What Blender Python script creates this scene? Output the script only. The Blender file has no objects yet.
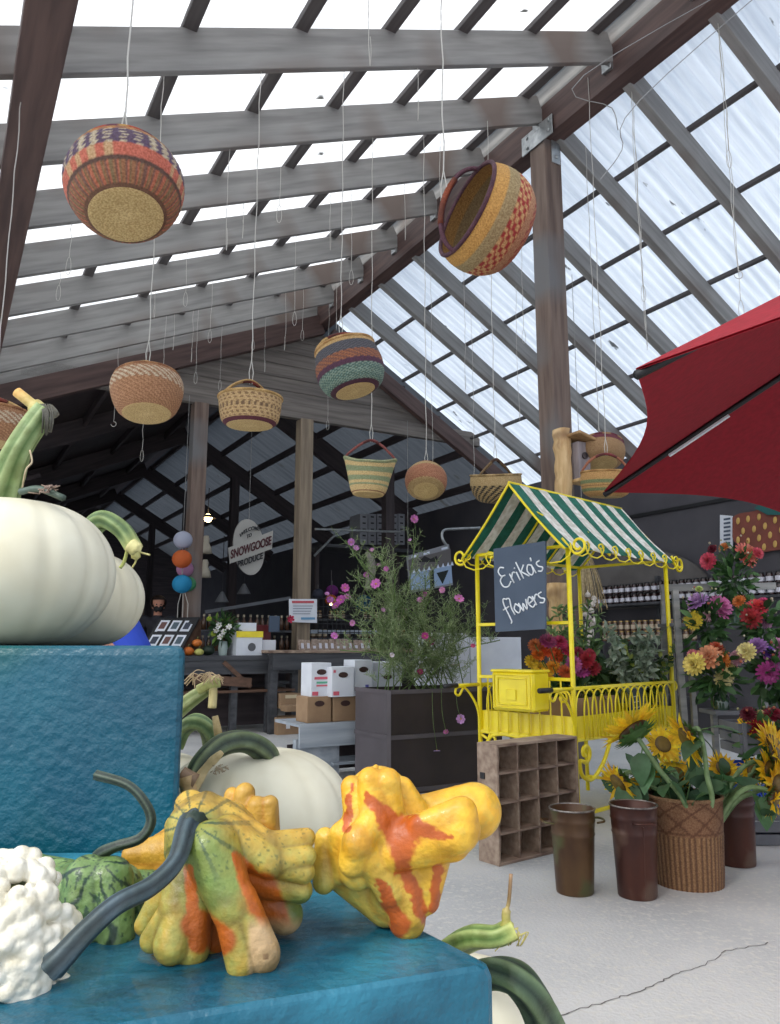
import bpy, math, random
import numpy as np
from mathutils import Vector, Matrix
random.seed(7)
SC = bpy.context.scene
COL = SC.collection
PI = math.pi
# ------------------------------------------------------------------ measuring the place
FPX = 775.0; PITCH = math.atan(133/775.0); EYE = 1.05
CP, SP = math.cos(PITCH), math.sin(PITCH)
def ray(x, y):
    u = (x-390)/FPX; v = (512-y)/FPX
    d = np.array([u, CP-v*SP, v*CP+SP]); return d/d[1]
def at(x, y, Y): return Vector(np.array([0, 0, EYE])+ray(x, y)*Y)
def atz(x, y, z):
    r = ray(x, y); return Vector(np.array([0, 0, EYE])+r*((z-EYE)/r[2]))
def proj(p):
    yc = p[1]*CP+(p[2]-EYE)*SP; zc = -p[1]*SP+(p[2]-EYE)*CP
    return 390+FPX*p[0]/yc, 512-FPX*zc/yc
def V(*a): return Vector(a)
G = V(math.cos(math.radians(30)), math.sin(math.radians(30)), 0)      # across the building
R = V(-math.sin(math.radians(30)), math.cos(math.radians(30)), 0)     # along the ridge
UP = V(0, 0, 1)
BX, BY, Z0 = 1.435, 6.5, 5.604
def W(g, t, z): return V(BX, BY, 0)+G*g+R*t+UP*z
def gt(p):
    d = V(p[0]-BX, p[1]-BY, 0); return d.dot(G), d.dot(R)
def onplane(x, y, n, q):
    r = Vector(ray(x, y)); c = V(0, 0, EYE); return c+r*((q-c).dot(n)/r.dot(n))
def ong(x, y, g): return onplane(x, y, G, W(g, 0, 0))
def ont(x, y, t): return onplane(x, y, R, W(0, t, 0))
def view2w(a, b, c): return (V(1, 0, 0)*a+V(0, -SP, CP)*b+V(0, -CP, -SP)*c).normalized()
def frame(x, up=UP):
    x = Vector(x).normalized(); y = up.cross(x)
    if y.length < 1e-4: y = V(0, 1, 0).cross(x)
    y.normalize(); z = x.cross(y)
    return Matrix((x, y, z)).transposed()
# ------------------------------------------------------------------ materials
def lin(h):
    if isinstance(h, str):
        h = h.lstrip('#'); c = [int(h[i:i+2], 16)/255 for i in (0, 2, 4)]
    else: c = h
    return tuple(((x+.055)/1.055)**2.4 if x > .04045 else x/12.92 for x in c)
MATS = {}
def mat(name, c1, c2=None, scale=6, stretch=(1, 1, 1), rough=.6, bump=0., metal=0., detail=4, lo=.35, hi=.65, c3=None, s3=1.5, attr=False, coat=0., trans=0., bscale=None, spec=.5):
    if name in MATS: return MATS[name]
    m = bpy.data.materials.new(name); m.use_nodes = True; nt = m.node_tree; N = nt.nodes; L = nt.links
    b = N['Principled BSDF']; b.inputs['Roughness'].default_value = rough; b.inputs['Metallic'].default_value = metal
    b.inputs['Coat Weight'].default_value = coat; b.inputs['Specular IOR Level'].default_value = spec
    b.inputs['Base Color'].default_value = (*lin(c1), 1)
    tc = N.new('ShaderNodeTexCoord'); mp = N.new('ShaderNodeMapping'); mp.inputs['Scale'].default_value = stretch
    L.new(tc.outputs['Object'], mp.inputs['Vector'])
    ns = N.new('ShaderNodeTexNoise'); ns.inputs['Scale'].default_value = scale; ns.inputs['Detail'].default_value = detail
    L.new(mp.outputs[0], ns.inputs['Vector'])
    cur = None
    if attr:
        at_ = N.new('ShaderNodeAttribute'); at_.attribute_name = 'Col'; cur = at_.outputs['Color']
    if c2 is not None:
        rp = N.new('ShaderNodeValToRGB'); rp.color_ramp.elements[0].position = lo; rp.color_ramp.elements[1].position = hi
        rp.color_ramp.elements[0].color = (*lin(c1), 1); rp.color_ramp.elements[1].color = (*lin(c2), 1)
        L.new(ns.outputs['Fac'], rp.inputs['Fac'])
        if cur is None: cur = rp.outputs[0]
        else:
            mx = N.new('ShaderNodeMix'); mx.data_type = 'RGBA'; mx.blend_type = 'MULTIPLY'; mx.inputs['Factor'].default_value = 1
            L.new(cur, mx.inputs['A']); L.new(rp.outputs[0], mx.inputs['B']); cur = mx.outputs['Result']
    if c3 is not None:
        n3 = N.new('ShaderNodeTexNoise'); n3.inputs['Scale'].default_value = s3; n3.inputs['Detail'].default_value = 2
        L.new(tc.outputs['Object'], n3.inputs['Vector'])
        r3 = N.new('ShaderNodeValToRGB'); r3.color_ramp.elements[0].position = .52; r3.color_ramp.elements[1].position = .66
        L.new(n3.outputs['Fac'], r3.inputs['Fac'])
        mx = N.new('ShaderNodeMix'); mx.data_type = 'RGBA'; L.new(r3.outputs[0], mx.inputs['Factor'])
        if cur is None: mx.inputs['A'].default_value = (*lin(c1), 1)
        else: L.new(cur, mx.inputs['A'])
        mx.inputs['B'].default_value = (*lin(c3), 1); cur = mx.outputs['Result']
    if cur is not None: L.new(cur, b.inputs['Base Color'])
    if bump:
        bp = N.new('ShaderNodeBump'); bp.inputs['Strength'].default_value = bump; bp.inputs['Distance'].default_value = .01
        if bscale:
            nb = N.new('ShaderNodeTexNoise'); nb.inputs['Scale'].default_value = bscale; nb.inputs['Detail'].default_value = 3
            L.new(tc.outputs['Object'], nb.inputs['Vector']); L.new(nb.outputs['Fac'], bp.inputs['Height'])
        else: L.new(ns.outputs['Fac'], bp.inputs['Height'])
        L.new(bp.outputs[0], b.inputs['Normal'])
    if trans:
        tr = N.new('ShaderNodeBsdfTranslucent'); ms = N.new('ShaderNodeMixShader'); ms.inputs[0].default_value = trans
        if cur is not None: L.new(cur, tr.inputs['Color'])
        else: tr.inputs['Color'].default_value = (*lin(c1), 1)
        L.new(b.outputs[0], ms.inputs[1]); L.new(tr.outputs[0], ms.inputs[2]); L.new(ms.outputs[0], N['Material Output'].inputs['Surface'])
    MATS[name] = m; return m
def emis(name, c, s):
    m = bpy.data.materials.new(name); m.use_nodes = True; b = m.node_tree.nodes['Principled BSDF']
    b.inputs['Base Color'].default_value = (*lin(c), 1); b.inputs['Emission Color'].default_value = (*lin(c), 1); b.inputs['Emission Strength'].default_value = s
    return m
WS = (.5, 6, 6)
m_purl = mat('grey_purlin_wood', '#4c4849', '#5e5a5a', 3, (.5, 6, 6), .8, .2)
m_grey = mat('weathered_grey_wood', '#7c7b7a', '#949391', 3, WS, .8, .25, c3='#6e625c', s3=.9)
m_brown = mat('dark_stained_wood', '#433230', '#5c4742', 3, WS, .6, .3)
m_post = mat('post_wood', '#5b4a42', '#77665c', 3, WS, .7, .3, c3='#6b6a6b', s3=1.0)
m_post2 = mat('post_wood_pale', '#75685a', '#92836f', 3, WS, .8, .3)
m_side = mat('gable_siding_wood', '#625c58', '#7f7872', 2.5, (.5, 9, 9), .8, .3)
m_dark = mat('dark_old_wood', '#383133', '#4a4042', 3, WS, .7, .2)
m_darkg = mat('dark_grey_counter_wood', '#33353a', '#4d4e52', 3, WS, .6, .2)
m_galv = mat('galvanised_steel', '#8d9193', '#b4b7b8', 12, rough=.4, metal=.8)
m_crate = mat('crate_wood', '#8a7465', '#a99583', 4, (1, 8, 8), .75, .3, c3='#6d584c', s3=5)
m_pale = mat('cut_pale_wood', '#c09a68', '#d9ba8a', 5, (6, 6, .8), .6, .3, c3='#8a6746', s3=4)
m_gbench = mat('grey_painted_bench_wood', '#8d96a0', '#a9b0b8', 3, WS, .7, .2)
m_rackw = mat('rack_grey_wood', '#77787a', '#93928f', 4, WS, .75, .2)
m_teal = mat('teal_crinkled_paint', '#04465c', '#09576a', 4, (1, 1, 1), .4, .5, bscale=55, coat=.2, c3='#045052', s3=3, spec=.4)
m_teal2 = mat('blue_teal_paint', '#05485e', '#125f76', 4, (1, 3, 1), .38, .5, bscale=60, coat=.25, c3='#2c7f98', s3=5, spec=.4)
m_yel = mat('yellow_enamel', '#f2de1e', '#e6cf14', 9, rough=.38, bump=.05, coat=.3)
m_wire = mat('wire_white', '#bab7b0', rough=.5)
m_wire2 = mat('wire_steel', '#8b8a88', rough=.4, metal=.5)
m_veg = mat('gourd_skin', '#ffffff', '#d8d4c8', 55, rough=.46, attr=True, bump=.22, coat=.08, bscale=120)
m_pump = mat('white_pumpkin_skin', '#ffffff', '#f0ece4', 7, rough=.48, attr=True, coat=.08)
m_stem = mat('stem_skin', '#ffffff', '#d8d6c8', 40, (1, 1, 1), .55, .4, attr=True)
m_weave = mat('woven_grass', '#ffffff', '#cfc4b4', 160, rough=.75, attr=True, bump=.5)
m_rim = mat('straw_coil', '#d2b27c', '#b08b55', 90, rough=.75, bump=.5)
m_attr = mat('petal', '#ffffff', '#e4dcdc', 60, rough=.6, attr=True, trans=.3)
m_leaf = mat('leaf', '#ffffff', '#c8d0c0', 20, rough=.5, attr=True, trans=.25)
m_paint = mat('painted_attr', '#ffffff', rough=.6, attr=True)
m_white = mat('white_card', '#dfe3ea', '#d2d6df', 5, rough=.6)
m_black = mat('black_rubber', '#17171a', rough=.5)
m_cardb = mat('brown_cardboard', '#a08365', '#8f7358', 6, rough=.8)
m_chalk = mat('chalkboard', '#3f4d60', '#4a586b', 3, rough=.55)
m_chalkw = mat('chalk', '#e4e8ec', rough=.9)
m_glass = mat('jar_dark_jam', '#2a1416', rough=.12, coat=.6)
m_glass2 = mat('jar_pickles', '#7a5a42', '#4c3b30', 30, rough=.12, coat=.6)
m_lidg = mat('jar_lid_gold', '#b99a62', rough=.3, metal=.6)
m_label = mat('jar_label_paper', '#c4c3cc', rough=.6)
m_wall = mat('charcoal_wall_paint', '#454349', '#4f4d52', 2, rough=.7, bump=.05)
m_blue = mat('blue_plastic', '#1f4fc4', '#1a45b0', 5, rough=.35)
m_shirt = mat('blue_cotton', '#2b4fb0', '#2445a0', 9, rough=.9)
m_skin = mat('skin', '#c98f78', rough=.5)
m_dcloth = mat('dark_cloth', '#22222a', rough=.9)
# concrete
m_floor = mat('worn_concrete', '#aeb0b2', '#cbcbca', 1.6, rough=.85, bump=.5, bscale=70, c3='#c8c7c3', s3=38, detail=12, lo=.3, hi=.7)
m_crack = mat('crack_shadow', '#6b6967', rough=.95)
def corrug(name, ct, cd, w, dirt):
    m = bpy.data.materials.new(name); m.use_nodes = True; nt = m.node_tree; N = nt.nodes; L = nt.links; N.clear()
    o = N.new('ShaderNodeOutputMaterial'); tr = N.new('ShaderNodeBsdfTranslucent'); df = N.new('ShaderNodeBsdfDiffuse')
    ms = N.new('ShaderNodeMixShader'); ms.inputs[0].default_value = w
    tc = N.new('ShaderNodeTexCoord'); mp = N.new('ShaderNodeMapping'); mp.inputs['Scale'].default_value = (.5, 7, 1)
    n = N.new('ShaderNodeTexNoise'); n.inputs['Scale'].default_value = 2.5; n.inputs['Detail'].default_value = 6
    L.new(tc.outputs['Object'], mp.inputs[0]); L.new(mp.outputs[0], n.inputs['Vector'])
    r = N.new('ShaderNodeValToRGB'); r.color_ramp.elements[0].position = .3; r.color_ramp.elements[1].position = .6
    r.color_ramp.elements[0].color = (*lin(dirt), 1); r.color_ramp.elements[1].color = (*lin(ct), 1)
    L.new(n.outputs['Fac'], r.inputs['Fac'])
    n2 = N.new('ShaderNodeTexNoise'); n2.inputs['Scale'].default_value = 2.3; n2.inputs['Detail'].default_value = 4
    mp2 = N.new('ShaderNodeMapping'); mp2.inputs['Scale'].default_value = (1, 2.5, 1); L.new(tc.outputs['Object'], mp2.inputs[0]); L.new(mp2.outputs[0], n2.inputs['Vector'])
    r2 = N.new('ShaderNodeValToRGB'); r2.color_ramp.elements[0].position = .69; r2.color_ramp.elements[1].position = .72
    L.new(n2.outputs['Fac'], r2.inputs['Fac'])
    mx = N.new('ShaderNodeMix'); mx.data_type = 'RGBA'; mx.inputs['B'].default_value = (*lin('#4a4a48'), 1)
    L.new(r2.outputs[0], mx.inputs['Factor']); L.new(r.outputs[0], mx.inputs['A'])
    L.new(mx.outputs['Result'], tr.inputs['Color']); df.inputs['Color'].default_value = (*lin(cd), 1)
    L.new(df.outputs[0], ms.inputs[1]); L.new(tr.outputs[0], ms.inputs[2]); L.new(ms.outputs[0], o.inputs['Surface'])
    return m
m_roofL = corrug('translucent_roof_sheet_white', '#f4f4f4', '#b0b0b0', .86, '#d4d6d8')
m_roofR = corrug('translucent_roof_sheet_blue', '#f0f4f8', '#b4bcc6', .75, '#d0d7df')
m_roofI = corrug('dull_roof_sheet', '#5c5f63', '#505358', .5, '#4c5054')
# ------------------------------------------------------------------ mesh building
WM = {}
class MB:
    def __init__(s): s.v = []; s.f = []; s.m = []; s.c = []
    def add(s, vs, fs, mi=0, col=None):
        k = len(s.v); s.v += [Vector(p) for p in vs]; s.f += [tuple(i+k for i in q) for q in fs]; s.m += [mi]*len(fs)
        if col is None: s.c += [(1, 1, 1)]*len(vs)
        elif isinstance(col, list): s.c += col
        else: s.c += [col]*len(vs)
        return s
    def box(s, c, size, fr=None, mi=0, col=None, bev=0.):
        c = Vector(c); fr = fr or Matrix.Identity(3); h = [x/2 for x in size]
        b = min(bev, min(h)*.8)
        if b <= 0:
            vs = [c+fr@V(x*h[0], y*h[1], z*h[2]) for x in (-1, 1) for y in (-1, 1) for z in (-1, 1)]
            fs = [(0, 1, 3, 2), (4, 6, 7, 5), (0, 4, 5, 1), (2, 3, 7, 6), (0, 2, 6, 4), (1, 5, 7, 3)]
            return s.add(vs, fs, mi, col)
        vs = []; idx = {}
        for x in (-1, 1):
            for y in (-1, 1):
                for z in (-1, 1):
                    for a in range(3):
                        p = [x*(h[0]-b), y*(h[1]-b), z*(h[2]-b)]; p[a] = (x, y, z)[a]*h[a]
                        idx[(x, y, z, a)] = len(vs); vs.append(c+fr@Vector(p))
        fs = []
        for a in range(3):
            o = [i for i in range(3) if i != a]
            for sg in (-1, 1):
                q = []
                for (p1, p2) in ((-1, -1), (1, -1), (1, 1), (-1, 1)):
                    k = [0, 0, 0]; k[a] = sg; k[o[0]] = p1; k[o[1]] = p2; q.append(idx[(*k, a)])
                fs.append(tuple(q))
                for p1 in (-1, 1):          # edges
                    pass
        for a in range(3):
            o = [i for i in range(3) if i != a]
            for s1 in (-1, 1):
                for s2 in (-1, 1):
                    q = []
                    for sa, ax in ((-1, o[0]), (-1, o[1]), (1, o[1]), (1, o[0])):
                        k = [0, 0, 0]; k[a] = sa; k[o[0]] = s1; k[o[1]] = s2; q.append(idx[(*k, ax)])
                    fs.append(tuple(q))
        for x in (-1, 1):
            for y in (-1, 1):
                for z in (-1, 1): fs.append(tuple(idx[(x, y, z, a)] for a in range(3)))
        return s.add(vs, fs, mi, col)
    def bar(s, p, q, w, h=None, mi=0, up=UP, col=None, bev=0.):
        p = Vector(p); q = Vector(q); return s.box((p+q)/2, ((q-p).length, w, h or w), frame(q-p, up), mi, col, bev)
    def tube(s, pts, r, n=8, mi=0, col=None, cap=True, ridge=0, rd=.0, colf=None, flat=1.):
        pts = [Vector(p) for p in pts]; K = len(pts)
        rs = r if isinstance(r, (list, tuple)) else [r]*K
        vs = []; cs = []; prev = None
        for i, p in enumerate(pts):
            t = (pts[min(i+1, K-1)]-pts[max(i-1, 0)]).normalized()
            if prev is None:
                a = t.orthogonal().normalized()
            else:
                a = prev-t*prev.dot(t); a = a.normalized() if a.length > 1e-6 else t.orthogonal().normalized()
            prev = a; b = t.cross(a)
            for k in range(n):
                th = 2*PI*k/n; rr = rs[i]*(1+(rd*math.cos(ridge*th) if ridge else 0))
                vs.append(p+(a*math.cos(th)+b*math.sin(th)*flat)*rr)
                cs.append(colf(i/(K-1), th) if colf else (col or (1, 1, 1)))
        fs = [(i*n+k, i*n+(k+1) % n, (i+1)*n+(k+1) % n, (i+1)*n+k) for i in range(K-1) for k in range(n)]
        if cap: fs += [tuple(range(n))[::-1], tuple((K-1)*n+k for k in range(n))]
        return s.add(vs, fs, mi, cs)
    def lathe(s, prof, o, n=24, fr=None, mi=0, col=None, colf=None, rf=None, close=True, zf=None):
        fr = fr or Matrix.Identity(3); o = Vector(o); vs = []; cs = []; K = len(prof)
        for i, (r, z) in enumerate(prof):
            for k in range(n):
                th = 2*PI*k/n; rr = r*(rf(th, i/(K-1)) if rf else 1); zz = z+(zf(th, i/(K-1)) if zf else 0)
                vs.append(o+fr@V(rr*math.cos(th), rr*math.sin(th), zz)); cs.append(colf(i/(K-1), th) if colf else (col or (1, 1, 1)))
        fs = [(i*n+k, i*n+(k+1) % n, (i+1)*n+(k+1) % n, (i+1)*n+k) for i in range(K-1) for k in range(n)]
        if close: fs += [tuple(range(n))[::-1], tuple((K-1)*n+k for k in range(n))]
        return s.add(vs, fs, mi, cs)
    def ball(s, c, r, n=16, mi=0, col=None, sc=(1, 1, 1), fr=None):
        K = max(5, n//2); prof = [(max(r*math.sin(PI*i/K), 1e-5), -r*math.cos(PI*i/K)) for i in range(K+1)]
        fr = (fr or Matrix.Identity(3))@Matrix.Diagonal(sc)
        return s.lathe(prof, c, n, fr, mi, col, close=False)
    def build(s, name, mats, parent=None, smooth=False, fr=None, origin=None, label=None, kind=None, cat=None, group=None):
        if not s.v: s.add([V(0, 0, 0)]*3, [(0, 1, 2)])
        if origin is None:
            xs = [p.x for p in s.v]; ys = [p.y for p in s.v]; zs = [p.z for p in s.v]
            origin = V((min(xs)+max(xs))/2, (min(ys)+max(ys))/2, min(zs))
            if parent is not None and fr is None: origin = WM[parent.name].to_translation()
        M = Matrix.Translation(origin)@(fr.to_4x4() if fr else (WM[parent.name].to_3x3().to_4x4() if parent is not None else Matrix.Identity(4)))
        Mi = M.inverted(); me = bpy.data.meshes.new(name)
        me.from_pydata([Mi@p for p in s.v], [], s.f)
        for m in (mats if isinstance(mats, (list, tuple)) else [mats]): me.materials.append(m)
        if any(s.m): me.polygons.foreach_set('material_index', s.m)
        if smooth: me.polygons.foreach_set('use_smooth', [True]*len(me.polygons))
        ca = me.color_attributes.new('Col', 'FLOAT_COLOR', 'POINT')
        arr = np.ones((len(s.v), 4), np.float32); arr[:, :3] = np.array(s.c, np.float32); ca.data.foreach_set('color', arr.ravel())
        me.update(); o = bpy.data.objects.new(name, me); COL.objects.link(o); place(o, M, parent)
        tag(o, label, cat, group, kind); return o
def place(o, M, parent):
    if parent is not None: o.parent = parent; o.matrix_basis = WM[parent.name].inverted()@M
    else: o.matrix_basis = M
    WM[o.name] = M
def tag(o, label=None, cat=None, group=None, kind=None):
    if label: o['label'] = label
    if cat: o['category'] = cat
    if group: o['group'] = group
    if kind: o['kind'] = kind
    return o
def thing(name, loc, label, cat, group=None, rz=0., fr=None):
    o = bpy.data.objects.new(name, None); COL.objects.link(o); o.empty_display_size = .1
    place(o, Matrix.Translation(loc)@(fr.to_4x4() if fr else Matrix.Rotation(rz, 4, 'Z')), None); return tag(o, label, cat, group)
def dup(root, M, label=None, group=None):
    def cp(o, par, Mo):
        c = o.copy(); COL.objects.link(c); WM[c.name] = Mo
        c.parent = par
        c.matrix_basis = (WM[par.name].inverted()@Mo) if par else Mo
        for ch in list(o.children):
            if ch.name in WM: cp(ch, c, Mo@WM[o.name].inverted()@WM[ch.name])
        return c
    kids_src = root
    r = cp(kids_src, None, M)
    if label: r['label'] = label
    if group: r['group'] = group
    return r
def beam(name, p, q, w, h, m, label=None, kind='structure', cat=None, up=UP, group=None, bev=.004):
    b = MB(); b.bar(p, q, w, h, up=up, bev=bev)
    return b.build(name, m, fr=frame(Vector(q)-Vector(p), up), origin=(Vector(p)+Vector(q))/2, label=label, kind=kind, cat=cat, group=group)
def lerp(a, b, t): return a+(b-a)*t
def cmix(a, b, t): t = max(0, min(1, t)); return tuple(x+(y-x)*t for x, y in zip(a, b))
def spline(P, n=24):
    P = [Vector(p) for p in P]; Q = [P[0]*2-P[1]]+P+[P[-1]*2-P[-2]]; out = []
    for i in range(1, len(Q)-2):
        for k in range(n):
            t = k/n; a, b, c, d = Q[i-1:i+3]
            out.append(.5*((2*b)+(c-a)*t+(2*a-5*b+4*c-d)*t*t+(3*b-a-3*c+d)*t**3))
    out.append(P[-1]); return out
# ------------------------------------------------------------------ surface nets
def surfnet(sdf, lo, hi, h):
    ax = [np.arange(l-h*1.5, u+h*1.5, h, dtype=np.float32) for l, u in zip(lo, hi)]
    X, Y, Z = np.meshgrid(*ax, indexing='ij'); S = sdf(X, Y, Z).astype(np.float32); n = S.shape
    c = np.array(np.meshgrid(*[np.arange(k-1) for k in n], indexing='ij')); acc = np.zeros((3,)+tuple(k-1 for k in n), np.float32); cnt = np.zeros(acc.shape[1:], np.float32)
    corners = [(i, j, k) for i in (0, 1) for j in (0, 1) for k in (0, 1)]
    def sl(o): return S[o[0]:n[0]-1+o[0], o[1]:n[1]-1+o[1], o[2]:n[2]-1+o[2]]
    for a in corners:
        for d in range(3):
            if a[d]: continue
            b = list(a); b[d] = 1; A = sl(a); B = sl(b); m = (A < 0) != (B < 0)
            with np.errstate(all='ignore'): t = np.where(m, A/(A-B), 0)
            for e in range(3): acc[e] += np.where(m, a[e]+(t if e == d else 0), 0)
            cnt += m
    act = cnt > 0; ids = -np.ones(cnt.shape, np.int64); ids[act] = np.arange(act.sum())
    vs = np.stack([(acc[e][act]/cnt[act]+c[e][act])*h+ax[e][0] for e in range(3)], 1)
    fs = []
    for d in range(3):
        u, v = [(1, 2), (2, 0), (0, 1)][d]
        A = S; B = np.roll(S, -1, d); m = (A < 0) != (B < 0)
        idx = np.argwhere(m)
        ok = (idx[:, d] < n[d]-1) & (idx[:, u] > 0) & (idx[:, v] > 0) & (idx[:, u] < n[u]-1) & (idx[:, v] < n[v]-1); idx = idx[ok]
        neg = A[tuple(idx.T)] < 0; q = []
        for du, dv in ((0, 0), (-1, 0), (-1, -1), (0, -1)):
            j = idx.copy(); j[:, u] += du; j[:, v] += dv; q.append(ids[tuple(j.T)])
        q = np.stack(q, 1); q[~neg] = q[~neg][:, ::-1]; fs.append(q)
    return vs, np.concatenate(fs)
def caps(X, Y, Z, a, b, ra, rb):
    ax, ay, az = a; d = np.array([b[i]-a[i] for i in range(3)]); L2 = max(float(d@d), 1e-9)
    t = np.clip(((X-ax)*d[0]+(Y-ay)*d[1]+(Z-az)*d[2])/L2, 0, 1)
    return np.sqrt((X-ax-t*d[0])**2+(Y-ay-t*d[1])**2+(Z-az-t*d[2])**2)-(ra+(rb-ra)*t)
def smin(a, b, k):
    h = np.clip(.5+.5*(b-a)/k, 0, 1); return b+(a-b)*h-k*h*(1-h)
def capmesh(cs, h, k, colf=None, name='body', m=None, parent=None, extra=None, **kw):
    """cs: list of (a, b, ra, rb); one continuous skin over all of them"""
    P = np.array([[*c[0]] for c in cs]+[[*c[1]] for c in cs]); r = max(max(c[2], c[3]) for c in cs)
    lo = P.min(0)-r; hi = P.max(0)+r
    def f(X, Y, Z):
        s = caps(X, Y, Z, *cs[0])
        for c in cs[1:]: s = smin(s, caps(X, Y, Z, *c), k)
        if extra: s = extra(X, Y, Z, s)
        return s
    vs, fs = surfnet(f, lo, hi, h)
    b = MB(); b.v = [Vector(p) for p in vs.tolist()]; b.f = [tuple(q) for q in fs.tolist()]; b.m = [0]*len(b.f)
    if colf:
        D = np.stack([caps(vs[:, 0], vs[:, 1], vs[:, 2], *c) for c in cs], 1); b.c = [tuple(x) for x in np.clip(colf(vs, D), 0, 1).tolist()]
    else: b.c = [(1, 1, 1)]*len(vs)
    return b.build(name, m, parent, True, **kw)
def vnoise(P, s, seed=0):
    P = np.asarray(P, float)*s+seed*17.3; i = np.floor(P).astype(int); f = P-i; f = f*f*(3-2*f); out = 0
    for a in (0, 1):
        for b in (0, 1):
            for c in (0, 1):
                q = i+[a, b, c]; hsh = np.sin(q[:, 0]*127.1+q[:, 1]*311.7+q[:, 2]*74.7)*43758.5453; hsh = hsh-np.floor(hsh)
                out = out+hsh*(f[:, 0] if a else 1-f[:, 0])*(f[:, 1] if b else 1-f[:, 1])*(f[:, 2] if c else 1-f[:, 2])
    return out
# ================================================================== THE SETTING
b = MB(); b.box((1.5, 9, -.05), (30, 34, .1)); b.build('floor', m_floor, kind='structure')
def crackline(P, w):
    b = MB(); pts = []
    for i in range(len(P)-1):
        for k in range(8):
            t = k/8; pts.append((lerp(P[i][0], P[i+1][0], t)+random.uniform(-3, 3), lerp(P[i][1], P[i+1][1], t)+random.uniform(-1.2, 1.2)))
    for i in range(len(pts)-1):
        p = atz(*pts[i], 0.0015); q = atz(*pts[i+1], 0.0015); n = (q-p).cross(UP).normalized()*w*random.uniform(.4, 1)
        b.add([p-n, p+n, q+n, q-n], [(0, 1, 2, 3)])
    return b
b = crackline([(555, 1018), (600, 1003), (645, 990), (672, 975), (700, 966), (728, 951), (775, 941)], .0028)
b.build('floor_crack', m_crack, kind='structure')
TL, TR = math.tan(math.radians(23.5)), math.tan(math.radians(30.5))
T0, T1 = -3.9, 4.85
def zl(g): return Z0+.2+TL*g          # underside of the shed's left rafters (g < 0)
def zr(g): return Z0+.03-TR*g         # underside of the right rafters (g > 0)
def sheet(name, g0, g1, zf, off, m, t0=T0, t1=T1, pitch=.11, amp=.016):
    b = MB(); n = int((t1-t0)/pitch*6); gs = [lerp(g0, g1, i/6) for i in range(7)]
    nrm = (V(0, 0, 1)-G*((zf(1)-zf(0)))).normalized()
    vs = [W(g, t0+(t1-t0)*i/n, zf(g))+nrm*(off+amp*math.sin(2*PI*(t1-t0)*i/n/pitch)) for i in range(n+1) for g in gs]
    k = len(gs); b.add(vs, [(i*k+j, i*k+j+1, (i+1)*k+j+1, (i+1)*k+j) for i in range(n) for j in range(k-1)])
    sl = (W(g1, 0, zf(g1))-W(g0, 0, zf(g0))).normalized()
    return b.build(name, m, smooth=True, fr=frame(sl), kind='structure')
sheet('ceiling', -.02, -6.2, zl, .33, m_roofL)
sheet('ceiling', .02, 3.9, zr, .27, m_roofR)
b = MB(); b.bar(W(0, T0, zl(0)+.4), W(0, T1, zl(0)+.4), .34, .02); b.build('ceiling_trim', m_galv, kind='structure')
# ridge beam, ledger, post
beam('ridge_beam', W(0, T0, Z0+.15), W(0, 4.85, Z0+.17), .18, .34, m_brown, 'dark brown ridge beam running the length of the open shed roof')
beam('ridge_beam_ledger', W(-.02, T0, Z0+.42), W(-.02, 4.85, Z0+.42), .06, .26, m_grey, 'grey ledger board on top of the brown ridge beam')
LT = [-.92+.87*k for k in range(-3, 7)]
for i, t in enumerate(LT):
    g0, g1 = -.09, -6.1; up = UP
    beam('ceiling_rafter', W(g0, t, zl(g0)+.14), W(g1, t, zl(g1)+.14), .05, .26, m_grey)
    b = MB(); b.box(W(-.1, t+.03, Z0+.2), (.04, .1, .2), frame(G), bev=.004); b.build('rafter_hanger', m_galv, kind='structure')
RT = [-1.78+.83*k for k in range(-2, 8)]
for t in RT:
    beam('ceiling_rafter', W(.08, t, zr(.08)+.09), W(3.8, t, zr(3.8)+.09), .085, .19, m_grey)
for g in (-.28, -.95, -1.6, -2.2, -2.84, -3.53, -4.2, -4.9, -5.6):
    beam('ceiling_purlin', W(g, T0, zl(g)+.285), W(g, T1, zl(g)+.285), .085, .045, m_purl)
for g in (.12, .74, 1.37, 2.0, 2.63, 3.26):
    beam('ceiling_purlin', W(g, T0, zr(g)+.22), W(g, T1, zr(g)+.22), .05, .04, m_purl)
# left eave beam (dark, seen close at the left)
gl = gt(onplane(52, 0, (UP-G*TL).normalized(), W(0, 0, Z0+.02)))[0]
beam('eave_beam', W(gl, -6.9, zl(gl)-.09), W(gl, 5.0, zl(gl)-.09), .2, .16, m_brown, 'dark brown eave beam close by, with a bolt')
p = onplane(20, 130, G, W(gl+.1, 0, 0)); b = MB(); b.lathe([(.001, 0), (.022, 0), (.022, .012), (.012, .02), (.001, .02)], p, 12, frame(UP, G)); b.build('beam_bolt', m_dark, kind='structure')
for t in (-6.8, 4.6):
    beam('eave_post', W(gl, t, 0), W(gl, t, zl(gl)-.17), .16, .16, m_brown, up=R)
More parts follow.
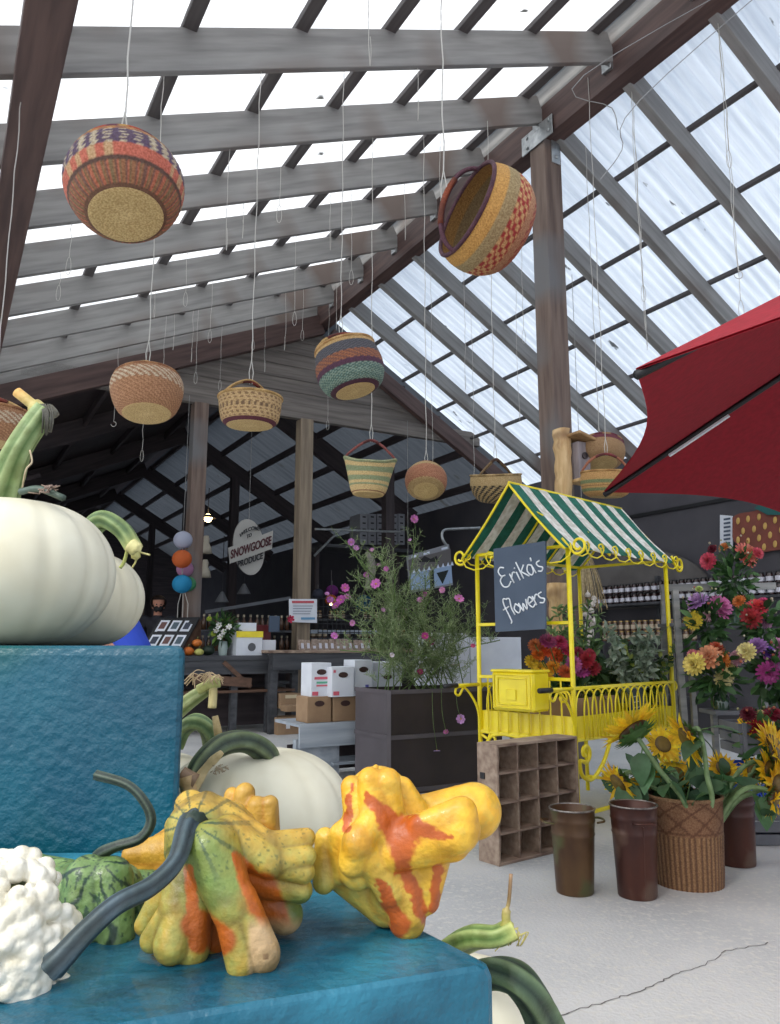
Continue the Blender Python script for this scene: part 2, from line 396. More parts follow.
# the middle post
pt = thing('wooden_post', W(0, 0, 0), 'tall brown and grey wooden post holding up the ridge beam', 'post')
b = MB(); b.bar(W(0, 0, 0), W(0, 0, Z0), .2, .2, up=R, bev=.006); b.build('post_timber', m_post, pt, fr=frame(UP, R), origin=W(0, 0, 2.8))
b = MB(); b.box(W(-.112, -.02, Z0+.05), (.012, .42, .19), frame(G), bev=.003)
for dt in (-.17, .13):
    for dz in (-.05, .05): b.ball(W(-.122, -.02+dt, Z0+.05+dz), .018, 8, sc=(.6, 1, 1))
b.build('bracket_plate', m_galv, pt, label='galvanised bolted bracket')
b = MB(); b.box(W(.03, -.106, Z0-.06), (.1, .012, .34), frame(G), bev=.003); b.ball(W(.03, -.114, Z0-.17), .018, 8); b.build('strap_plate', m_galv, pt, label='galvanised strap plate')
# ---- gable end of the rear building
TW = 4.9; HB = 4.2
b = MB(); nb = 8
for i in range(nb):
    z0 = HB+i*.19; z1 = z0+.19; zc = z0
    ga = -(Z0+.1-zc)/TL; gb = (Z0-.05-zc)/TR
    ga2 = min(-(Z0+.1-z1)/TL, 0); gb2 = max((Z0-.05-z1)/TR, 0)
    if z1 > Z0+.05: continue
    o = .0; vs = [W(ga, TW-.015, z0), W(gb, TW-.015, z0), W(gb2, TW, z1), W(ga2, TW, z1), W(ga, TW+.04, z0), W(gb, TW+.04, z0), W(gb2, TW+.04, z1), W(ga2, TW+.04, z1)]
    b.add(vs, [(0, 1, 2, 3), (7, 6, 5, 4), (0, 4, 5, 1), (3, 2, 6, 7), (0, 3, 7, 4), (1, 5, 6, 2)])
b.build('wall_gable', m_side, fr=frame(G), kind='structure')
beam('wall_header', W(-3.9, TW-.02, HB+.1), W(2.8, TW-.02, HB+.1), .1, .22, m_side)
beam('gable_rake_beam', W(-.05, TW-.1, Z0+.02), W(-6.1, TW-.1, Z0+.02-TL*6.05), .12, .28, m_brown)
beam('gable_rake_beam', W(.1, TW-.1, Z0-.1), W(3.8, TW-.1, Z0-.1-TR*3.7), .1, .22, m_brown)
beam('gable_fill_board', W(-.05, TW-.04, Z0+.33), W(-6.1, TW-.04, Z0+.33-TL*6.05), .06, .44, m_grey)
b = MB(); b.bar(W(.05, 4.9, Z0+.36), W(.05, 24, Z0+.36), .6, .02); b.build('ceiling_trim', m_dark, kind='structure')
# posts of the gable
p1 = ont(301, 650, TW); g1 = gt(p1)[0]
beam('wooden_post', W(g1, TW+.02, 0), W(g1, TW+.02, HB), .19, .19, m_post2, 'pale square post with a paper sign, holding up the gable header', 'thing', 'post', up=R)
g2 = gt(ont(192, 600, TW))[0]
beam('wooden_post', W(g2, TW+.02, 0), W(g2, TW+.02, HB), .19, .19, m_post, 'shaded square post behind the string of paper lanterns', 'thing', 'post', up=R)
g3 = gt(ont(388, 500, TW+1.2))[0]
beam('wooden_post', W(g3, TW+1.2, 0), W(g3, TW+1.2, 4.0), .16, .16, m_dark, 'dark inner post beside the stacked white boxes', 'thing', 'post', up=R)
# ---- inside of the rear building
sheet('ceiling', 0, 3.9, zr, .27, m_roofI, 4.95, 24, .2, .015)
b = MB(); b.add([W(0.02, 4.88, Z0+.3), W(-8.1, 4.88, zl(-8.1)+.1), W(-8.1, 24, zl(-8.1)+.1), W(0.02, 24, Z0+.3)], [(0, 1, 2, 3)]); b.build('ceiling', m_dark, kind='structure')
for t in (8.2, 12, 16, 20):
    beam('ceiling_truss', W(0, t, zr(0)+.02), W(3.6, t, zr(3.6)+.02), .14, .34, m_dark)
    beam('ceiling_truss', W(0, t, zl(0)-.1), W(-7.9, t, zl(-7.9)-.1), .14, .34, m_dark)
    for g in (-4.6, 1.15):
        if t > 9: beam('inner_pillar', W(g, t, 0), W(g, t, (zr(g) if g > 0 else zl(g))-.1), .18, .18, m_dark, up=R)
    b = MB(); b.tube(spline([W(-4.6, t, 2.4), W(-4.5, t, 3.0), W(-4.1, t, 3.35), W(-3.3, t, 3.7)], 6), .05, 6); b.build('ceiling_brace', m_dark, kind='structure')
for k in range(6):
    g = .15+.66*k; beam('ceiling_purlin', W(g, 5.0, zr(g)+.2), W(g, 23.8, zr(g)+.2), .06, .13, m_dark)
for k in range(7):
    g = -.5-1.1*k; beam('ceiling_purlin', W(g, 5.0, zl(g)+.0), W(g, 23.8, zl(g)+.0), .06, .13, m_dark)
b = MB(); b.box(W(-2, 24, 3.0), (12.4, .1, 6.1), frame(G)); b.build('wall_rear', m_dark, fr=frame(G), kind='structure')
b = MB(); b.box(W(-8.1, 14.5, 1.45), (.1, 19, 2.9), frame(G)); b.build('wall_left', m_dark, kind='structure')
b = MB(); b.box(W(3.75, 10.8, 1.82), (.1, 26.4, 3.64), frame(G)); b.build('wall_right', m_wall, kind='structure')
sm = ong(648, 514, 3.69).z
beam('wall_trim', W(3.68, -1.5, sm), W(3.68, 4.7, sm), .03, .05, m_black)
# ================================================================== WIRES
m_h = m_wire
def raf_left(px, k):      # a point under left rafter k at image column px
    t = LT[k]; best = min((abs(proj(W(g, t, zl(g)))[0]-px), g) for g in [-.15-.01*i for i in range(590)]); return W(best[1], t, zl(best[1])+.02)
def raf_right(px, k):
    t = RT[k]; best = min((abs(proj(W(g, t, zr(g)))[0]-px), g) for g in [.1+.01*i for i in range(360)]); return W(best[1], t, zr(best[1])+.01)
def wire(top, zb, label, hook=0, r=.0023, grp=None, m=None):
    b = MB(); L = top.z-zb; n = max(4, int(L/.12)); pts = []
    dx = random.uniform(-.012, .012)
    for i in range(n+1):
        s = i/n; j = .006 if 0 < i < n else 0
        pts.append(top+V(dx*math.sin(PI*s)+random.uniform(-j, j), random.uniform(-j, j), -L*s))
    e = pts[-1]
    if hook == 1:      # a long closed loop
        b.tube([e+V(.018*math.sin(a)*(1-.2*math.cos(a)), 0, -.07+.07*math.cos(a)) for a in [2*PI*i/14 for i in range(15)]], r, 5)
    elif hook == 2:    # open S hook
        b.tube([e+V(.03*math.sin(a), .0, -.05+.03*math.cos(a)) for a in [PI*1.5*i/10 for i in range(11)]], r*1.3, 5)
        b.tube([e, e+V(0, 0, -.02)], r, 5)
    if hook == 0: b.tube([e+V(.006*math.sin(a*3), .006*math.cos(a*3), .16*a) for a in [i/14 for i in range(15)]], r*1.1, 4)
    b.tube(pts, r, 5)
    return b.build('hanging_wire', m or m_h, origin=top, label=label, cat='wire', group=grp)
LW = [(30, 333, 8, 1), (60, 285, 6, 1), (72, 257, 5, 1), (98, 300, 8, 0), (118, 420, 9, 2), (136, 330, 9, 1), (155, 318, 7, 0), (166, 400, 8, 1), (188, 292, 6, 1), (193, 362, 8, 0), (199, 372, 8, 1), (222, 380, 9, 1), (230, 250, 4, 0), (243, 238, 5, 0), (254, 340, 9, 1), (266, 372, 9, 0), (281, 205, 4, 1), (286, 350, 8, 0), (296, 312, 6, 1), (303, 330, 8, 1), (337, 330, 8, 0), (370, 65, 2, 0), (352, 270, 5, 1), (384, 420, 9, 1), (405, 240, 5, 0), (418, 120, 3, 0), (331, 250, 5, 0), (212, 330, 7, 1), (175, 350, 8, 0), (148, 450, 9, 1), (440, 240, 4, 0)]
for i, (x, y, k, hk) in enumerate(LW):
    tp = raf_left(x, k); zb = at(x, y, tp.y).z
    if zb < tp.z-.1: wire(tp, zb, 'thin pale wire dangling from the grey rafters over the left of the shed', hk, grp='loose wires under the white roof sheets')
RW = [(418, 262, 7, 1), (431, 462, 7, 1), (463, 390, 6, 0), (471, 475, 7, 1), (520, 330, 5, 1), (516, 420, 6, 0), (596, 150, 2, 1), (604, 268, 2, 2), (617, 175, 1, 2), (640, 250, 1, 0), (645, 300, 2, 1), (660, 205, 1, 0), (668, 322, 1, 0), (592, 330, 3, 0), (690, 190, 0, 1), (480, 235, 5, 0), (612, 285, 3, 1), (628, 210, 1, 1), (575, 250, 3, 0), (655, 130, 1, 0), (700, 150, 0, 0), (640, 350, 4, 0)]
for x, y, k, hk in RW:
    tp = raf_right(x, k); zb = at(x, y, tp.y).z
    if zb < tp.z-.1: wire(tp, zb, 'thin pale wire dangling from the sloping rafters right of the ridge', hk, grp='loose wires under the blue grey roof sheets')
b = MB()
for q in ([(563, 50), (584, 75), (612, 108), (618, 130)], [(660, 55), (640, 100), (622, 150), (600, 180)]):
    P = [raf_right(max(q[0][0], 600), 1)+V(0, 0, -.02)]
    Y = P[0].y; b.tube(spline([P[0]]+[at(x, y, Y-.02*i) for i, (x, y) in enumerate(q[1:])], 5), .003, 5)
b.build('hanging_wire', m_wire2, label='two crossing steel wires sagging beside the bent hook', cat='wire')
# ================================================================== BASKETS
def camdir(p):      # axes as seen towards point p: right, up, toward the eye
    d = (Vector(p)-V(0, 0, EYE)).normalized(); r = d.cross(UP).normalized(); u = r.cross(d); return r, u, -d
def vax(p, a, b, c): r, u, w = camdir(p); return (r*a+u*b+w*c).normalized()
def snap(px, py, Y0, TS):
    t0 = gt(at(px, py, Y0))[1]; k = min(range(len(TS)), key=lambda i: abs(TS[i]-t0)); lo, hi = 1., 12.
    for _ in range(50):
        m = (lo+hi)/2
        if gt(at(px, py, m))[1] < TS[k]: lo = m
        else: hi = m
    return lo
def resamp(P, n):
    out = []; 
    for i in range(n+1):
        s = i/n*(len(P)-1); k = min(int(s), len(P)-2); f = s-k
        a = P[max(k-1, 0)]; b_ = P[k]; c = P[k+1]; d = P[min(k+2, len(P)-1)]
        out.append(tuple(.5*(2*b_[j]+(c[j]-a[j])*f+(2*a[j]-5*b_[j]+4*c[j]-d[j])*f*f+(3*b_[j]-a[j]-3*c[j]+d[j])*f**3) for j in (0, 1)))
    return out
def basket(px, py, Y, Rr, prof, axis, colf, label, rimc, hh=.8, hang=0., gripc='#8c3a2a', handc='#c8a56c', zf=None, xs=1., spin=0., TS=None, hd=None, group=None, basec='#dcc18c', wired=True, rimr=.045, hooks=None):
    c = at(px, py, Y); H = prof[-1][1]*Rr; ax = axis(c) if callable(axis) else Vector(axis).normalized()
    o = c-ax*H*.5
    r0 = camdir(c)[0]; x = (r0-ax*r0.dot(ax)).normalized(); y = ax.cross(x)
    x2 = x*math.cos(spin)+y*math.sin(spin); fr = Matrix((x2*xs, ax.cross(x2), ax)).transposed()
    root = thing('woven_basket', o, label, 'basket', group, fr=Matrix((x2, ax.cross(x2), ax)).transposed())
    P = resamp([(a*Rr, b_*Rr) for a, b_ in prof], 44)
    Z = (lambda th, u: zf(th, u)*Rr) if zf else None
    b = MB(); n = 168
    wv = lambda th, u: 1+.008*math.sin(48*th)*math.sin(u*44*PI*.5+.7)
    b.lathe(P, o, n, fr, colf=lambda u, th: lin3(colf(u, th)), rf=wv, zf=Z, close=False)
    Q = [(r*.955, z) for r, z in P][::-1]; Q = Q[:-1]+[(Q[-1][0], .03*Rr)]
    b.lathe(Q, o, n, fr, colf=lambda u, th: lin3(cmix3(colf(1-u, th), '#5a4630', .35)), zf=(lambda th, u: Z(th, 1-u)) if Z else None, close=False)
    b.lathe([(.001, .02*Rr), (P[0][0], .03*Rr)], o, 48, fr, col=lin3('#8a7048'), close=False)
    b.build('basket_wall', m_weave, root, True)
    b = MB(); rb = P[0][0]
    b.lathe([(max(rb*k/8, .001), -.012*Rr*(1-(k/8)**2)) for k in range(9)]+[(rb*1.01, .01*Rr)], o, 72, fr, colf=lambda u, th: lin3(cmix3(basec, '#a5884f', .5*(.5+.5*math.sin(36*th))*(.3+.7*u)+.15*math.sin(u*60))), close=False)
    b.build('basket_base', m_weave, root, True)
    b = MB(); rt, zt = P[-1]
    rp = [o+fr@V(rt*math.cos(a), rt*math.sin(a), zt+(Z(a, 1) if Z else 0)) for a in [2*PI*i/72 for i in range(73)]]
    b.tube(rp, Rr*rimr, 8, colf=lambda u, th: lin3(rimc[int(u*len(rimc)*9) % len(rimc)]))
    b.build('basket_rim', m_weave, root, True)
    hd_ = hd or V(0, 0, 1)     # handle lean in basket axes
    A = V(-rt, 0, zt+(Z(PI, 1) if Z else 0)); B_ = V(rt, 0, zt+(Z(0, 1) if Z else 0)); pts = []
    for i in range(25):
        s = i/24; a = PI*s; e = math.sin(a)**.8; q = A.lerp(B_, .5-.5*math.cos(a)); q = V(q.x*(1-hang*e), q.y, q.z)+hd_*hh*Rr*e; pts.append(o+Matrix((x2, ax.cross(x2), ax)).transposed()@q)
    b = MB(); b.tube(pts, Rr*.045, 8, col=lin3(handc)); b.tube([p+(pts[min(i+1, 24)]-pts[min(i, 23)]).orthogonal().normalized()*Rr*.06*math.sin(PI*i/24)**.3 for i, p in enumerate(pts)], Rr*.03, 6, col=lin3(handc))
    hnd = b.build('handle', m_weave, root, True)
    b = MB(); b.tube(pts[7:18], Rr*.058, 10, colf=lambda u, th: lin3(cmix3(gripc, '#2a1512', .25+.25*math.sin(u*70)))); b.build('leather_grip', m_weave, hnd, True, label='leather wrapped grip')
    if wired and TS is not None:
        top = pts[12]+V(0, 0, Rr*.03); g, t = gt(top)
        zt_ = (zl(g) if g < 0 else zr(g))+.05
        b = MB(); L = zt_-top.z
        for sgn in (-1, 1): b.tube([top+V(sgn*.006, 0, -.02), top+V(sgn*.012, 0, .05), top+V(0, 0, .12)], .0025, 5)
        b.tube([top+V(0.004*math.sin(i*2.), 0.004*math.cos(i*2.3), .12+(L-.12)*i/14) for i in range(15)], .0028, 5)
        b.build('hanging_wire', m_wire, label='wire carrying the '+' '.join(label.split()[:9]), cat='wire')
    return root
def lin3(c): return lin(c) if isinstance(c, str) else tuple(lin(c))
def hexf(h): h = h.lstrip('#'); return tuple(int(h[i:i+2], 16)/255 for i in (0, 2, 4))
def cmix3(a, b_, t):
    a = hexf(a) if isinstance(a, str) else a; b_ = hexf(b_) if isinstance(b_, str) else b_; return cmix(a, b_, t)
def sq(x): return math.sin(x) > 0
ROUND = [(.62, 0), (.82, .1), (.95, .28), (1.02, .5), (1.0, .72), (.93, .92)]
def c1(u, th):
    if u < .07: return '#6f4c38'
    if u < .34: return ['#9c6a48', '#775448', '#b8694e', '#7f6a4a'][int(th*22) % 4]
    if u < .37: return '#5c4238'
    if u < .52: return '#c46a56' if not sq(22*th) or sq(3*th+1) else '#c4a078'
    if u < .74: return '#5b4862' if sq(26*th+.6*math.sin(u*90)) or sq(5*th) and sq(u*120) else '#bdb098'
    if u < .92: return '#b8824c' if sq(20*th) else '#9c6a4a'
    return '#a8563e'
def c2(u, th):
    if u < .14: return '#b06a55'
    if u < .3: return '#9a3a38' if sq(28*th+u*90) else '#b98a60'
    if u < .42: return '#b58a66'
    if u < .6: return ('#a2332f' if sq(28*th+(PI if sq(u*90) else 0)) else '#cfa873')
    if u < .76: return '#a29068'
    return '#c99a52'
def c3_(u, th):
    if .52 < u < .78: return '#cfc0a8' if sq(30*th+u*60) else '#9c7050'
    return '#96684a' if sq(34*th+u*90) else '#b98d68'
def c4(u, th):
    if u < .2: return '#5e2536'
    if u < .62 and u > .5: return '#7c6248' if sq(32*th) else '#c3a577'
    if sq(u*60) and sq(30*th+u*20): return '#8a6c4c'
    return '#c9ab7c'
def c5(u, th):
    if u < .12: return '#4c2438'
    if u < .42: return '#3f6460' if sq(34*th+u*120) else '#8fa596'
    if u < .52: return '#553049'
    if u < .68: return '#a86a45' if sq(30*th+u*100) else '#6e4a44'
    if u < .88: return '#3e3f4a' if sq(34*th+u*140) else '#5f6068'
    return '#c7a570'
def c6(u, th):
    if .3 < u < .36 or .42 < u < .54 or .62 < u < .76 or u > .9: return '#8f9d78'
    if .08 < u < .12: return '#8a5a40'
    return '#d8bd88'
def c7(u, th):
    if .22 < u < .6: return '#9a5f48' if sq(32*th+u*120) else '#b58464'
    return '#bda173' if sq(32*th+u*120) else '#a08659'
def c8(u, th):
    if u < .72: return '#2b2723' if (math.sin(22*th+(u*30)) > 0) != sq(u*70) else '#b39a6c'
    return '#bfa678'
def c9(u, th):
    if .3 < u < .42 or .58 < u < .7: return '#7c8a60'
    if .48 < u < .52: return '#8a6440'
    return '#c49a62'
def c10(u, th):
    if .72 < u < .92: return '#6e2f40'
    return '#a58560'
def up_(c): return UP
basket(125, 190, snap(126, 192, 2.55, LT), .172, [(.62, 0), (.8, .14), (.96, .42), (1.02, .75), (.93, 1.05), (.8, 1.2)], lambda p: vax(p, -.08, .68, -.73), c1, 'salmon and purple striped basket tipped to show its tan base, by the dark eave beam', ['#b4543c', '#6a3a4a', '#c39a5c'], hh=.42, hang=.55, spin=.6, TS=LT, gripc='#7c3a30', handc='#b08a58')
basket(492, 224, snap(492, 224, 2.9, LT), .198, [(.4, 0), (.74, .08), (.97, .34), (1.06, .68), (1.04, .98), (.96, 1.22)], lambda p: vax(p, -.80, .50, .30), c2, 'red checked gold basket tipped on its side with purple rim beside the wooden post', ['#52303f', '#5c3846', '#4a2a3a'], hh=.62, hang=.1, spin=1.1, TS=LT, gripc='#9a4a2c', handc='#5a3444', hd=V(.15, .35, .7))
basket(147, 396, snap(147, 396, 4.2, LT), .185, [(.66, 0), (.82, .16), (.95, .48), (1.0, .8), (.96, 1.02), (.88, 1.12)], lambda p: vax(p, -.03, .88, -.48), c3_, 'brown checked basket with broad tan base hanging over the white pumpkins', ['#a87a52', '#8f6040'], hh=.5, hang=.65, spin=.5, TS=LT, gripc='#7c3428')
basket(250, 412, snap(250, 412, 4.6, LT), .175, [(.72, 0), (.88, .14), (.95, .4), (.98, .65), (1.0, .9)], lambda p: vax(p, .0, .96, -.28), c4, 'small straw basket with a maroon band around its bottom', ['#c9a870', '#b3925c'], hh=.55, hang=.5, spin=.7, TS=LT)
basket(350, 370, snap(350, 370, 4.0, LT), .2, [(.6, 0), (.85, .14), (1.0, .45), (1.03, .8), (.97, 1.15), (.9, 1.42)], lambda p: vax(p, -.24, .88, -.4), c5, 'round basket banded in purple, green, orange and slate with a tilted base', ['#cda873', '#b58c58'], hh=.5, hang=.25, spin=.15, TS=LT)
basket(369, 481, snap(369, 481, 6.0, LT), .19, [(.58, 0), (.7, .2), (.8, .55), (.92, .9), (1.0, 1.1)], lambda p: vax(p, .05, .95, -.22), c6, 'pale straw tote basket with sage bands and two pointed ends', ['#98a27c', '#a8ae88'], hh=.75, hang=.6, zf=lambda th, u: .32*abs(math.cos(th))**3*u*u, spin=0, TS=LT, gripc='#7a3a3c', handc='#8a4a46')
basket(426, 480, snap(426, 480, 6.1, LT), .155, [(.6, 0), (.88, .12), (1.02, .5), (1.0, .9), (.8, 1.25), (.6, 1.4)], lambda p: vax(p, .02, .74, -.66), c7, 'small globe shaped straw basket with a reddish band round its middle', ['#8c4a40', '#a06a50'], hh=.28, hang=.2, TS=LT, gripc='#7c3a34')
basket(496, 489, snap(496, 489, 6.3, LT), .205, [(.4, 0), (.68, .1), (.9, .38), (1.0, .75), (.98, 1.1)], lambda p: vax(p, 0, .99, .02), c8, 'black and tan zigzag basket hanging above the striped awning', ['#bda274', '#8f7850'], hh=.6, hang=.7, spin=.9, TS=LT, handc='#7c6444', gripc='#5a4030')
basket(606, 485, 5.9, .195, [(.62, 0), (.85, .14), (.96, .4), (1.0, .7), (.97, .98)], lambda p: vax(p, .05, .99, -.1), c9, 'tan basket with green bands partly behind the red umbrella', ['#c29a62', '#a57c48'], hh=.75, hang=.35, spin=.25, TS=RT, gripc='#8a3a3c', handc='#a86a50')
basket(601, 455, 6.35, .2, [(.62, 0), (.85, .14), (.98, .4), (1.0, .7), (.95, .9)], lambda p: vax(p, -.05, .8, -.55), c10, 'brown basket with a maroon stripe hanging behind the green banded basket', ['#a88660', '#6e2f40'], hh=.3, hang=.5, TS=RT)
basket(-8, 428, snap(-8, 428, 3.9, LT), .17, [(.6, 0), (.85, .14), (.98, .4), (1.0, .7), (.95, .9)], lambda p: vax(p, 0, .97, -.25), c3_, 'brown checked basket partly hidden by the upright green pumpkin stem', ['#a87a52', '#8f6040'], hh=.4, hang=.5, TS=LT)
# ================================================================== RED UMBRELLA
uc = V(2.58, 2.13, 0); ur = 2.02; zr_ = 1.7
ut = thing('market_umbrella', V(uc.x, uc.y, 0), 'large dark red market umbrella reaching in over the flower stand', 'umbrella')
m_red = mat('red_canvas', '#a01428', '#8e1022', 40, rough=.8, trans=.25, bump=.05)
ua = [math.radians(a) for a in (10, 55, 100, 145, 190, 235, 280, 325)]
def upt(a0, a1, s, f):      # s 0 hub .. 1 rim, f across the gore
    A = V(math.cos(a0), math.sin(a0), 0); B_ = V(math.cos(a1), math.sin(a1), 0)
    q = A.lerp(B_, f); r = s*ur*(1-.05*math.sin(PI*f)*s); z = zr_+.98*(1-s)**1.02+.05*math.sin(PI*s)
    return uc+q*r+UP*(z+.035*math.sin(PI*f)*s*s)
b = MB()
for i in range(8):
    a0, a1 = ua[i], ua[(i+1) % 8]; a1 = a1 if a1 > a0 else a1+2*PI
    n, m_ = 14, 12
    for off in (0, .006):
        vs = [upt(a0, a1, .03+.97*j/n, k/m_)+UP*off for j in range(n+1) for k in range(m_+1)]
        b.add(vs, [(j*(m_+1)+k, j*(m_+1)+k+1, (j+1)*(m_+1)+k+1, (j+1)*(m_+1)+k) for j in range(n) for k in range(m_)])
cn = b.build('canopy', m_red, ut, True)
for i in range(8):
    b = MB(); a = ua[i]; pts = [upt(a, a, .03+.97*j/14, 0)-UP*.012 for j in range(15)]; b.tube(pts, .012, 6)
    b.tube([pts[8], uc+UP*2.05], .009, 6); b.build('rib', m_black, ut, True)
b = MB(); pa = upt(ua[3], ua[3], .86, 0)-UP*.03; pb = upt(ua[3], ua[3], .74, 0)-UP*.03; b.bar(pa, pb, .02, .008); b.build('care_tag', m_white, ut, label='white care tag on a rib')
b = MB(); b.tube([uc, uc+UP*2.72], .025, 12); b.build('pole', m_black, ut, True)
b = MB(); b.lathe([(.3, 0), (.3, .05), (.1, .08), (.04, .2)], uc, 24); b.build('base', m_black, ut, False)
# ================================================================== FOREGROUND DISPLAY
zt = .77
def poly_box(name, P, z0, z1, m, label, bev=.012, cat='display box'):
    b = MB(); n = len(P); c = sum((Vector(p) for p in P), V(0, 0, 0))/n
    rings = [(z0, 0), (z1-bev, 0), (z1-bev*.3, -bev*.3), (z1, -bev)]; vs = []
    # rounded corners
    Q = []
    for i in range(n):
        p = Vector(P[i]); a = (Vector(P[i-1])-p).normalized(); d = (Vector(P[(i+1) % n])-p).normalized()
        for k in range(5):
            s = k/4; p0 = p+a*.02; p1_ = p+d*.02; Q.append(p0*(1-s)**2+p*2*s*(1-s)+p1_*s*s)
    N_ = len(Q)
    for z, o in rings:
        for q in Q:
            d = (q-c); d.z = 0; d.normalize(); vs.append(V(q.x+d.x*o, q.y+d.y*o, z))
    fs = [(i*N_+k, i*N_+(k+1) % N_, (i+1)*N_+(k+1) % N_, (i+1)*N_+k) for i in range(3) for k in range(N_)]+[tuple(3*N_+k for k in range(N_)), tuple(range(N_))[::-1]]
    b.add(vs, fs); return b.build(name, m, label=label, cat=cat)
Cf = atz(500, 964, zt); Ce = atz(430, 929, zt); dr = (Ce-Cf).normalized(); Br = Cf+dr*((1.13-Cf.y)/dr.y); Fl = atz(154, 1021, zt)
df_ = (Fl-Cf).normalized(); Fl = Cf+df_*.9
poly_box('display_box', [Cf, Br, V(-1.1, 1.13, zt), V(-1.1, Fl.y+.05, zt), Fl], 0, zt, m_teal2, 'low blue teal painted box carrying the ornamental gourds')
xb = at(185, 700, 1.17).x
poly_box('display_box', [V(xb, 1.17, 0), V(xb-.29, 1.86, 0), V(-1.35, 1.86, 0), V(-1.35, 1.17, 0)], 0, 1.049, m_teal, 'tall teal painted box with two white pumpkins on its top', bev=.014)
poly_box('display_box', [V(-.12, 1.5, 0), V(-.25, 2.6, 0), V(-.98, 2.6, 0), V(-.98, 1.95, 0), V(-.42, 1.7, 0)], 0, .53, m_teal, 'teal plinth behind the gourds, carrying the big white pumpkins')
# ================================================================== PUMPKINS
def pumpkin(c, r, h, label, nr=14, seed=1, squash=1.3, group=None, tilt=None):
    c = Vector(c); root = thing('white_pumpkin', c, label, 'pumpkin', group); rn = random.Random(seed); ph = rn.random()*6
    fr = tilt or Matrix.Identity(3); prof = []; K = 40
    for i in range(K+1):
        a = PI*i/K; rr = abs(math.sin(a))**.82; z = -math.cos(a)
        zz = z*(1-.16*math.exp(-(rr/.3)**2)); prof.append((max(rr*r, .0008), h/2*zz))
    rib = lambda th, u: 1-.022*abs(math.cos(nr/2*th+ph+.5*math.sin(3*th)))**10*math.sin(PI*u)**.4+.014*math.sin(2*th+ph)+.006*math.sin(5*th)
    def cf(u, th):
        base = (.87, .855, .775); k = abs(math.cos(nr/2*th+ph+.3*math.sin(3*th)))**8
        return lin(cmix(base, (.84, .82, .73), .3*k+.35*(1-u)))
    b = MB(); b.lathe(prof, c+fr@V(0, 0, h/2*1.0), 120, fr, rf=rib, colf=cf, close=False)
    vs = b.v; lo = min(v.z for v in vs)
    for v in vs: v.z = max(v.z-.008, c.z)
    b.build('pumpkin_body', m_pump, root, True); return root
def stemtube(root, P, rs, cols, nrg=5, name='pumpkin_stem', rd=.16, lab=None, n=20, tipc=None):
    pts = spline(P, 10); K = len(pts); R_ = [np.interp(i/(K-1), np.linspace(0, 1, len(rs)), rs) for i in range(K)]
    def cf(u, th):
        k = .5+.5*math.cos(nrg*th); a = cmix3(cols[0], cols[1], k); 
        if tipc: a = cmix3(a, tipc, max(0, (u-.8)*5))
        return lin(a)
    b = MB(); b.tube(pts, R_, n, ridge=nrg, rd=rd, colf=cf); o = b.build(name, m_stem, root, True, label=lab); return o
def PX(Y, L): return [at(x, y, Y+dz) for x, y, dz in L]
# pumpkin A on the tall box
pa = pumpkin((-.66, 1.33, 1.048), .178, .262, 'big white pumpkin on the tall teal box, with a thick upright green stem', seed=2)
s = stemtube(pa, PX(1.29, [(-8, 515, .04), (6, 480, .03), (18, 450, 0), (36, 422, 0), (46, 408, 0)]), [.034, .026, .02, .019, .016], ['#58743e', '#a3b380'], 6, lab='green ridged stem with a broken tan end')
b = MB(); b.tube(spline(PX(1.29, [(44, 414, 0), (32, 404, 0), (17, 392, .0)]), 6), [.014]*6+[.009]*7, 12, colf=lambda u, th: lin(cmix3('#b9c080', '#d8a860', u)))
b.tube(spline(PX(1.29, [(46, 410, 0), (52, 418, .0), (50, 432, 0)]), 6), [.014]*6+[.003]*7, 10, col=lin3('#6b675a'))
for i in range(14):
    x = 47+random.uniform(-4, 6); b.tube(PX(1.28, [(x-3, 404, 0), (x, 412, -.01), (x+random.uniform(-2, 3), 428+random.uniform(-4, 8), 0)]), .0012, 4, col=lin3('#55534c'))
b.build('stem_end', m_stem, s, True)
b = MB(); b.tube(spline(PX(1.27, [(22, 490, 0), (26, 470, -.01), (32, 462, -.01), (30, 450, -.01)]), 5), .0016, 5, col=lin3('#b9a78a'))
b.tube(spline(PX(1.27, [(20, 492, 0), (40, 489, -.01), (64, 498, -.02)]), 5), .006, 5, col=lin3('#4a5a52')); b.build('dry_tendril', m_stem, pa, True)
b = MB()
for i in range(26):
    q = at(38+random.uniform(0, 16), 492+random.uniform(-6, 2), 1.25+random.uniform(-.01, .02)); b.tube([q, q+V(random.uniform(-.02, .02), random.uniform(-.01, .01), random.uniform(-.004, .01))], .0012, 4, col=lin3('#8a7468'))
b.build('dry_fibres', m_stem, pa, True, kind='stuff')
pb = pumpkin((-.685, 1.69, 1.048), .148, .215, 'smaller white pumpkin behind the big one, its green stem curling to the side', seed=5)
s = stemtube(pb, PX(1.62, [(84, 560, .04), (90, 532, .02), (104, 520, 0), (122, 530, -.01), (134, 548, -.01)]), [.03, .022, .019, .018, .017], ['#44603a', '#8fa56c'], 6, tipc='#c9cf8a')
b = MB(); b.tube(spline(PX(1.6, [(130, 545, 0), (140, 552, 0), (150, 555, 0)]), 5), [.016]*5+[.002]*6, 8, col=lin3('#d6cf92')); b.tube(spline(PX(1.6, [(134, 545, 0), (136, 560, 0), (132, 568, 0)]), 5), [.01]*5+[.002]*6, 8, col=lin3('#c8c27e')); b.tube(spline(PX(1.6, [(128, 548, 0), (124, 562, 0), (120, 568, 0)]), 5), .004, 6, col=lin3('#b8c070'))
b.build('stem_end', m_stem, s, True)
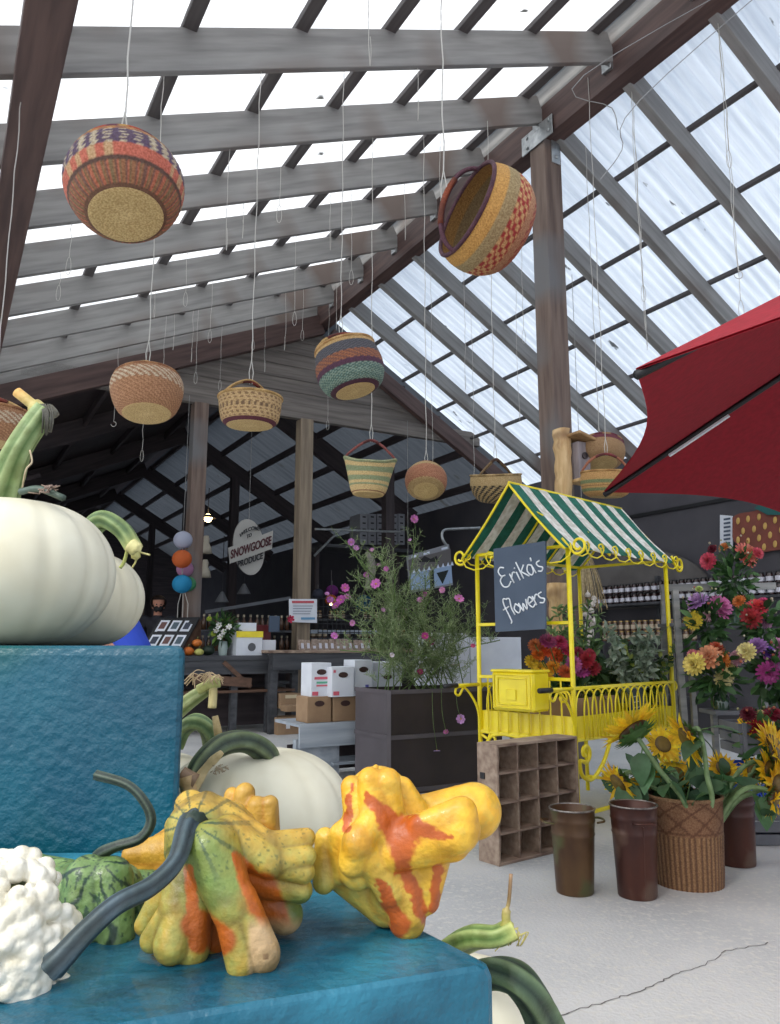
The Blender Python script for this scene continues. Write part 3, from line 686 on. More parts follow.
# big pumpkins behind the low box
pc = pumpkin((-.3, 1.80, .53), .217, .305, 'biggest white pumpkin behind the gourds, dark green stem arching over it', seed=9, nr=14)
s = stemtube(pc, PX(1.70, [(265, 768, .06), (264, 752, .02), (246, 741, -.02), (222, 745, -.05), (202, 763, -.08), (190, 785, -.1)]), [.032, .023, .021, .021, .019, .015], ['#28362c', '#75845f'], 5)
b = MB(); b.tube(spline(PX(1.58, [(222, 752, 0), (206, 768, 0), (192, 790, 0)]), 6), [.005, .007, .008, .009, .009, .008, .008, .009, .01, .011, .011, .012, .01], 8, col=lin3('#cfba8c')); b.tube(spline(PX(1.57, [(186, 776, 0), (190, 795, 0), (194, 812, 0)]), 6), [.02]*3+[.016]*4+[.012]*6, 9, col=lin3('#b99a6a')); b.tube(spline(PX(1.57, [(181, 774, 0), (188, 778, 0), (196, 782, 0)]), 4), .016, 8, col=lin3('#8a6e54'))
b.build('stem_end', m_stem, s, True, label='dry tan stem end')
b = MB()
for i in range(30):
    q = at(219+random.uniform(-6, 8), 769+random.uniform(-4, 4), 1.575); b.tube([q, q+V(random.uniform(-.012, .012), 0, random.uniform(-.006, .006))], .0012, 4, col=lin3('#a8977c'))
b.build('dry_fibres', m_stem, pc, True, kind='stuff')
pd = pumpkin((-.63, 2.14, .53), .175, .25, 'white pumpkin between the tall teal box and the biggest pumpkin', seed=11)
s = stemtube(pd, PX(2.1, [(213, 748, .05), (208, 730, .0), (196, 722, -.02), (184, 728, 0), (176, 745, .02)]), [.022, .02, .02, .02, .02], ['#4e6b46', '#93a670'], 5)
b = MB(); b.tube(PX(2.05, [(219, 738, 0), (215, 716, 0)]), [.012, .008], 8, col=lin3('#bda87a')); b.build('stem_end', m_stem, s, True)
pe = pumpkin((-.82, 2.42, .53), .15, .27, 'white pumpkin mostly hidden behind the tall teal box, with a forked dry stem', seed=12)
s = stemtube(pe, PX(2.3, [(150, 735, .0), (168, 718, 0), (190, 700, 0), (206, 689, 0)]), [.03, .024, .021, .018], ['#77884c', '#b0b886'], 5)
b = MB(); b.tube(spline(PX(2.28, [(198, 690, 0), (210, 684, 0), (219, 681, 0)]), 5), [.014]*5+[.018]*6, 8, col=lin3('#bfc27c')); b.tube(spline(PX(2.28, [(213, 684, 0), (213, 695, 0), (212, 708, 0)]), 5), .0125, 8, col=lin3('#cdbf8a'))
for i in range(20):
    q = at(190+random.uniform(-6, 22), 682+random.uniform(-5, 5), 2.25); b.tube(spline([q, q+V(.02, 0, .02), q+V(random.uniform(.02, .05), 0, random.uniform(-.01, .02))], 4), .0015, 4, col=lin3('#c0a888'))
b.build('stem_end', m_stem, s, True)
# pumpkins low in front at the corner of the box
pf = pumpkin((.30, 1.12, .22), .155, .24, 'white pumpkin below the corner of the low blue teal box, thick dark green stem', seed=15)
stemtube(pf, PX(.93, [(552, 1062, .12), (548, 1030, .06), (535, 1000, .02), (518, 980, 0), (496, 972, .02), (478, 976, .05)]), [.026, .021, .018, .017, .016, .015], ['#24382c', '#6f8560'], 5)
bx = poly_box('display_box', [V(.16, .92, 0), V(.5, .98, 0), V(.5, 1.4, 0), V(.2, 1.4, 0)], 0, .22, m_teal, 'small low teal box under the corner pumpkin')
pg = pumpkin((.13, 1.56, .22), .17, .26, 'white pumpkin hidden behind the low box, its pale green stem poking up', seed=16)
s = stemtube(pg, PX(1.32, [(440, 962, .2), (452, 948, .1), (472, 938, 0), (496, 937, -.02), (514, 929, -.02)]), [.024, .02, .017, .015, .016], ['#5c7a3c', '#a9b973'], 5, tipc='#cdd07c')
b = MB(); b.tube(spline(PX(1.3, [(508, 934, 0), (506, 915, 0), (509, 900, 0), (511, 874, 0)]), 6), [.011]*4+[.007]*5+[.003]*10, 8, colf=lambda u, th: lin(cmix3('#cfd36c', '#9a7c5c', u*1.3)))
for i in range(14):
    q = at(502+random.uniform(-4, 20), 932+random.uniform(-6, 6), 1.29); b.tube(spline([q, q+V(random.uniform(-.01, .02), 0, .005), q+V(random.uniform(-.015, .02), 0, random.uniform(-.02, .005))], 4), .001, 4, col=lin3('#c9be7c'))
b.build('stem_end', m_stem, s, True)
poly_box('display_box', [V(.02, 1.42, 0), V(.3, 1.42, 0), V(.3, 1.75, 0), V(-.02, 1.75, 0)], 0, .22, m_teal, 'small low teal box under the hidden pumpkin')
# ================================================================== GOURDS
def C(Y, a, b_, ra, rb):      # a, b: pixel + depth offset; radii in pixels
    k = Y/FPX*1.08; A = at(a[0], a[1], Y+a[2]); B_ = at(b_[0], b_[1], Y+b_[2]); return (A, B_, ra*k, rb*k)
def mixc(A, B_, t): t = np.clip(t, 0, 1)[:, None]; return A*(1-t)+B_*t
L = lambda h: np.array(lin(h))
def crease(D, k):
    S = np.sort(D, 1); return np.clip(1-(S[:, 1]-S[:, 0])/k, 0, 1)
# A: yellow winged gourd
Y = .82
cs = [C(Y, (398, 848, .03), (400, 880, .02), 42, 34), C(Y, (402, 880, .02), (407, 920, .0), 34, 16), C(Y, (378, 800, .03), (390, 850, .03), 30, 36),
      C(Y, (352, 787, -.005), (362, 835, -.01), 10, 15), C(Y, (370, 780, -.02), (380, 830, -.02), 11, 15), C(Y, (388, 781, -.02), (392, 830, -.01), 11, 13), C(Y, (401, 790, .01), (418, 822, .01), 12, 15), C(Y, (372, 776, .0), (376, 767, .0), 7, 2.5),
      C(Y, (412, 822, .03), (474, 811, .03), 21, 25), C(Y, (405, 838, -.02), (457, 829, -.03), 17, 20), C(Y, (420, 824, -.035), (462, 812, -.035), 9, 13), C(Y, (395, 850, -.02), (452, 842, -.02), 17, 16), C(Y, (460, 803, .05), (480, 808, .05), 16, 17),
      C(Y, (372, 822, -.03), (358, 842, -.038), 12, 12), C(Y, (358, 840, -.038), (352, 862, -.03), 12.5, 12), C(Y, (362, 845, -.03), (390, 892, -.015), 12, 12), C(Y, (376, 850, -.015), (400, 915, -.01), 12, 9), C(Y, (402, 850, -.01), (412, 918, -.012), 12, 8), C(Y, (352, 832, -.01), (358, 872, -.01), 14, 15), C(Y, (340, 834, -.01), (341, 872, 0), 9.5, 10), C(Y, (325, 838, .0), (324, 882, .0), 9, 10), C(Y, (350, 870, .02), (386, 905, .02), 22, 18), C(Y, (430, 850, .0), (426, 900, .0), 20, 12)]
def colA(P, D):
    px = 390+FPX*P[:, 0]/(P[:, 1]*CP+(P[:, 2]-EYE)*SP); py = 512-FPX*((-P[:, 1]*SP+(P[:, 2]-EYE)*CP)/(P[:, 1]*CP+(P[:, 2]-EYE)*SP))
    n = vnoise(P, 90)*.6+vnoise(P, 260, 3)*.4; c = mixc(np.tile(L('#dda020'), (len(P), 1)), np.tile(L('#e9bb3a'), (len(P), 1)), vnoise(P, 50, 5))
    c = mixc(c, np.tile(L('#b4ab54'), (len(P), 1)), np.clip((py-855)/50, 0, .75)*np.clip((440-px)/60, 0, 1)+np.clip((340-px)/40, 0, .4)+.25*(n > .62))
    star = np.zeros(len(P))
    for (x0, y0, x1, y1, w0, w1) in ((405, 838, 366, 795, 16, 3), (405, 835, 400, 870, 17, 7), (403, 865, 426, 925, 8, 5), (412, 826, 452, 838, 10, 2), (378, 880, 402, 928, 4, 10), (438, 868, 433, 925, 5, 4), (352, 785, 346, 830, 1, 2)):
        dx, dy = x1-x0, y1-y0; t = np.clip(((px-x0)*dx+(py-y0)*dy)/(dx*dx+dy*dy), 0, 1); d = np.hypot(px-x0-t*dx, py-y0-t*dy); star = np.maximum(star, np.clip(1.2-(d-13*(n-.5))/(w0+(w1-w0)*t), 0, .35)/.35)
    c = mixc(c, np.tile(L('#b9591a'), (len(P), 1)), star)
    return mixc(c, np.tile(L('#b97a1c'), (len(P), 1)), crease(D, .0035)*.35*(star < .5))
ga = thing('ornamental_gourd', at(407, 936, Y), 'bright yellow winged gourd with an orange star, at the corner of the low box', 'gourd')
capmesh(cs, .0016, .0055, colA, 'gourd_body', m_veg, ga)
b = MB(); b.ball(at(407, 931, Y), .009, 12, sc=(1, 1, .7), col=lin3('#3c3020')); b.build('blossom_end', m_stem, ga, True, label='dark dry blossom end')
# B: green and orange fingered gourd
Y = .79
cs = [C(Y, (218, 868, .04), (232, 905, .04), 46, 44), C(Y, (200, 832, .0), (215, 860, .02), 30, 40),
      C(Y, (212, 850, -.035), (232, 905, -.05), 24, 18), C(Y, (230, 900, -.05), (242, 962, -.055), 15, 13), C(Y, (240, 900, -.05), (262, 953, -.05), 14, 14.5), C(Y, (262, 953, -.05), (264, 958, -.05), 13, 12),
      C(Y, (192, 852, -.01), (178, 905, -.03), 18, 15), C(Y, (178, 905, -.03), (152, 940, -.03), 13, 10), C(Y, (196, 868, -.02), (172, 945, -.04), 16, 15), C(Y, (185, 860, .0), (145, 925, -.01), 15, 9), C(Y, (200, 880, -.03), (192, 948, -.03), 14, 15), C(Y, (204, 900, .0), (210, 935, .0), 26, 20),
      C(Y, (222, 822, .0), (268, 848, -.01), 17, 13), C(Y, (268, 846, -.01), (306, 838, -.0), 12, 8.5), C(Y, (228, 835, -.02), (270, 862, -.02), 16, 13), C(Y, (270, 862, -.02), (306, 856, -.01), 11, 9), C(Y, (240, 850, -.02), (304, 872, -.01), 15, 9.5), C(Y, (250, 870, .0), (300, 890, .0), 22, 11), C(Y, (255, 885, .02), (285, 915, .02), 24, 16),
      C(Y, (186, 812, -.005), (206, 806, .0), 10, 12), C(Y, (206, 806, .0), (232, 820, .01), 12, 15), C(Y, (176, 826, .01), (180, 850, .01), 10, 14), C(Y, (190, 806, .02), (235, 830, .04), 14, 20)]
def colB(P, D):
    px = 390+FPX*P[:, 0]/(P[:, 1]*CP+(P[:, 2]-EYE)*SP); py = 512-FPX*((-P[:, 1]*SP+(P[:, 2]-EYE)*CP)/(P[:, 1]*CP+(P[:, 2]-EYE)*SP)); T = lambda h: np.tile(L(h), (len(P), 1))
    n = vnoise(P, 110)*.6+vnoise(P, 300, 3)*.4; c = mixc(T('#b5963a'), T('#98a055'), n*1.2-.2)
    d = np.hypot(px-192, py-823); up = np.clip((855-py)/35, 0, 1)*np.clip((px-215)/30, 0, 1)
    c = mixc(c, T('#6c8440'), np.clip(1.3-np.hypot((px-205)/38, (py-862)/50), 0, .9))
    c = mixc(c, T('#d0a038'), up*.9); c = mixc(c, T('#caa440'), np.clip((815-py)/12, 0, .9))
    c = mixc(c, T('#5e7c3c'), np.clip((935-py)/30, 0, 1)*np.clip((245-px)/10, 0, 1)*np.clip((px-200)/10, 0, 1)*np.clip((py-870)/20, 0, .6))
    c = mixc(c, T('#50723a'), np.clip((px-275)/20, 0, 1)*np.clip((py-885)/20, 0, .8))
    org = np.zeros(len(P))
    for (x0, y0, x1, y1, w0, w1) in ((188, 868, 198, 945, 4, 9), (198, 925, 222, 940, 16, 14), (236, 855, 262, 900, 4, 17), (262, 890, 276, 925, 17, 15)):
        dx, dy = x1-x0, y1-y0; t = np.clip(((px-x0)*dx+(py-y0)*dy)/(dx*dx+dy*dy), 0, 1); q = np.hypot(px-x0-t*dx, py-y0-t*dy); org = np.maximum(org, np.clip(1.2-(q-5*(n-.5))/(w0+(w1-w0)*t), 0, .3)/.3)
    low = (D[:, :2].min(1) < .004) & (np.min(D[:, 2:], 1) > .001); c = mixc(c, T('#b05a14'), org)
    tan = np.clip((px-246)/5, 0, 1)*np.clip((py-915)/14, 0, 1); c = mixc(c, T('#c2a278'), tan); c = mixc(c, T('#8f6f50'), tan*(np.hypot(px-266, py-957) < 3.2))
    an = np.arctan2(py-823, px-192); stripe = (np.cos(an*11) > .86)*(d < 62)*(d > 10); c = mixc(c, T('#2c4a34'), stripe*np.clip(1.2-d/62, 0, 1))
    fl = vnoise(P, 420, 9); c = mixc(c, T('#35502c'), (fl > .8)*(org < .5)*(tan < .3)*.6*np.clip((880-py+px*.0)/30+.6, 0, 1))
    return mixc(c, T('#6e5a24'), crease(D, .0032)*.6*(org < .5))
gb = thing('ornamental_gourd', at(215, 945, Y), 'green, yellow and orange gourd with many fingers and a long blue green stem', 'gourd')
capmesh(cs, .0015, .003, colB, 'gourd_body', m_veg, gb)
s = stemtube(gb, PX(.745, [(193, 822, .025), (186, 832, .0), (176, 862, -.03), (152, 886, -.05), (118, 904, -.07), (90, 928, -.08), (62, 958, -.09), (52, 968, -.09)]), [.0125, .0092, .0078, .0078, .008, .0085, .0095, .0105], ['#1f2c34', '#4a5c66'], 5, lab='long dark blue green stem', rd=.1)
b = MB(); b.lathe([(.012, -.006), (.0115, .002), (.0095, .005), (.001, .005)], at(194, 824, .757), 20, frame(UP, R)@Matrix.Rotation(0, 3, 'X'), rf=lambda th, u: 1+.08*math.cos(9*th), col=lin3('#24342c')); b.build('stem_base', m_stem, gb, True)
# C: small green striped gourd
Y = .86
cs = [C(Y, (95, 905, .0), (97, 925, .0), 40, 36), C(Y, (58, 885, .03), (35, 868, .04), 24, 13), C(Y, (70, 895, .0), (62, 925, .0), 26, 24), C(Y, (88, 880, -.03), (84, 930, -.045), 20, 19), C(Y, (110, 880, -.03), (116, 940, -.05), 19, 15), C(Y, (122, 885, .0), (133, 930, .0), 17, 14), C(Y, (128, 890, .03), (150, 885, .04), 18, 13), C(Y, (105, 950, -.02), (103, 958, -.02), 16, 13), C(Y, (72, 948, -.02), (68, 958, -.02), 16, 13)]
def colC(P, D):
    px = 390+FPX*P[:, 0]/(P[:, 1]*CP+(P[:, 2]-EYE)*SP); py = 512-FPX*((-P[:, 1]*SP+(P[:, 2]-EYE)*CP)/(P[:, 1]*CP+(P[:, 2]-EYE)*SP)); T = lambda h: np.tile(L(h), (len(P), 1))
    n = vnoise(P, 130); c = mixc(T('#567a42'), T('#829e62'), n); an = np.arctan2(py-862, px-98); d = np.hypot(px-98, py-862)
    c = mixc(c, T('#1d3a2e'), np.clip((np.cos(an*9+.4*np.sin(d*.2))-.80)*8, 0, 1)*(d < 90)); c = mixc(c, T('#21402f'), (vnoise(P*np.array([1, 1, .45]), 380, 4) > .74)*.9)
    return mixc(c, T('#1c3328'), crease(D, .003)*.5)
gc = thing('ornamental_gourd', at(97, 965, Y), 'dark green striped gourd with a thin curved stem, against the tall teal box', 'gourd')
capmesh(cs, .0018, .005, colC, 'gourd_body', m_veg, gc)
stemtube(gc, PX(.84, [(98, 868, .02), (101, 854, 0), (116, 846, -.01), (140, 838, -.01), (151, 822, -.01), (146, 804, -.01), (128, 785, -.01), (96, 775, 0)]), [.011, .0065, .0052, .005, .005, .0046, .0044, .005], ['#24302f', '#4d5c50'], 5, lab='thin curling dark stem', rd=.1)
# D: white warty gourd
Y = .69; rn = random.Random(4); cen = at(6, 950, Y+.03); cs = [C(Y, (2, 925, .03), (2, 985, .03), 40, 38)]; kk = Y/FPX*1.08; ws = []
for i in range(560):
    a = rn.uniform(0, 2*PI); zc = rn.uniform(-1, 1); sx = math.sqrt(1-zc*zc); d = V(sx*math.cos(a), sx*math.sin(a), zc)
    if d.y > .25: continue
    q = cen+V(d.x*50*kk, d.y*50*kk, d.z*72*kk); r = rn.choice((4.5, 5.5, 7, 8.5, 10))*kk; q += d*r*.25; ws.append((q, q+d*r*.4, r, r*.9))
for i in range(150):
    dx = rn.uniform(-20, 42); dz = rn.uniform(-62, 62); yy = math.sqrt(max(46**2-dx*dx-max(0, abs(dz)-30)**2, 0)); r = rn.choice((5.5, 7, 8.5))*kk
    q = at(4+dx, 952+dz, Y+.03-yy*kk*.95); ws.append((q, q+V(0, -1, 0)*r*.3, r, r*.9))
cs += ws
def colD(P, D):
    T = lambda h: np.tile(L(h), (len(P), 1)); dep = np.clip((D[:, 0]/kk)/10, 0, 1); c = mixc(T('#9fae5e'), T('#efeadb'), dep*1.5); return mixc(c, T('#f6f3ea'), vnoise(P, 90)*.5)
gd = thing('ornamental_gourd', at(6, 1030, Y), 'knobbly white warted gourd cut off at the corner of the view', 'gourd')
capmesh(cs, .0016, .0012, colD, 'gourd_body', m_veg, gd)
# E: yellow gourd behind
Y = .93
cs = [C(Y, (190, 868, .03), (215, 870, .03), 42, 42), C(Y, (175, 850, .0), (132, 855, .0), 18, 9), C(Y, (175, 862, 0), (136, 868, 0), 16, 9), C(Y, (240, 850, 0), (245, 793, 0), 15, 9), C(Y, (225, 850, 0), (232, 795, .01), 12, 7), C(Y, (258, 860, -.01), (257, 806, -.01), 14, 8.5), C(Y, (268, 862, -.01), (270, 804, -.01), 12, 7.5), C(Y, (200, 850, 0), (160, 848, .02), 18, 12)]
def colE(P, D):
    T = lambda h: np.tile(L(h), (len(P), 1)); py = 512-FPX*((-P[:, 1]*SP+(P[:, 2]-EYE)*CP)/(P[:, 1]*CP+(P[:, 2]-EYE)*SP)); px = 390+FPX*P[:, 0]/(P[:, 1]*CP+(P[:, 2]-EYE)*SP)
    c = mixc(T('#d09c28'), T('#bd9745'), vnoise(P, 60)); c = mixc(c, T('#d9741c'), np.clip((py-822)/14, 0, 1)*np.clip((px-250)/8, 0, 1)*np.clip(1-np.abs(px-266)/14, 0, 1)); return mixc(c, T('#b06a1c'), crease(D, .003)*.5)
ge = thing('ornamental_gourd', at(205, 915, Y), 'yellow fingered gourd mostly hidden behind the green and orange gourd', 'gourd')
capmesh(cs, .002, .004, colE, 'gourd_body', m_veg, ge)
# ================================================================== YELLOW FLOWER CART
th = math.radians(44); cu = V(math.cos(th), math.sin(th), 0); cw = V(-math.sin(th), math.cos(th), 0)
N0 = V(1.062, 4.6, 0); CL, CW_ = 1.22, .70
def K(a, b_, z): return N0+cu*a+cw*b_+UP*z
fc = frame(cu)
cart = thing('flower_cart', N0, 'yellow metal flower cart with a green and white striped awning', 'cart')
zT = 1.635; zRl = EYE-42/FPX*4.6*1.0; zTr = EYE-91/FPX*4.6; zTt = zTr+.13
def lt(pts, r, n=8): b = MB(); b.tube(pts, r, n); return b
for a, b_ in ((0, 0), (CL, 0), (0, CW_), (CL, CW_)):
    m = MB(); m.tube([K(a, b_, 0), K(a, b_, zT)], .015, 10); m.build('corner_post', m_yel, cart, True)
m = MB(); q = .013
for p, r in ((K(0, 0, zT), K(CL, 0, zT)), (K(0, CW_, zT), K(CL, CW_, zT)), (K(0, 0, zT), K(0, CW_, zT)), (K(CL, 0, zT), K(CL, CW_, zT)), (K(0, 0, zRl), K(CL, 0, zRl)), (K(0, CW_, zRl), K(CL, CW_, zRl)), (K(CL, 0, zRl), K(CL, CW_, zRl)), (K(0, 0, zTr), K(CL, 0, zTr)), (K(0, CW_, zTr), K(CL, CW_, zTr)), (K(0, 0, zTr), K(0, CW_, zTr)), (K(CL, 0, zTr), K(CL, CW_, zTr)), (K(0, 0, zRl+.05), K(0, CW_, zRl+.05)), (K(0, 0, EYE+.13), K(0, CW_, EYE+.13)), (K(0, 0, .1), K(CL, 0, .1)), (K(CL, 0, .1), K(CL, CW_, .1))):
    m.bar(p, r, .02, .02, bev=.003)
m.build('frame_rail', m_yel, cart)
# tray
m = MB(); m.box(K(CL/2, CW_/2, zTr+.012), (CL, CW_, .012), fc)
for a, b_, sx, sy in ((CL/2, .012, CL, .006), (CL/2, CW_-.012, CL, .006), (.012, CW_/2, .006, CW_), (CL-.012, CW_/2, .006, CW_)): m.box(K(a, b_, zTr+.065), (sx, sy, .13), fc)
m.build('tray', m_yel, cart, fr=fc)
# interlaced arches on the sides
def arches(P, Q, name):
    L_ = (Q-P).length; n = int(L_/.086); d = (Q-P)/L_; h = zRl-zTr; m = MB()
    for i in range(n+1):
        x0 = L_*i/n-.0; x1 = x0+L_/n*1.55
        if x1 > L_+.02: break
        pts = [P+d*x0]+[P+d*x0+UP*h*.55]+[P+d*((x0+x1)/2-(x1-x0)/2*math.cos(PI*k/8))+UP*(h*.55+(h*.42)*math.sin(PI*k/8)) for k in range(1, 8)]+[P+d*x1+UP*h*.55, P+d*x1]
        m.tube(pts, .0055, 6)
    return m.build('arched_railing', m_yel, cart, True)
arches(K(0, -.012, zTr), K(CL, -.012, zTr), 'a'); arches(K(0, CW_+.012, zTr), K(CL, CW_+.012, zTr), 'b'); arches(K(CL+.012, 0, zTr), K(CL+.012, CW_, zTr), 'c')
m = MB()
for i in range(1, 9): m.bar(K(-.01, CW_*i/9, zTr), K(-.01, CW_*i/9, zRl+.04), .009, .009)
m.build('end_railing', m_yel, cart)
def scroll(P, d1, d2, pts, r=.012, name='scroll'):      # pts in (d1, d2) metres
    m = MB(); m.tube(spline([P+d1*a+d2*c for a, c in pts], 6), r, 8); return m.build(name, m_yel, cart, True)
def curl(cx, cz, r0, a0, turns, sgn=1, shrink=.72):
    out = []; n = int(turns*10)
    for i in range(n+1):
        a = a0+sgn*2*PI*turns*i/n; r = r0*(1-shrink*i/n); out.append((cx+r*math.cos(a), cz+r*math.sin(a)))
    return out
# leg brackets: big swept scrolls under the tray
scroll(K(0, 0, zTr), cw, UP, [(CW_-.02, -.12), (CW_-.1, -.02), (CW_*.62, -.01), (CW_*.38, -.06), (.12, -.17), (.05, -.27)]+curl(.10, -.29, .055, PI, 1.1, 1))
scroll(K(0, CW_, zTr), -cw, UP, [(.01, -.02)]+curl(.08, -.06, .05, PI/2, .9, -1)[::-1]+[(.02, -.2)], .009)
scroll(K(0, 0, zTr), cu, UP, curl(.1, -.075, .055, -PI/2, 1.0, 1)[::-1]+[(.04, -.12), (.06, -.2), (.16, -.23), (.28, -.16), (.36, -.06), (.38, -.01)])
scroll(K(CL, 0, zTr), -cu, UP, curl(.1, -.075, .055, -PI/2, 1.0, 1)[::-1]+[(.04, -.12), (.06, -.2), (.16, -.23), (.28, -.16), (.36, -.06), (.38, -.01)])
scroll(K(CL, 0, zTr), cw, UP, [(CW_-.02, -.12), (CW_-.1, -.02), (CW_*.62, -.01), (CW_*.38, -.06), (.12, -.17), (.05, -.27)]+curl(.10, -.29, .055, PI, 1.1, 1))
scroll(K(0, 0, zRl), cw, UP, curl(.075, -.055, .035, PI/2, 1.1, 1)[::-1]+[(.03, -.03), (0.012, -.11), (0, -.2)], .007)
scroll(K(CL, 0, zRl), cu, UP, curl(.035, -.035, .03, PI/2, 1.0, -1)[::-1]+[(.012, -.08), (.004, -.14)], .007)
# handles with black grips reaching out from the end
for b_ in (0, CW_):
    m = MB(); m.tube([K(0, b_, zRl), K(-.24, b_, zRl)], .011, 8)
    m.tube(spline([K(*p) for p in [(-.21, b_, zRl-.03), (-.2, b_, zRl-.055), (-.17, b_, zRl-.05), (-.165, b_, zRl-.02), (-.2, b_, zRl-.005), (-.26, b_, zRl-.02), (-.24, b_, zRl-.02), (-.12, b_, zRl-.04), (-.04, b_, zRl-.12), (-.01, b_, zRl-.3)] if p[0] > -.25 or True][3:4]+[K(-.2, b_, zRl-.06), K(-.235, b_, zRl-.045), K(-.22, b_, zRl-.012), K(-.15, b_, zRl-.015), K(-.08, b_, zRl-.07), K(-.02, b_, zRl-.16), K(0, b_, zRl-.3)], 5), .008, 6)
    h_ = m.build('push_handle', m_yel, cart, True); m = MB(); m.tube([K(-.22, b_, zRl), K(-.335, b_, zRl)], .015, 10); m.build('grip', m_black, h_, True, label='black rubber grip')
# awning
zr2 = zT+.425; ov = .045; rise = zr2-zT
def aw(a, s, side):      # a along, s 0 ridge..1 eave
    bb = CW_/2+side*(CW_/2+ov)*s; return K(a, bb, zr2-(rise+.02)*s-.015*math.sin(PI*s))
def stripes(a): return int((a+.10)/.105) % 2 == 0
for side, nm in ((-1, 'near'), (1, 'far')):
    m = MB(); n = 54; ks = 8; a0, a1 = -.10, CL+.06
    for off in (0, .004):
        for i in range(n):
            x0 = lerp(a0, a1, i/n); x1 = lerp(a0, a1, (i+1)/n); cc = lin('#2a7a68') if stripes((x0+x1)/2) else lin('#f6f4ee')
            vs = [aw(x, k/ks, side)+UP*off+UP*.004*math.sin(x*30+k) for x in (x0, x1) for k in range(ks+1)]
            m.add(vs, [(k, k+1, ks+2+k, ks+1+k) for k in range(ks)], 0, cc)
    m.build('awning', mat('striped_canvas', '#ffffff', '#dcd8d0', 25, rough=.8, attr=True, trans=.25), cart, True)
m = MB(); m.tube([K(-.10, CW_/2, zr2), K(CL+.06, CW_/2, zr2)], .009, 6)
for a in (-.10, CL*.33, CL*.66, CL+.06):
    for side in (-1, 1): m.tube([aw(a, k/6, side)-UP*.01 for k in range(7)], .008, 6)
m.build('awning_frame', m_yel, cart, True)
for a in (-.05,):       # arch ribs in the gable
    m = MB()
    for f in (.55,):
        m.tube(spline([K(a, CW_*f*.0+CW_/2-(CW_/2+ov)*f, zT+.01+rise*(1-f)*.96), K(a, CW_/2-(CW_/2)*f*.5, zr2-.10-.1*f), K(a+.02, CW_/2+.02, zr2-.02-.0*f)], 6), .005, 5)
    m.build('gable_rib', m_yel, cart, True)
def border(P, d, L_, n, r, out):      # row of linked curls along an eave
    m = MB(); w_ = L_/n
    for i in range(n):
        c0 = w_*(i+.5)
        m.tube([P+d*(c0+x)+UP*z*.6+out*.012 for x, z in curl(0, -.02, w_*.62, PI*.95, .62, 1, .0)[:8]+curl(w_*.42, .0, w_*.24, -.5, .9, 1, .6)], r, 6)
    return m.build('scroll_border', m_yel, cart, True)
border(K(-.04, -ov, zT+.01), cu, CL+.1, 8, .0048, -cw); border(K(-.055, -ov, zT-.02), cw, CW_+2*ov, 4, .0048, -cu); border(K(-.04, CW_+ov, zT+.01), cu, CL+.1, 8, .0048, cw)
for P, d in ((K(-.05, -ov, zT-.01), -cw), (K(-.05, CW_+ov, zT-.01), cw), (K(CL+.06, -ov, zT-.02), cu)):
    m = MB(); m.tube(spline([P-d*.05+UP*.05]+[P+d*x+UP*z for x, z in curl(.06, .0, .052, -PI*.75, 1.25, 1, .6)], 4), .0085, 8); m.build('corner_scroll', m_yel, cart, True)
# yellow tin box on the end
bxc = K(-.1, .30, 0); zb0 = EYE-66/FPX*4.5; zb1 = EYE-27/FPX*4.5
tb = thing('tin_box', K(-.105, .30, zb0), 'yellow tin box with an embossed front, hung on the end of the flower cart', 'box')
m = MB(); m.box(K(-.105, .30, (zb0+zb1)/2), (.16, .31, zb1-zb0), fc, bev=.012)
hz = (zb0+zb1)/2; hh_ = (zb1-zb0)
m.build('box_body', m_yel, tb, fr=fc)
for s_, nm in ((.84, 'outer'), (.66, 'inner')):
    m = MB(); W2 = .31*s_/2; H2 = hh_*s_/2; P = [K(-.187, .30+a*W2, hz+c*H2) for a, c in ((-1, -1), (1, -1), (1, 1), (-1, 1), (-1, -1))]; m.tube(P, .006, 6, cap=False); m.build('embossed_frame', m_yel, tb, True)
m = MB(); m.bar(K(-.19, .34, hz-.02), K(-.19, .27, hz-.02), .006, .06, bev=.002); m.build('latch', m_yel, tb)
m = MB(); m.box(K(-.105, .30, zb1+.004), (.17, .32, .016), fc, bev=.006); m.build('lid', m_yel, tb, fr=fc)
# chalkboard sign
sg = thing('chalkboard_sign', K(-.07, .2, EYE+.1), 'slate grey chalkboard lettered in chalk, hung on the end of the flower cart', 'sign')
S0, S1 = K(-.075, .15, 0), K(-.075, .53, 0)      # right, left edges seen from the front
def onend(px, py, off=-.09): return onplane(px, py, cu, K(off, 0, 0))
A_ = [onend(494, 549), onend(546, 541), onend(546, 629), onend(496, 632)]
m = MB(); nn = -cu; m.add([p+nn*.006 for p in A_]+[p-nn*.006 for p in A_], [(0, 1, 2, 3), (7, 6, 5, 4), (0, 4, 5, 1), (1, 5, 6, 2), (2, 6, 7, 3), (3, 7, 4, 0)]); m.build('board', m_chalk, sg)
def chalk(strokes, ox, oy, sx, sy, rot, name):
    m = MB(); ca, sa = math.cos(rot), math.sin(rot)
    for st in strokes:
        q = []
        for x, y in st:
            X = x*sx; Y_ = y*sy; q.append(onend(ox+X*ca-Y_*sa, oy+X*sa+Y_*ca, -.099))
        m.tube(spline(q, 4) if len(q) > 2 else q, .0048, 5)
    return m.build(name, m_chalkw, sg, True)
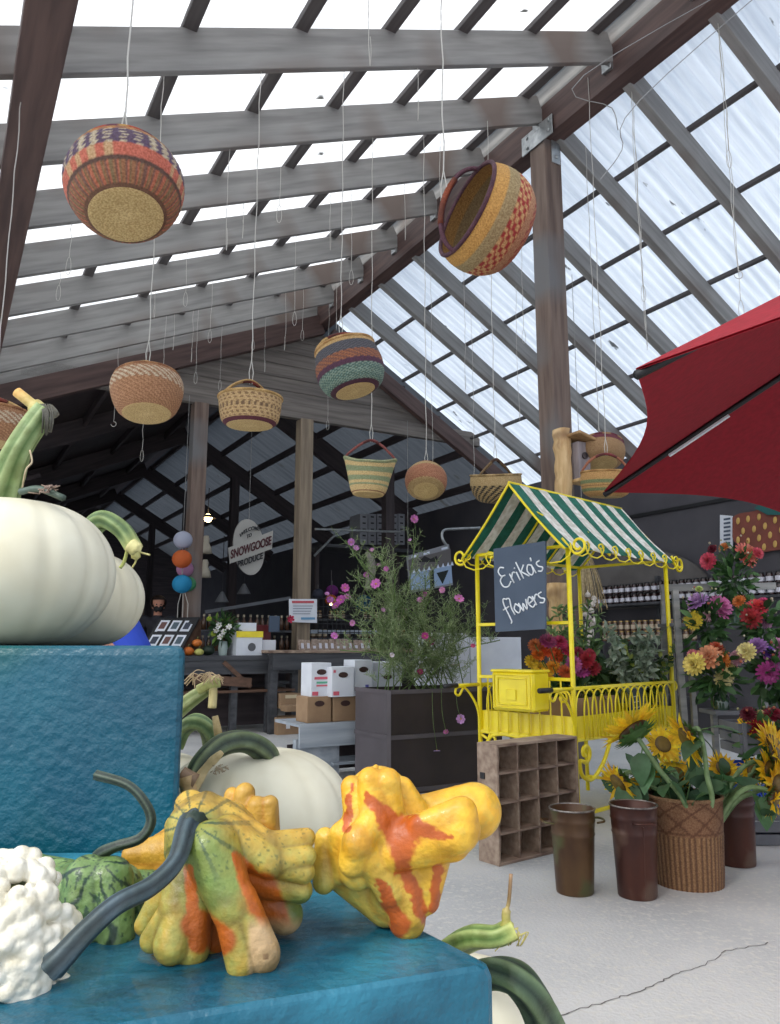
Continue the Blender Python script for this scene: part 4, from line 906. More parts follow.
LT_ = {  # strokes in a unit box, y down
 'E': [[(.75, .02), (.45, -.08), (.15, .1), (.25, .38), (.6, .42)], [(.3, .42), (0, .6), (.05, .95), (.45, 1.05), (.85, .85)]],
 'r': [[(.1, .45), (.15, 1)], [(.13, .7), (.4, .45), (.6, .5)]], 'i': [[(.2, .5), (.22, 1)], [(.18, .25), (.22, .3)]],
 'K': [[(.15, 0), (.2, 1)], [(.7, .3), (.2, .62)], [(.25, .6), (.75, 1)]], 'a': [[(.6, .5), (.3, .42), (.05, .7), (.25, 1), (.55, .85), (.6, .5)], [(.6, .5), (.7, 1)]],
 "'": [[(.1, .1), (.05, .3)]], 's': [[(.5, .45), (.15, .5), (.2, .7), (.5, .85), (.3, 1.02), (0, .95)]],
 'f': [[(.75, .05), (.45, -.05), (.3, .3), (.35, 1.2), (.2, 1.35)], [(.05, .5), (.65, .45)]], 'l': [[(.15, 0), (.35, .1), (.2, .6), (.25, 1)]],
 'o': [[(.3, .45), (.02, .7), (.25, 1), (.55, .75), (.3, .45)]], 'w': [[(0, .5), (.15, 1), (.35, .6), (.5, 1), (.75, .45)]], 'e': [[(.1, .75), (.5, .65), (.3, .42), (.02, .7), (.25, 1.02), (.6, .9)]]}
def word(txt, ox, oy, h, rot, adv, name):
    st = []; x = 0
    for ch in txt:
        st += [[(px+x, py) for px, py in s_] for s_ in LT_[ch]]; x += adv.get(ch, .62)
    chalk(st, ox, oy, h*.8, h*1.3, rot, name)
word("EriKa's", 496, 571, 14, -.42, {'E': .9, 'r': .52, 'i': .36, 'K': .72, 'a': .68, "'": .25}, 'chalk_line')
word('flowers', 499, 602, 14, -.42, {'f': .6, 'l': .38, 'w': .78, 'o': .56, 'e': .5, 'r': .5}, 'chalk_line')
m = MB()
for p in (onend(497, 548, -.085), onend(543, 541, -.085)): m.tube([p, V(p.x, p.y, zT+.02)], .003, 5)
m.build('hanging_wire_loops', m_wire2, sg)
# things standing in the cart tray
cbx = thing('cardboard_box', K(.4, .3, zTr+.02), 'low brown cardboard box standing in the tray of the cart', 'box')
m = MB()
for a, b_, sx, sy in ((.22, .30, .008, .36), (.66, .30, .008, .36), (.44, .12, .44, .008), (.44, .48, .44, .008)): m.box(K(a, b_, zTr+.12), (sx, sy, .2), fc)
m.box(K(.44, .3, zTr+.024), (.44, .36, .008), fc); m.build('box_wall', m_cardb, cbx, fr=fc)
# ================================================================== CRATE, BUCKETS, BASKET
A0 = V(.53, 3.96, 0); ku = V(.79, .61, 0).normalized(); kw = V(-ku.y, ku.x, 0); kc = frame(ku)
def Q_(a, b_, z): return A0+ku*a+kw*b_+UP*z
crate = thing('bottle_crate', A0, 'weathered wooden crate of square compartments standing on its side under the cart', 'crate')
Lc, Dc, Hc = .6, .14, .565; NC = 4
m = MB()
for a in (0, Lc): m.box(Q_(a, Dc/2, Hc/2), (.014, Dc, Hc), kc, bev=.002)
for z in (.007, Hc-.007): m.box(Q_(Lc/2, Dc/2, z), (Lc-.01, Dc, .014), kc, bev=.002)
m.build('crate_frame', m_crate, crate, fr=kc)
m = MB(); m.box(Q_(Lc/2, Dc-.005, Hc/2), (Lc-.02, .008, Hc-.02), kc); m.build('back_panel', m_crate, crate, fr=kc)
for i in range(1, NC): m = MB(); m.box(Q_(Lc*i/NC, Dc/2, Hc/2), (.009, Dc-.02, Hc-.02), kc); m.build('divider', m_crate, crate, fr=kc)
for i in range(1, 4): m = MB(); m.box(Q_(Lc/2, Dc/2, Hc*i/4), (Lc-.02, Dc-.02, .01), kc); m.build('shelf', m_crate, crate, fr=kc)
for z in (.44, .24): 
    m = MB(); m.box(Q_(-.01, .1, z*.7+.1), (.006, .03, .03), kc); m.build('metal_clip', m_black, crate)
def bucket(px, py, h, rt, rb, m_, label, ha, ears=True, name='flower_bucket'):
    c = atz(px, py, 0)+V(0, rb, 0)*.9; root = thing(name, c, label, 'bucket'); m = MB()
    prof = [(.001, 0), (rb, 0), (rb*1.03, .006), (lerp(rb, rt, .68), h*.68), (lerp(rb, rt, .7)+.003, h*.70), (lerp(rb, rt, .72), h*.72), (lerp(rb, rt, .84), h*.84), (lerp(rb, rt, .86)+.003, h*.86), (lerp(rb, rt, .88), h*.88), (rt*.985, h*.985), (rt+.004, h), (rt-.001, h+.003), (rt-.006, h*.99), (rb*.93, .012), (.001, .012)]
    m.lathe(prof, c, 40, close=False); m.build('bucket_wall', m_, root, True)
    m = MB(); m.tube([c+V(rt*math.cos(a), rt*math.sin(a), h) for a in [2*PI*i/40 for i in range(41)]], .004, 6); m.build('rim', mat('worn_rim_metal', '#a7a09b', '#6e6a68', 40, rough=.35, metal=.7), root, True)
    for s_ in (0, PI):
        m = MB(); a = ha+s_; d = V(math.cos(a), math.sin(a), 0); t_ = V(-d.y, d.x, 0); z = h*.84
        m.tube(spline([c+d*(rt*.97)+t_*-.045+UP*z, c+d*(rt+.03)+t_*-.04+UP*(z+.004), c+d*(rt+.04)+UP*(z+.006), c+d*(rt+.03)+t_*.04+UP*(z+.004), c+d*(rt*.97)+t_*.045+UP*z], 5), .005, 6); m.build('side_handle', m_, root, True)
    m = MB(); d = V(math.cos(ha), math.sin(ha), 0); m.tube([c+d*(rb*1.02)+UP*.01, c+d*(rt*.98)+UP*h*.8], .003, 5); m.build('seam', m_, root)
    return c
m_rust = mat('rusty_brown_bucket', '#4a3222', '#6a5034', 7, (1, 1, .5), .42, .15, .35, c3='#5a5a38', s3=9)
m_rust2 = mat('dark_brown_bucket', '#3c2320', '#583328', 6, (1, 1, .4), .4, .15, .35, c3='#6a5246', s3=8)
bucket(579, 897, .345, .098, .078, m_rust, 'brown florist bucket with green streaks and pale chips, empty', 0.1)
bucket(643, 901, .37, .10, .079, m_rust2, 'darker brown florist bucket seam to the front, next to the wicker basket', -PI/2+.1)
cB = atz(702, 893, 0)+V(0, .15, 0)
wk = thing('wicker_basket', cB, 'tall round brown wicker basket full of sunflower stems', 'basket')
hB = .375
def wcol(u, t):
    if u > .96: return lin('#a88666')
    if u > .58: 
        k = abs(((t*9/PI+ (u-.58)*9) % 2)-1); k2 = abs(((t*9/PI-(u-.58)*9) % 2)-1)
        return lin('#6b452c') if min(k, k2) < .16 or abs(u-.6) < .012 else lin('#8a664a')
    return lin('#6e4d36') if math.sin(t*44) > 0 else lin('#9a7652')
m = MB(); P = resamp([(.148, 0), (.152, hB*.15), (.158, hB*.5), (.163, hB*.8), (.165, hB)], 60)
m.lathe(P, cB, 180, colf=wcol, rf=lambda t, u: 1+.012*math.sin(44*t)*(u < .58)+.006*math.sin(u*190+(PI if math.sin(t*30) > 0 else 0)), close=False)
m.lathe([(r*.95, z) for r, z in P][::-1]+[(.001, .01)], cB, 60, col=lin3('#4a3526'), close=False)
m.build('basket_wall', m_weave, wk, True)
m = MB(); m.tube([cB+V(.165*math.cos(a), .165*math.sin(a), hB) for a in [2*PI*i/48 for i in range(49)]], .007, 8, col=lin3('#9a7858')); m.build('basket_rim', m_weave, wk, True)
cK = atz(742, 868, 0)+V(.02, .12, 0)
bucket(744, 868, .33, .1, .085, m_rust2, 'mossy dark bucket behind the wicker basket, holding the tall sunflowers', 0, name='flower_bucket')
# ================================================================== PLANTER
pc0 = at(389, 700, 5.7); pc0.z = 0; zp = EYE-44/FPX*5.7
pl = thing('planter_box', pc0, 'dark brown riveted metal planter box overflowing with cosmos', 'planter')
m_plant = mat('dark_planter_metal', '#2c2525', '#3a3130', 3, rough=.5, bump=.1, metal=.2)
m_plants = mat('dark_planter_metal_side', '#4c474b', '#5a5459', 3, rough=.5, bump=.1)  # lighter tone than the long walls, for the end wall and edge strips
LP, DP = 1.0, .5; fg = frame(G)
def PQ(a, b_, z): return pc0+G*a+R*b_+UP*z
m = MB(); m.box(PQ(LP/2, 0, zp/2), (LP, .02, zp), fg); m.box(PQ(LP/2, DP, zp/2), (LP, .02, zp), fg); m.box(PQ(LP, DP/2, zp/2), (.02, DP, zp), fg); m.build('planter_wall', m_plant, pl, fr=fg)
m = MB(); m.box(PQ(0, DP/2, zp/2), (.02, DP, zp), fg); m.build('end_wall', m_plants, pl, fr=fg, label='paler end wall')
m = MB()
for z in (zp-.01, zp*.55, .03): m.bar(PQ(-.012, -.014, z), PQ(LP, -.014, z), .008, .03); m.bar(PQ(-.014, -.014, z), PQ(-.014, DP, z), .008, .03)
m.bar(PQ(-.008, -.012, 0), PQ(-.008, -.012, zp), .03, .03); m.build('edge_strip', m_plants, pl)
m = MB(); m.box(PQ(LP/2, DP/2, zp-.04), (LP-.02, DP-.02, .02), fg); m.build('soil', mat('soil', '#2b221c', '#3c3027', 30, rough=.95, bump=.5), pl)
# ================================================================== FLOWERS
def blade(m, P, d, n, L_, w_, bend=.2, col='#3f6a35', prof=(.25, .8, 1, .75, 0.08), cup=.15, var=.12):
    d = Vector(d).normalized(); n = Vector(n); n = (n-d*n.dot(d)); n = n.normalized() if n.length > 1e-5 else d.orthogonal().normalized(); s = d.cross(n); k = len(prof); vs = []
    for i, pw in enumerate(prof):
        t = i/(k-1); q = Vector(P)+d*L_*t-n*bend*L_*t*t; h = w_*.5*pw
        vs += [q-s*h+n*h*cup, q, q+s*h+n*h*cup]
    c = hexf(col) if isinstance(col, str) else col; f = 1+random.uniform(-var, var); c = lin(tuple(min(1, x*f) for x in c))
    m.add(vs, [(i*3+j, i*3+j+1, (i+1)*3+j+1, (i+1)*3+j) for i in range(k-1) for j in (0, 1)], 0, c)
def rdir(up=0.): 
    while True:
        v = V(random.uniform(-1, 1), random.uniform(-1, 1), random.uniform(-1, 1))
        if .1 < v.length < 1: v.normalize(); v.z += up; return v.normalized()
def dahlia(root, c, n, r, col, col2=None, layers=5, name='dahlia_bloom', wide=.32, full=1.5):
    n = Vector(n).normalized(); a = n.orthogonal().normalized(); b_ = n.cross(a); m = MB(); col2 = col2 or col
    for l in range(layers):
        f = l/(layers-1); el = lerp(-.15, full, f); k = int(lerp(15, 6, f)); L_ = r*lerp(1, .42, f); ph = random.random()
        for i in range(k):
            t = 2*PI*(i+ph+.5*(l % 2))/k; rad = a*math.cos(t)+b_*math.sin(t); d = rad*math.cos(el)+n*math.sin(el)
            blade(m, c+n*r*.1*f, d, n*math.cos(el)-rad*math.sin(el), L_, r*wide*lerp(1.15, .8, f), -.12, cmix3(col, col2, f), (.4, .9, 1, .5), .25)
    m.ball(c+n*r*.05, r*.22, 8, col=lin3(col2)); return m.build(name, m_attr, root, True)
def daisy(root, c, n, r, col, cc='#e0b030', k=8, w_=.62, name='cosmos_bloom', cup=.15):
    n = Vector(n).normalized(); a = n.orthogonal().normalized(); b_ = n.cross(a); m = MB()
    for i in range(k):
        t = 2*PI*i/k+random.uniform(-.08, .08); rad = a*math.cos(t)+b_*math.sin(t); blade(m, c, rad+n*cup, n, r, r*w_, -.08, col, (.25, .75, 1, .95, .55), .1)
    m.ball(c+n*r*.06, r*.2, 8, col=lin3(cc), sc=(1, 1, .8)); return m.build(name, m_attr, root, True)
def bushy(m, c, rr, k, L_, w_, cols, up=.3, sc=(1, 1, 1)):
    for i in range(k):
        d = rdir(); q = Vector(c)+V(d.x*rr*sc[0], d.y*rr*sc[1], d.z*rr*sc[2])*random.uniform(.3, 1); d2 = (d+V(0, 0, up)+rdir()*.5).normalized()
        blade(m, q, d2, rdir(.8), L_*random.uniform(.6, 1.2), w_*random.uniform(.7, 1.2), .25, random.choice(cols))
GR = ['#35582e', '#456a38', '#2c4a2a', '#557a45', '#3d6033']
def bouquet(c, label, blooms, vase=.14, fol=.12, nleaf=110, vcol='#3d5a50', group=None, small=('#a8a878', '#c9bfa6', '#b86a50'), vr=.045, name='flower_bouquet'):
    """c: bottom of the jar; blooms: list of (px, py, r, colour, colour2, kind)"""
    root = thing(name, c, label, 'flowers', group); m = MB(); top = c+UP*vase
    m.lathe([(vr, 0), (vr*1.05, vase*.5), (vr*.9, vase), (vr*.8, vase*.98), (vr*.9, .01), (.001, .01)], c, 20, close=False); m.build('jar', mat('green_glass_'+vcol[1:], vcol, rough=.1, coat=.5), root, True)
    cen = V(0, 0, 0); BL = []
    for px, py, r, c1_, c2_, kd in blooms:
        q = at(px, py, c.y-.06+random.uniform(-.05, .03)); BL.append((q, r*1.18, c1_, c2_, kd)); cen += q
    cen /= len(BL); m = MB()
    for q, *_ in BL: m.tube(spline([top-UP*vase*.6, top+UP*.04+(q-top)*.2, q-UP*.015], 4), .0028, 5, col=lin3('#4f7a3c'))
    m.build('stems', m_leaf, root, True)
    m = MB(); mid = top.lerp(cen, .55); h_ = max((cen-top).length*.62, fol*.8)
    bushy(m, mid, 1, nleaf, .085, .04, GR, .2, (fol, fol*.8, h_)); m.build('foliage', m_leaf, root, True, kind='stuff')
    m = MB()
    for i in range(12):
        q = cen+V(random.uniform(-1, 1)*fol*1.1, random.uniform(-.8, .3)*fol, random.uniform(-.5, 1)*fol*.9); m.ball(q, random.uniform(.006, .01), 6, col=lin3(random.choice(small)))
    m.build('filler_blossoms', m_attr, root, True, kind='stuff')
    for q, r, c1_, c2_, kd in BL:
        n = (V(0, 0, EYE+.1)-q).normalized()*.8+(q-cen).normalized()*.7+UP*.45
        if kd == 'd': dahlia(root, q, n, r, c1_, c2_)
        elif kd == 's': daisy(root, q, n, r, c1_, c2_, 20, .3, 'sunflower_bloom', .1)
        elif kd == 'c': dahlia(root, q, n, r, c1_, c2_, 4, 'celosia_plume', .5, 1.5)
        else: dahlia(root, q, n, r, c1_, c2_, 7, 'pompon_bloom', .4, 1.6)
    return root
# ---- tiered rack with jars of dahlias
m_slate = mat('slate_grey_crate', '#5a5c62', '#6c6e73', 5, rough=.7, bump=.1)
rk = thing('tiered_rack', V(1.95, 4.9, 0), 'grey wooden tiered rack holding jars of dahlias at the foot of the charcoal wall', 'rack')
SH = [(4.88, .66), (5.2, .93), (5.55, 1.2)]
for Y_, z in SH:
    m = MB(); m.box((2.3, Y_, z-.012), (.72, .26, .024), bev=.003); m.build('shelf_board', m_slate, rk)
for x in (2.02, 2.66):
    for Y_, z in SH: m = MB(); m.bar(V(x, Y_+.1, 0), V(x, Y_+.1, z), .04, .03, up=V(1, 0, 0)); m.build('leg', m_rackw, rk)
def rackleg(px0, py0, px1, py1, Y_): m = MB(); m.bar(at(px0, py0, Y_), V(at(px1, py1, Y_).x, Y_, 0), .04, .03, up=V(0, 1, 0)); m.build('front_leg', m_rackw, rk)
rackleg(675, 590, 690, 800, 5.25); rackleg(664, 590, 661, 720, 5.66)
m = MB(); m.bar(at(660, 588, 5.66), at(775, 586, 5.66), .04, .05); m.build('top_rail', m_rackw, rk)
bouquet(V(2.47, 5.55, 1.2), 'topmost bouquet of salmon dahlias with dark red plume, on the rack below the strawberry board', [(746, 555, .085, '#e07a6c', '#e9a07c', 'd'), (708, 561, .055, '#d8506a', '#e2788a', 'p'), (712, 549, .03, '#5e0f24', '#701830', 'c'), (724, 547, .035, '#d88a4c', '#e0a060', 'd'), (758, 553, .04, '#c84a5a', '#d8707c', 'd')], .1, .13, 170, '#3f5a4c')
bouquet(V(2.13, 5.2, .93), 'bouquet with a lilac dahlia, pink dahlia and yellow sunflower on the middle shelf', [(697, 602, .07, '#b88ac8', '#d8b8e0', 'd'), (721, 607, .075, '#c86aa0', '#d88ab8', 'd'), (694, 620, .055, '#e0c83c', '#c8a83c', 's'), (708, 616, .035, '#d8a8b8', '#e8c8d0', 'd'), (699, 589, .022, '#b8c878', '#c8d888', 'p')], .09, .14, 170, '#2f4a44')
bouquet(V(2.53, 5.2, .93), 'bouquet of red and coral dahlias on the middle shelf, next to the lilac one', [(757, 607, .06, '#d84050', '#e86058', 'd'), (751, 618, .062, '#b83a44', '#d05a50', 'd'), (739, 601, .04, '#d87a3c', '#e09850', 'd'), (767, 622, .04, '#a87898', '#b890a8', 'd'), (764, 602, .035, '#c83a70', '#d86090', 'd')], .09, .13, 150, '#2f5a50')
bouquet(V(2.03, 4.88, .66), 'bouquet of pale yellow and peach dahlias on the lowest tier', [(694, 664, .062, '#ecd870', '#f0e490', 'd'), (709, 657, .07, '#e09a70', '#e8b088', 'd'), (722, 659, .05, '#d07828', '#d88c3c', 'd'), (731, 668, .05, '#e8d890', '#f0e8b0', 'd'), (724, 678, .055, '#e8dc98', '#f0ecc0', 'd'), (716, 648, .045, '#b85030', '#c86040', 'd'), (692, 654, .03, '#c87078', '#d08890', 'd')], .09, .13, 160, '#33483a')
bouquet(V(2.43, 4.88, .66), 'bouquet of lilac, violet and magenta dahlias on the lowest tier', [(746, 652, .055, '#e8dc90', '#f0e8b0', 'd'), (757, 646, .055, '#a070b0', '#b088c0', 'd'), (767, 652, .05, '#8a60c8', '#9a78d0', 'p'), (774, 660, .07, '#b86aa8', '#c888b8', 'd'), (768, 673, .06, '#c04a98', '#d070b0', 'd'), (737, 658, .045, '#c898a8', '#d8b0b8', 'd'), (780, 645, .05, '#c888b0', '#d8a0c0', 'd')], .09, .13, 160, '#33483a')
bouquet(at(768, 772, 4.45)-UP*.05, 'bouquet of dark red, yellow and cream flowers by the blue crate', [(746, 727, .055, '#e8b81c', '#8a5a1c', 's'), (757, 729, .055, '#a81c2c', '#c03040', 'd'), (760, 716, .04, '#e8d890', '#f0e0a8', 'd'), (774, 715, .05, '#8a1c34', '#a02c40', 'd'), (775, 731, .05, '#9a1c2c', '#b03040', 'd'), (748, 714, .04, '#5e1424', '#701c30', 'd'), (766, 738, .035, '#e0b030', '#8a5a1c', 's'), (784, 722, .05, '#a82040', '#b83848', 'd')], .12, .12, 150, '#2b3a34')
# crates by the rack
def slat_crate(c, sx, sy, sz, m_, label, name='slatted_crate', rz=0., lattice=False):
    root = thing(name, c, label, 'crate'); f = Matrix.Rotation(rz, 3, 'Z'); n = 3
    for a in (-1, 1):
        for ax in (0, 1):
            m = MB()
            if not lattice:
                for i in range(n):
                    z = sz*(i+.5)/n; L_ = (sx, .012, sz/n*.82) if ax == 0 else (.012, sy, sz/n*.82); o = V(0, a*sy/2, z) if ax == 0 else V(a*sx/2, 0, z); m.box(Vector(c)+f@o, L_, f)
            else:
                for z in (.01, sz-.015): m.box(Vector(c)+f@(V(0, a*sy/2, z) if ax == 0 else V(a*sx/2, 0, z)), (sx, .012, .03) if ax == 0 else (.012, sy, .03), f)
                W_ = sx if ax == 0 else sy; kx = int(W_/.028)
                for i in range(kx):
                    for sg in (-1, 1):
                        x0 = -W_/2+W_*(i+.5)/kx; x1 = max(-W_/2, min(W_/2, x0+sg*sz*.5)); P = (lambda x, z: Vector(c)+f@(V(x, a*sy/2, z) if ax == 0 else V(a*sx/2, x, z))); m.bar(P(x0, .02), P(x1, .02+abs(x1-x0)*2*.9), .006, .006)
            m.build('crate_side', m_, root)
    m = MB(); m.box(Vector(c)+f@V(0, 0, .008), (sx, sy, .012), f); m.build('crate_floor', m_, root)
    if not lattice:
        for a in (-1, 1):
            m = MB(); m.bar(Vector(c)+f@V(a*sx/2-a*.02, -sy/2-.01, 0), Vector(c)+f@V(a*sx/2-a*.02, -sy/2-.01, sz), .02, .012, up=V(0, 1, 0)); m.build('corner_batten', m_, root)
    return root
m_slate = mat('slate_grey_crate', '#5a5c62', '#6c6e73', 5, rough=.7, bump=.1)
slat_crate(V(2.06, 4.5, .46), .3, .26, .17, m_slate, 'slate grey slatted crate under the pale yellow bouquet')
slat_crate(V(2.05, 4.48, .20), .3, .28, .2, m_blue, 'blue plastic milk crate with lattice sides, under the slate grey crate', 'milk_crate', 0, True)
slat_crate(V(2.05, 4.49, 0), .32, .28, .19, m_slate, 'dark crate at the bottom of the stack by the sunflowers')
slat_crate(V(2.36, 4.42, 0), .24, .3, .13, m_blue, 'blue plastic crate on the floor beside the stack of crates', 'milk_crate', 0, True)
slat_crate(V(2.38, 4.42, .15), .24, .28, .24, m_slate, 'dark slatted crate on the blue floor crate, carrying the dark red bouquet')
# ---- sunflowers
def sunflower(name_label, P, n, r, base_col='#ffdb30', view='front', leaves=(), rs=.0105, drop=0, fr=1.):
    pts = spline(P, 8); root = thing('sunflower', pts[0], name_label, 'flower', 'sunflowers'); n = Vector(n).normalized(); c = pts[-1]
    m = MB(); m.tube(pts, [lerp(rs*1.15, rs, i/(len(pts)-1)) for i in range(len(pts))], 8, colf=lambda u, t: lin(cmix3('#9cb585', '#7f9c68', .5+.5*math.sin(t*3)))); m.build('stem', m_leaf, root, True)
    a = n.orthogonal().normalized(); b_ = n.cross(a); m = MB()
    for l in range(2):
        k = 17
        for i in range(k):
            t = 2*PI*(i+.5*l)/k+random.uniform(-.1, .1); rad = a*math.cos(t)+b_*math.sin(t); blade(m, c+n*.012+rad*r*.42, rad+n*random.uniform(-.1, .5), n, r*random.uniform(.5, .72), r*.22, random.uniform(-.3, .2), cmix3(base_col, '#f7b418', random.random()*.6), (.5, 1, .9, .45, .05), .2)
    m.build('petals', m_attr, root, True)
    m = MB(); m.lathe([(.001, .02), (r*.3, .024), (r*.46, .012), (r*.5, 0), (r*.42, -.012)], c, 20, Matrix((a, b_, n)).transposed(), colf=lambda u, t: lin3('#4a3318' if u > .3 else '#7a6428'), close=False); m.build('seed_disc', m_stem, root, True)
    m = MB(); m.lathe([(r*.5, 0), (r*.42, -.012), (r*.25, -.022), (.008, -.03)], c, 18, Matrix((a, b_, n)).transposed(), col=lin3('#557a40'), close=False)
    for i in range(22):
        t = 2*PI*i/22+random.uniform(-.1, .1); rad = a*math.cos(t)+b_*math.sin(t); blade(m, c-n*.014+rad*r*.32, rad-n*.15, -n, r*.42, r*.17, .2, '#4a7038', (.8, 1, .5, .05))
    m.build('calyx', m_leaf, root, True)
    for f, d, L_ in leaves:
        q = pts[int(f*(len(pts)-1))]; m = MB(); d = Vector(d).normalized(); m.tube([q, q+d*L_*.3], .003, 5, col=lin3('#6a8a50')); blade(m, q+d*L_*.28, d, UP+d*.2, L_, L_*.72, .45, random.choice(['#4a7048', '#557a50', '#3f6440']), (.3, .85, 1, .85, .5, .05), .12); m.build('leaf', m_leaf, root, True)
    return root
M0 = cB+UP*hB
def mouth(dx, dy, dz=-.2): return cB+V(dx, dy, hB+dz)
def A2(px, py, dy): return at(px, py, cB.y+dy)
SF = [('big sunflower seen from behind, leaning over the brown buckets', [mouth(-.02, .02), A2(686, 806, -.15), A2(658, 768, -.2), A2(634, 732, -.24)], (-.45, .55, .8), .15, ((.9, (-.3, -.4, -.8), .13), (.75, (-.5, -.5, -.6), .12), (.6, (.5, -.3, -.4), .1))),
      ('sunflower in profile facing the brown buckets, pale bent stem under it', [mouth(.0, -.0), A2(711, 806, -.14), A2(707, 775, -.18), A2(703, 745, -.16), A2(697, 728, -.1), A2(688, 738, -.1)], (-.9, -.1, -.35), .12, ((.75, (.6, -.4, .2), .14), (.9, (.7, -.2, -.5), .12), (.65, (-.6, -.5, -.1), .13), (.95, (.3, -.6, .3), .1))),
      ('drooping sunflower above the buckets, lowest on that side', [mouth(-.06, .03), A2(672, 806, 0), A2(650, 785, 0), A2(630, 772, -.02), A2(620, 782, -.03)], (-.85, -.35, -.5), .105, ((.8, (-.2, -.5, -.8), .17), (.6, (-.3, -.4, -.6), .13), (.7, (-.6, .3, .1), .12))),
      ('small sunflower facing down behind the big one', [mouth(-.05, .07), A2(678, 800, .1), A2(660, 775, .12), A2(648, 765, .12), A2(645, 775, .1)], (.1, -.6, -.7), .1, ((.7, (-.3, -.4, .3), .1),)),
      ('sunflower facing the viewer low in the middle of the basket', [mouth(0, .08), A2(692, 795, .15), A2(676, 775, .14)], (-.1, -.9, .35), .08, ((.5, (-.4, -.3, .2), .1), (.4, (.5, -.2, .1), .1))),
      ('sunflower behind the pale stem, half hidden by leaves', [mouth(.02, .08), A2(712, 795, .15), A2(722, 770, .15)], (.2, -.8, .55), .085, ((.5, (.4, -.3, .2), .11), (.6, (-.5, -.2, .1), .1))),
      ('bright sunflower on the longest reaching stem, by the red bouquet', [mouth(.05, .0), A2(722, 800, 0), A2(742, 768, .02), A2(762, 760, .04), A2(776, 757, .02)], (.75, -.5, .35), .12, ((.55, (.2, -.3, .7), .12), (.75, (.2, -.4, -.6), .12))),
      ('low sunflower hanging at the end of the nearest reaching stem', [mouth(.08, -.03), A2(730, 803, -.05), A2(748, 788, -.1), A2(766, 790, -.1), A2(772, 800, -.1)], (.6, -.5, -.4), .1, ((.7, (-.1, -.4, -.8), .13), (.5, (.3, -.3, -.5), .1))),
      ('sunflower on top of the cluster by the frame edge', [mouth(.09, .03), A2(728, 800, .05), A2(750, 775, .1), A2(772, 745, .1)], (.5, -.75, .5), .115, ((.6, (.4, -.3, .5), .12),)),
      ('sunflower squeezed under the topmost one of the cluster', [mouth(.1, .05), A2(735, 800, .1), A2(752, 780, .12), A2(770, 772, .0)], (.45, -.85, .2), .115, ()),
      ('sunflower at the bottom of the cluster by the frame edge', [mouth(.1, .0), A2(735, 803, 0), A2(755, 792, -.02), A2(776, 785, -.04)], (.5, -.8, .0), .11, ()),
      ('small sunflower low among the leaves over the dark bucket', [mouth(.07, .06), A2(720, 800, .1), A2(735, 782, .12), A2(752, 772, .12)], (.1, -.9, .3), .07, ((.5, (-.3, -.4, .2), .1),)),
      ('sunflower peeking out beyond the big one, nearest the cart rail', [mouth(-.07, .08), A2(670, 798, .15), A2(655, 760, .2), A2(662, 745, .18)], (.1, -.9, .4), .09, ((.6, (.4, -.3, .3), .1),))]
for lb, P, n, r, lv in SF: sunflower(lb+'', P, n, r, leaves=lv)
m = MB()
for i in range(75):
    q = cB+V(random.gauss(-.0, .11), random.gauss(.03, .07), hB+random.uniform(-.06, .1)); d = V(q.x-cB.x, q.y-cB.y, 0)*3+V(random.uniform(-.4, .4), random.uniform(-.5, .2), random.uniform(-.3, .8)); blade(m, q, d, rdir(.6), random.uniform(.07, .12), random.uniform(.03, .07), .5, random.choice(['#3f6440', '#4a7048', '#345638', '#5d8258']), (.3, .85, 1, .8, .05))
for i in range(30):
    q = cB+V(random.uniform(-.1, .1), random.uniform(-.08, .1), hB-.02); d = V((q.x-cB.x)*6+random.uniform(-.6, .6), random.uniform(-.2, .3), 1).normalized(); m.tube(spline([q, q+d*.08, q+d*.14+V(d.x*.06, 0, -.02)], 4), .003, 5, col=lin3('#5f8450'))
m.build('sunflower_foliage', m_leaf, smooth=True, label='tangle of sunflower leaves spilling over the wicker basket rim', cat='leaves', kind='stuff')
# ---- cosmos in the planter
cp = thing('cosmos_plant', PQ(.4, .25, zp-.03), 'tall airy pink cosmos growing out of the dark planter box', 'plant')
m = MB(); tips = []
def Pc(px, py, dy): return at(px, py, 6.0+dy)
stems = [(415, 545, .0), (345, 540, .1), (360, 560, 0), (350, 600, .1), (335, 615, .1), (375, 585, -.1), (385, 590, 0), (400, 600, 0), (372, 630, 0), (430, 600, .1), (450, 605, .1), (460, 598, .2), (445, 625, 0), (435, 640, 0), (470, 635, .2), (420, 620, 0), (405, 640, -.1), (390, 615, 0), (365, 650, -.1), (455, 655, .1), (480, 620, .3), (340, 650, 0), (410, 655, -.1), (395, 570, 0), (500, 640, .3), (425, 575, .1), (380, 555, 0), (355, 575, .1)]
for i, (x, y, dy) in enumerate(stems):
    b0 = PQ(random.uniform(.08, .85), random.uniform(.1, .42), zp-.04); e = Pc(x, y, dy); mdl = b0.lerp(e, .5)+V(random.uniform(-.08, .08), random.uniform(-.05, .05), .1); S_ = spline([b0, mdl, e], 10); m.tube(S_, [.0045]*len(S_), 5, col=lin3('#6f8a4c')); tips.append(S_)
    for j in range(30):
        k = random.randint(2, len(S_)-2); q = S_[k]; d = (rdir(.5)*.8+UP*.5).normalized(); e2 = q+d*random.uniform(.08, .22); m.tube([q, q.lerp(e2, .5)+rdir()*.015, e2], .0018, 4, col=lin3(random.choice(['#96a874', '#a5b586', '#7c9060'])))
        for f in range(11):
            p = q.lerp(e2, random.uniform(.2, 1)); p2 = p+rdir(.4)*random.uniform(.02, .06); m.tube([p, p2], .0016, 3, cap=False, col=lin3(random.choice(['#a3b47e', '#93a874', '#b8c49a', '#7c9262'])))
m.build('feathery_foliage', m_leaf, cp, False, kind='stuff')
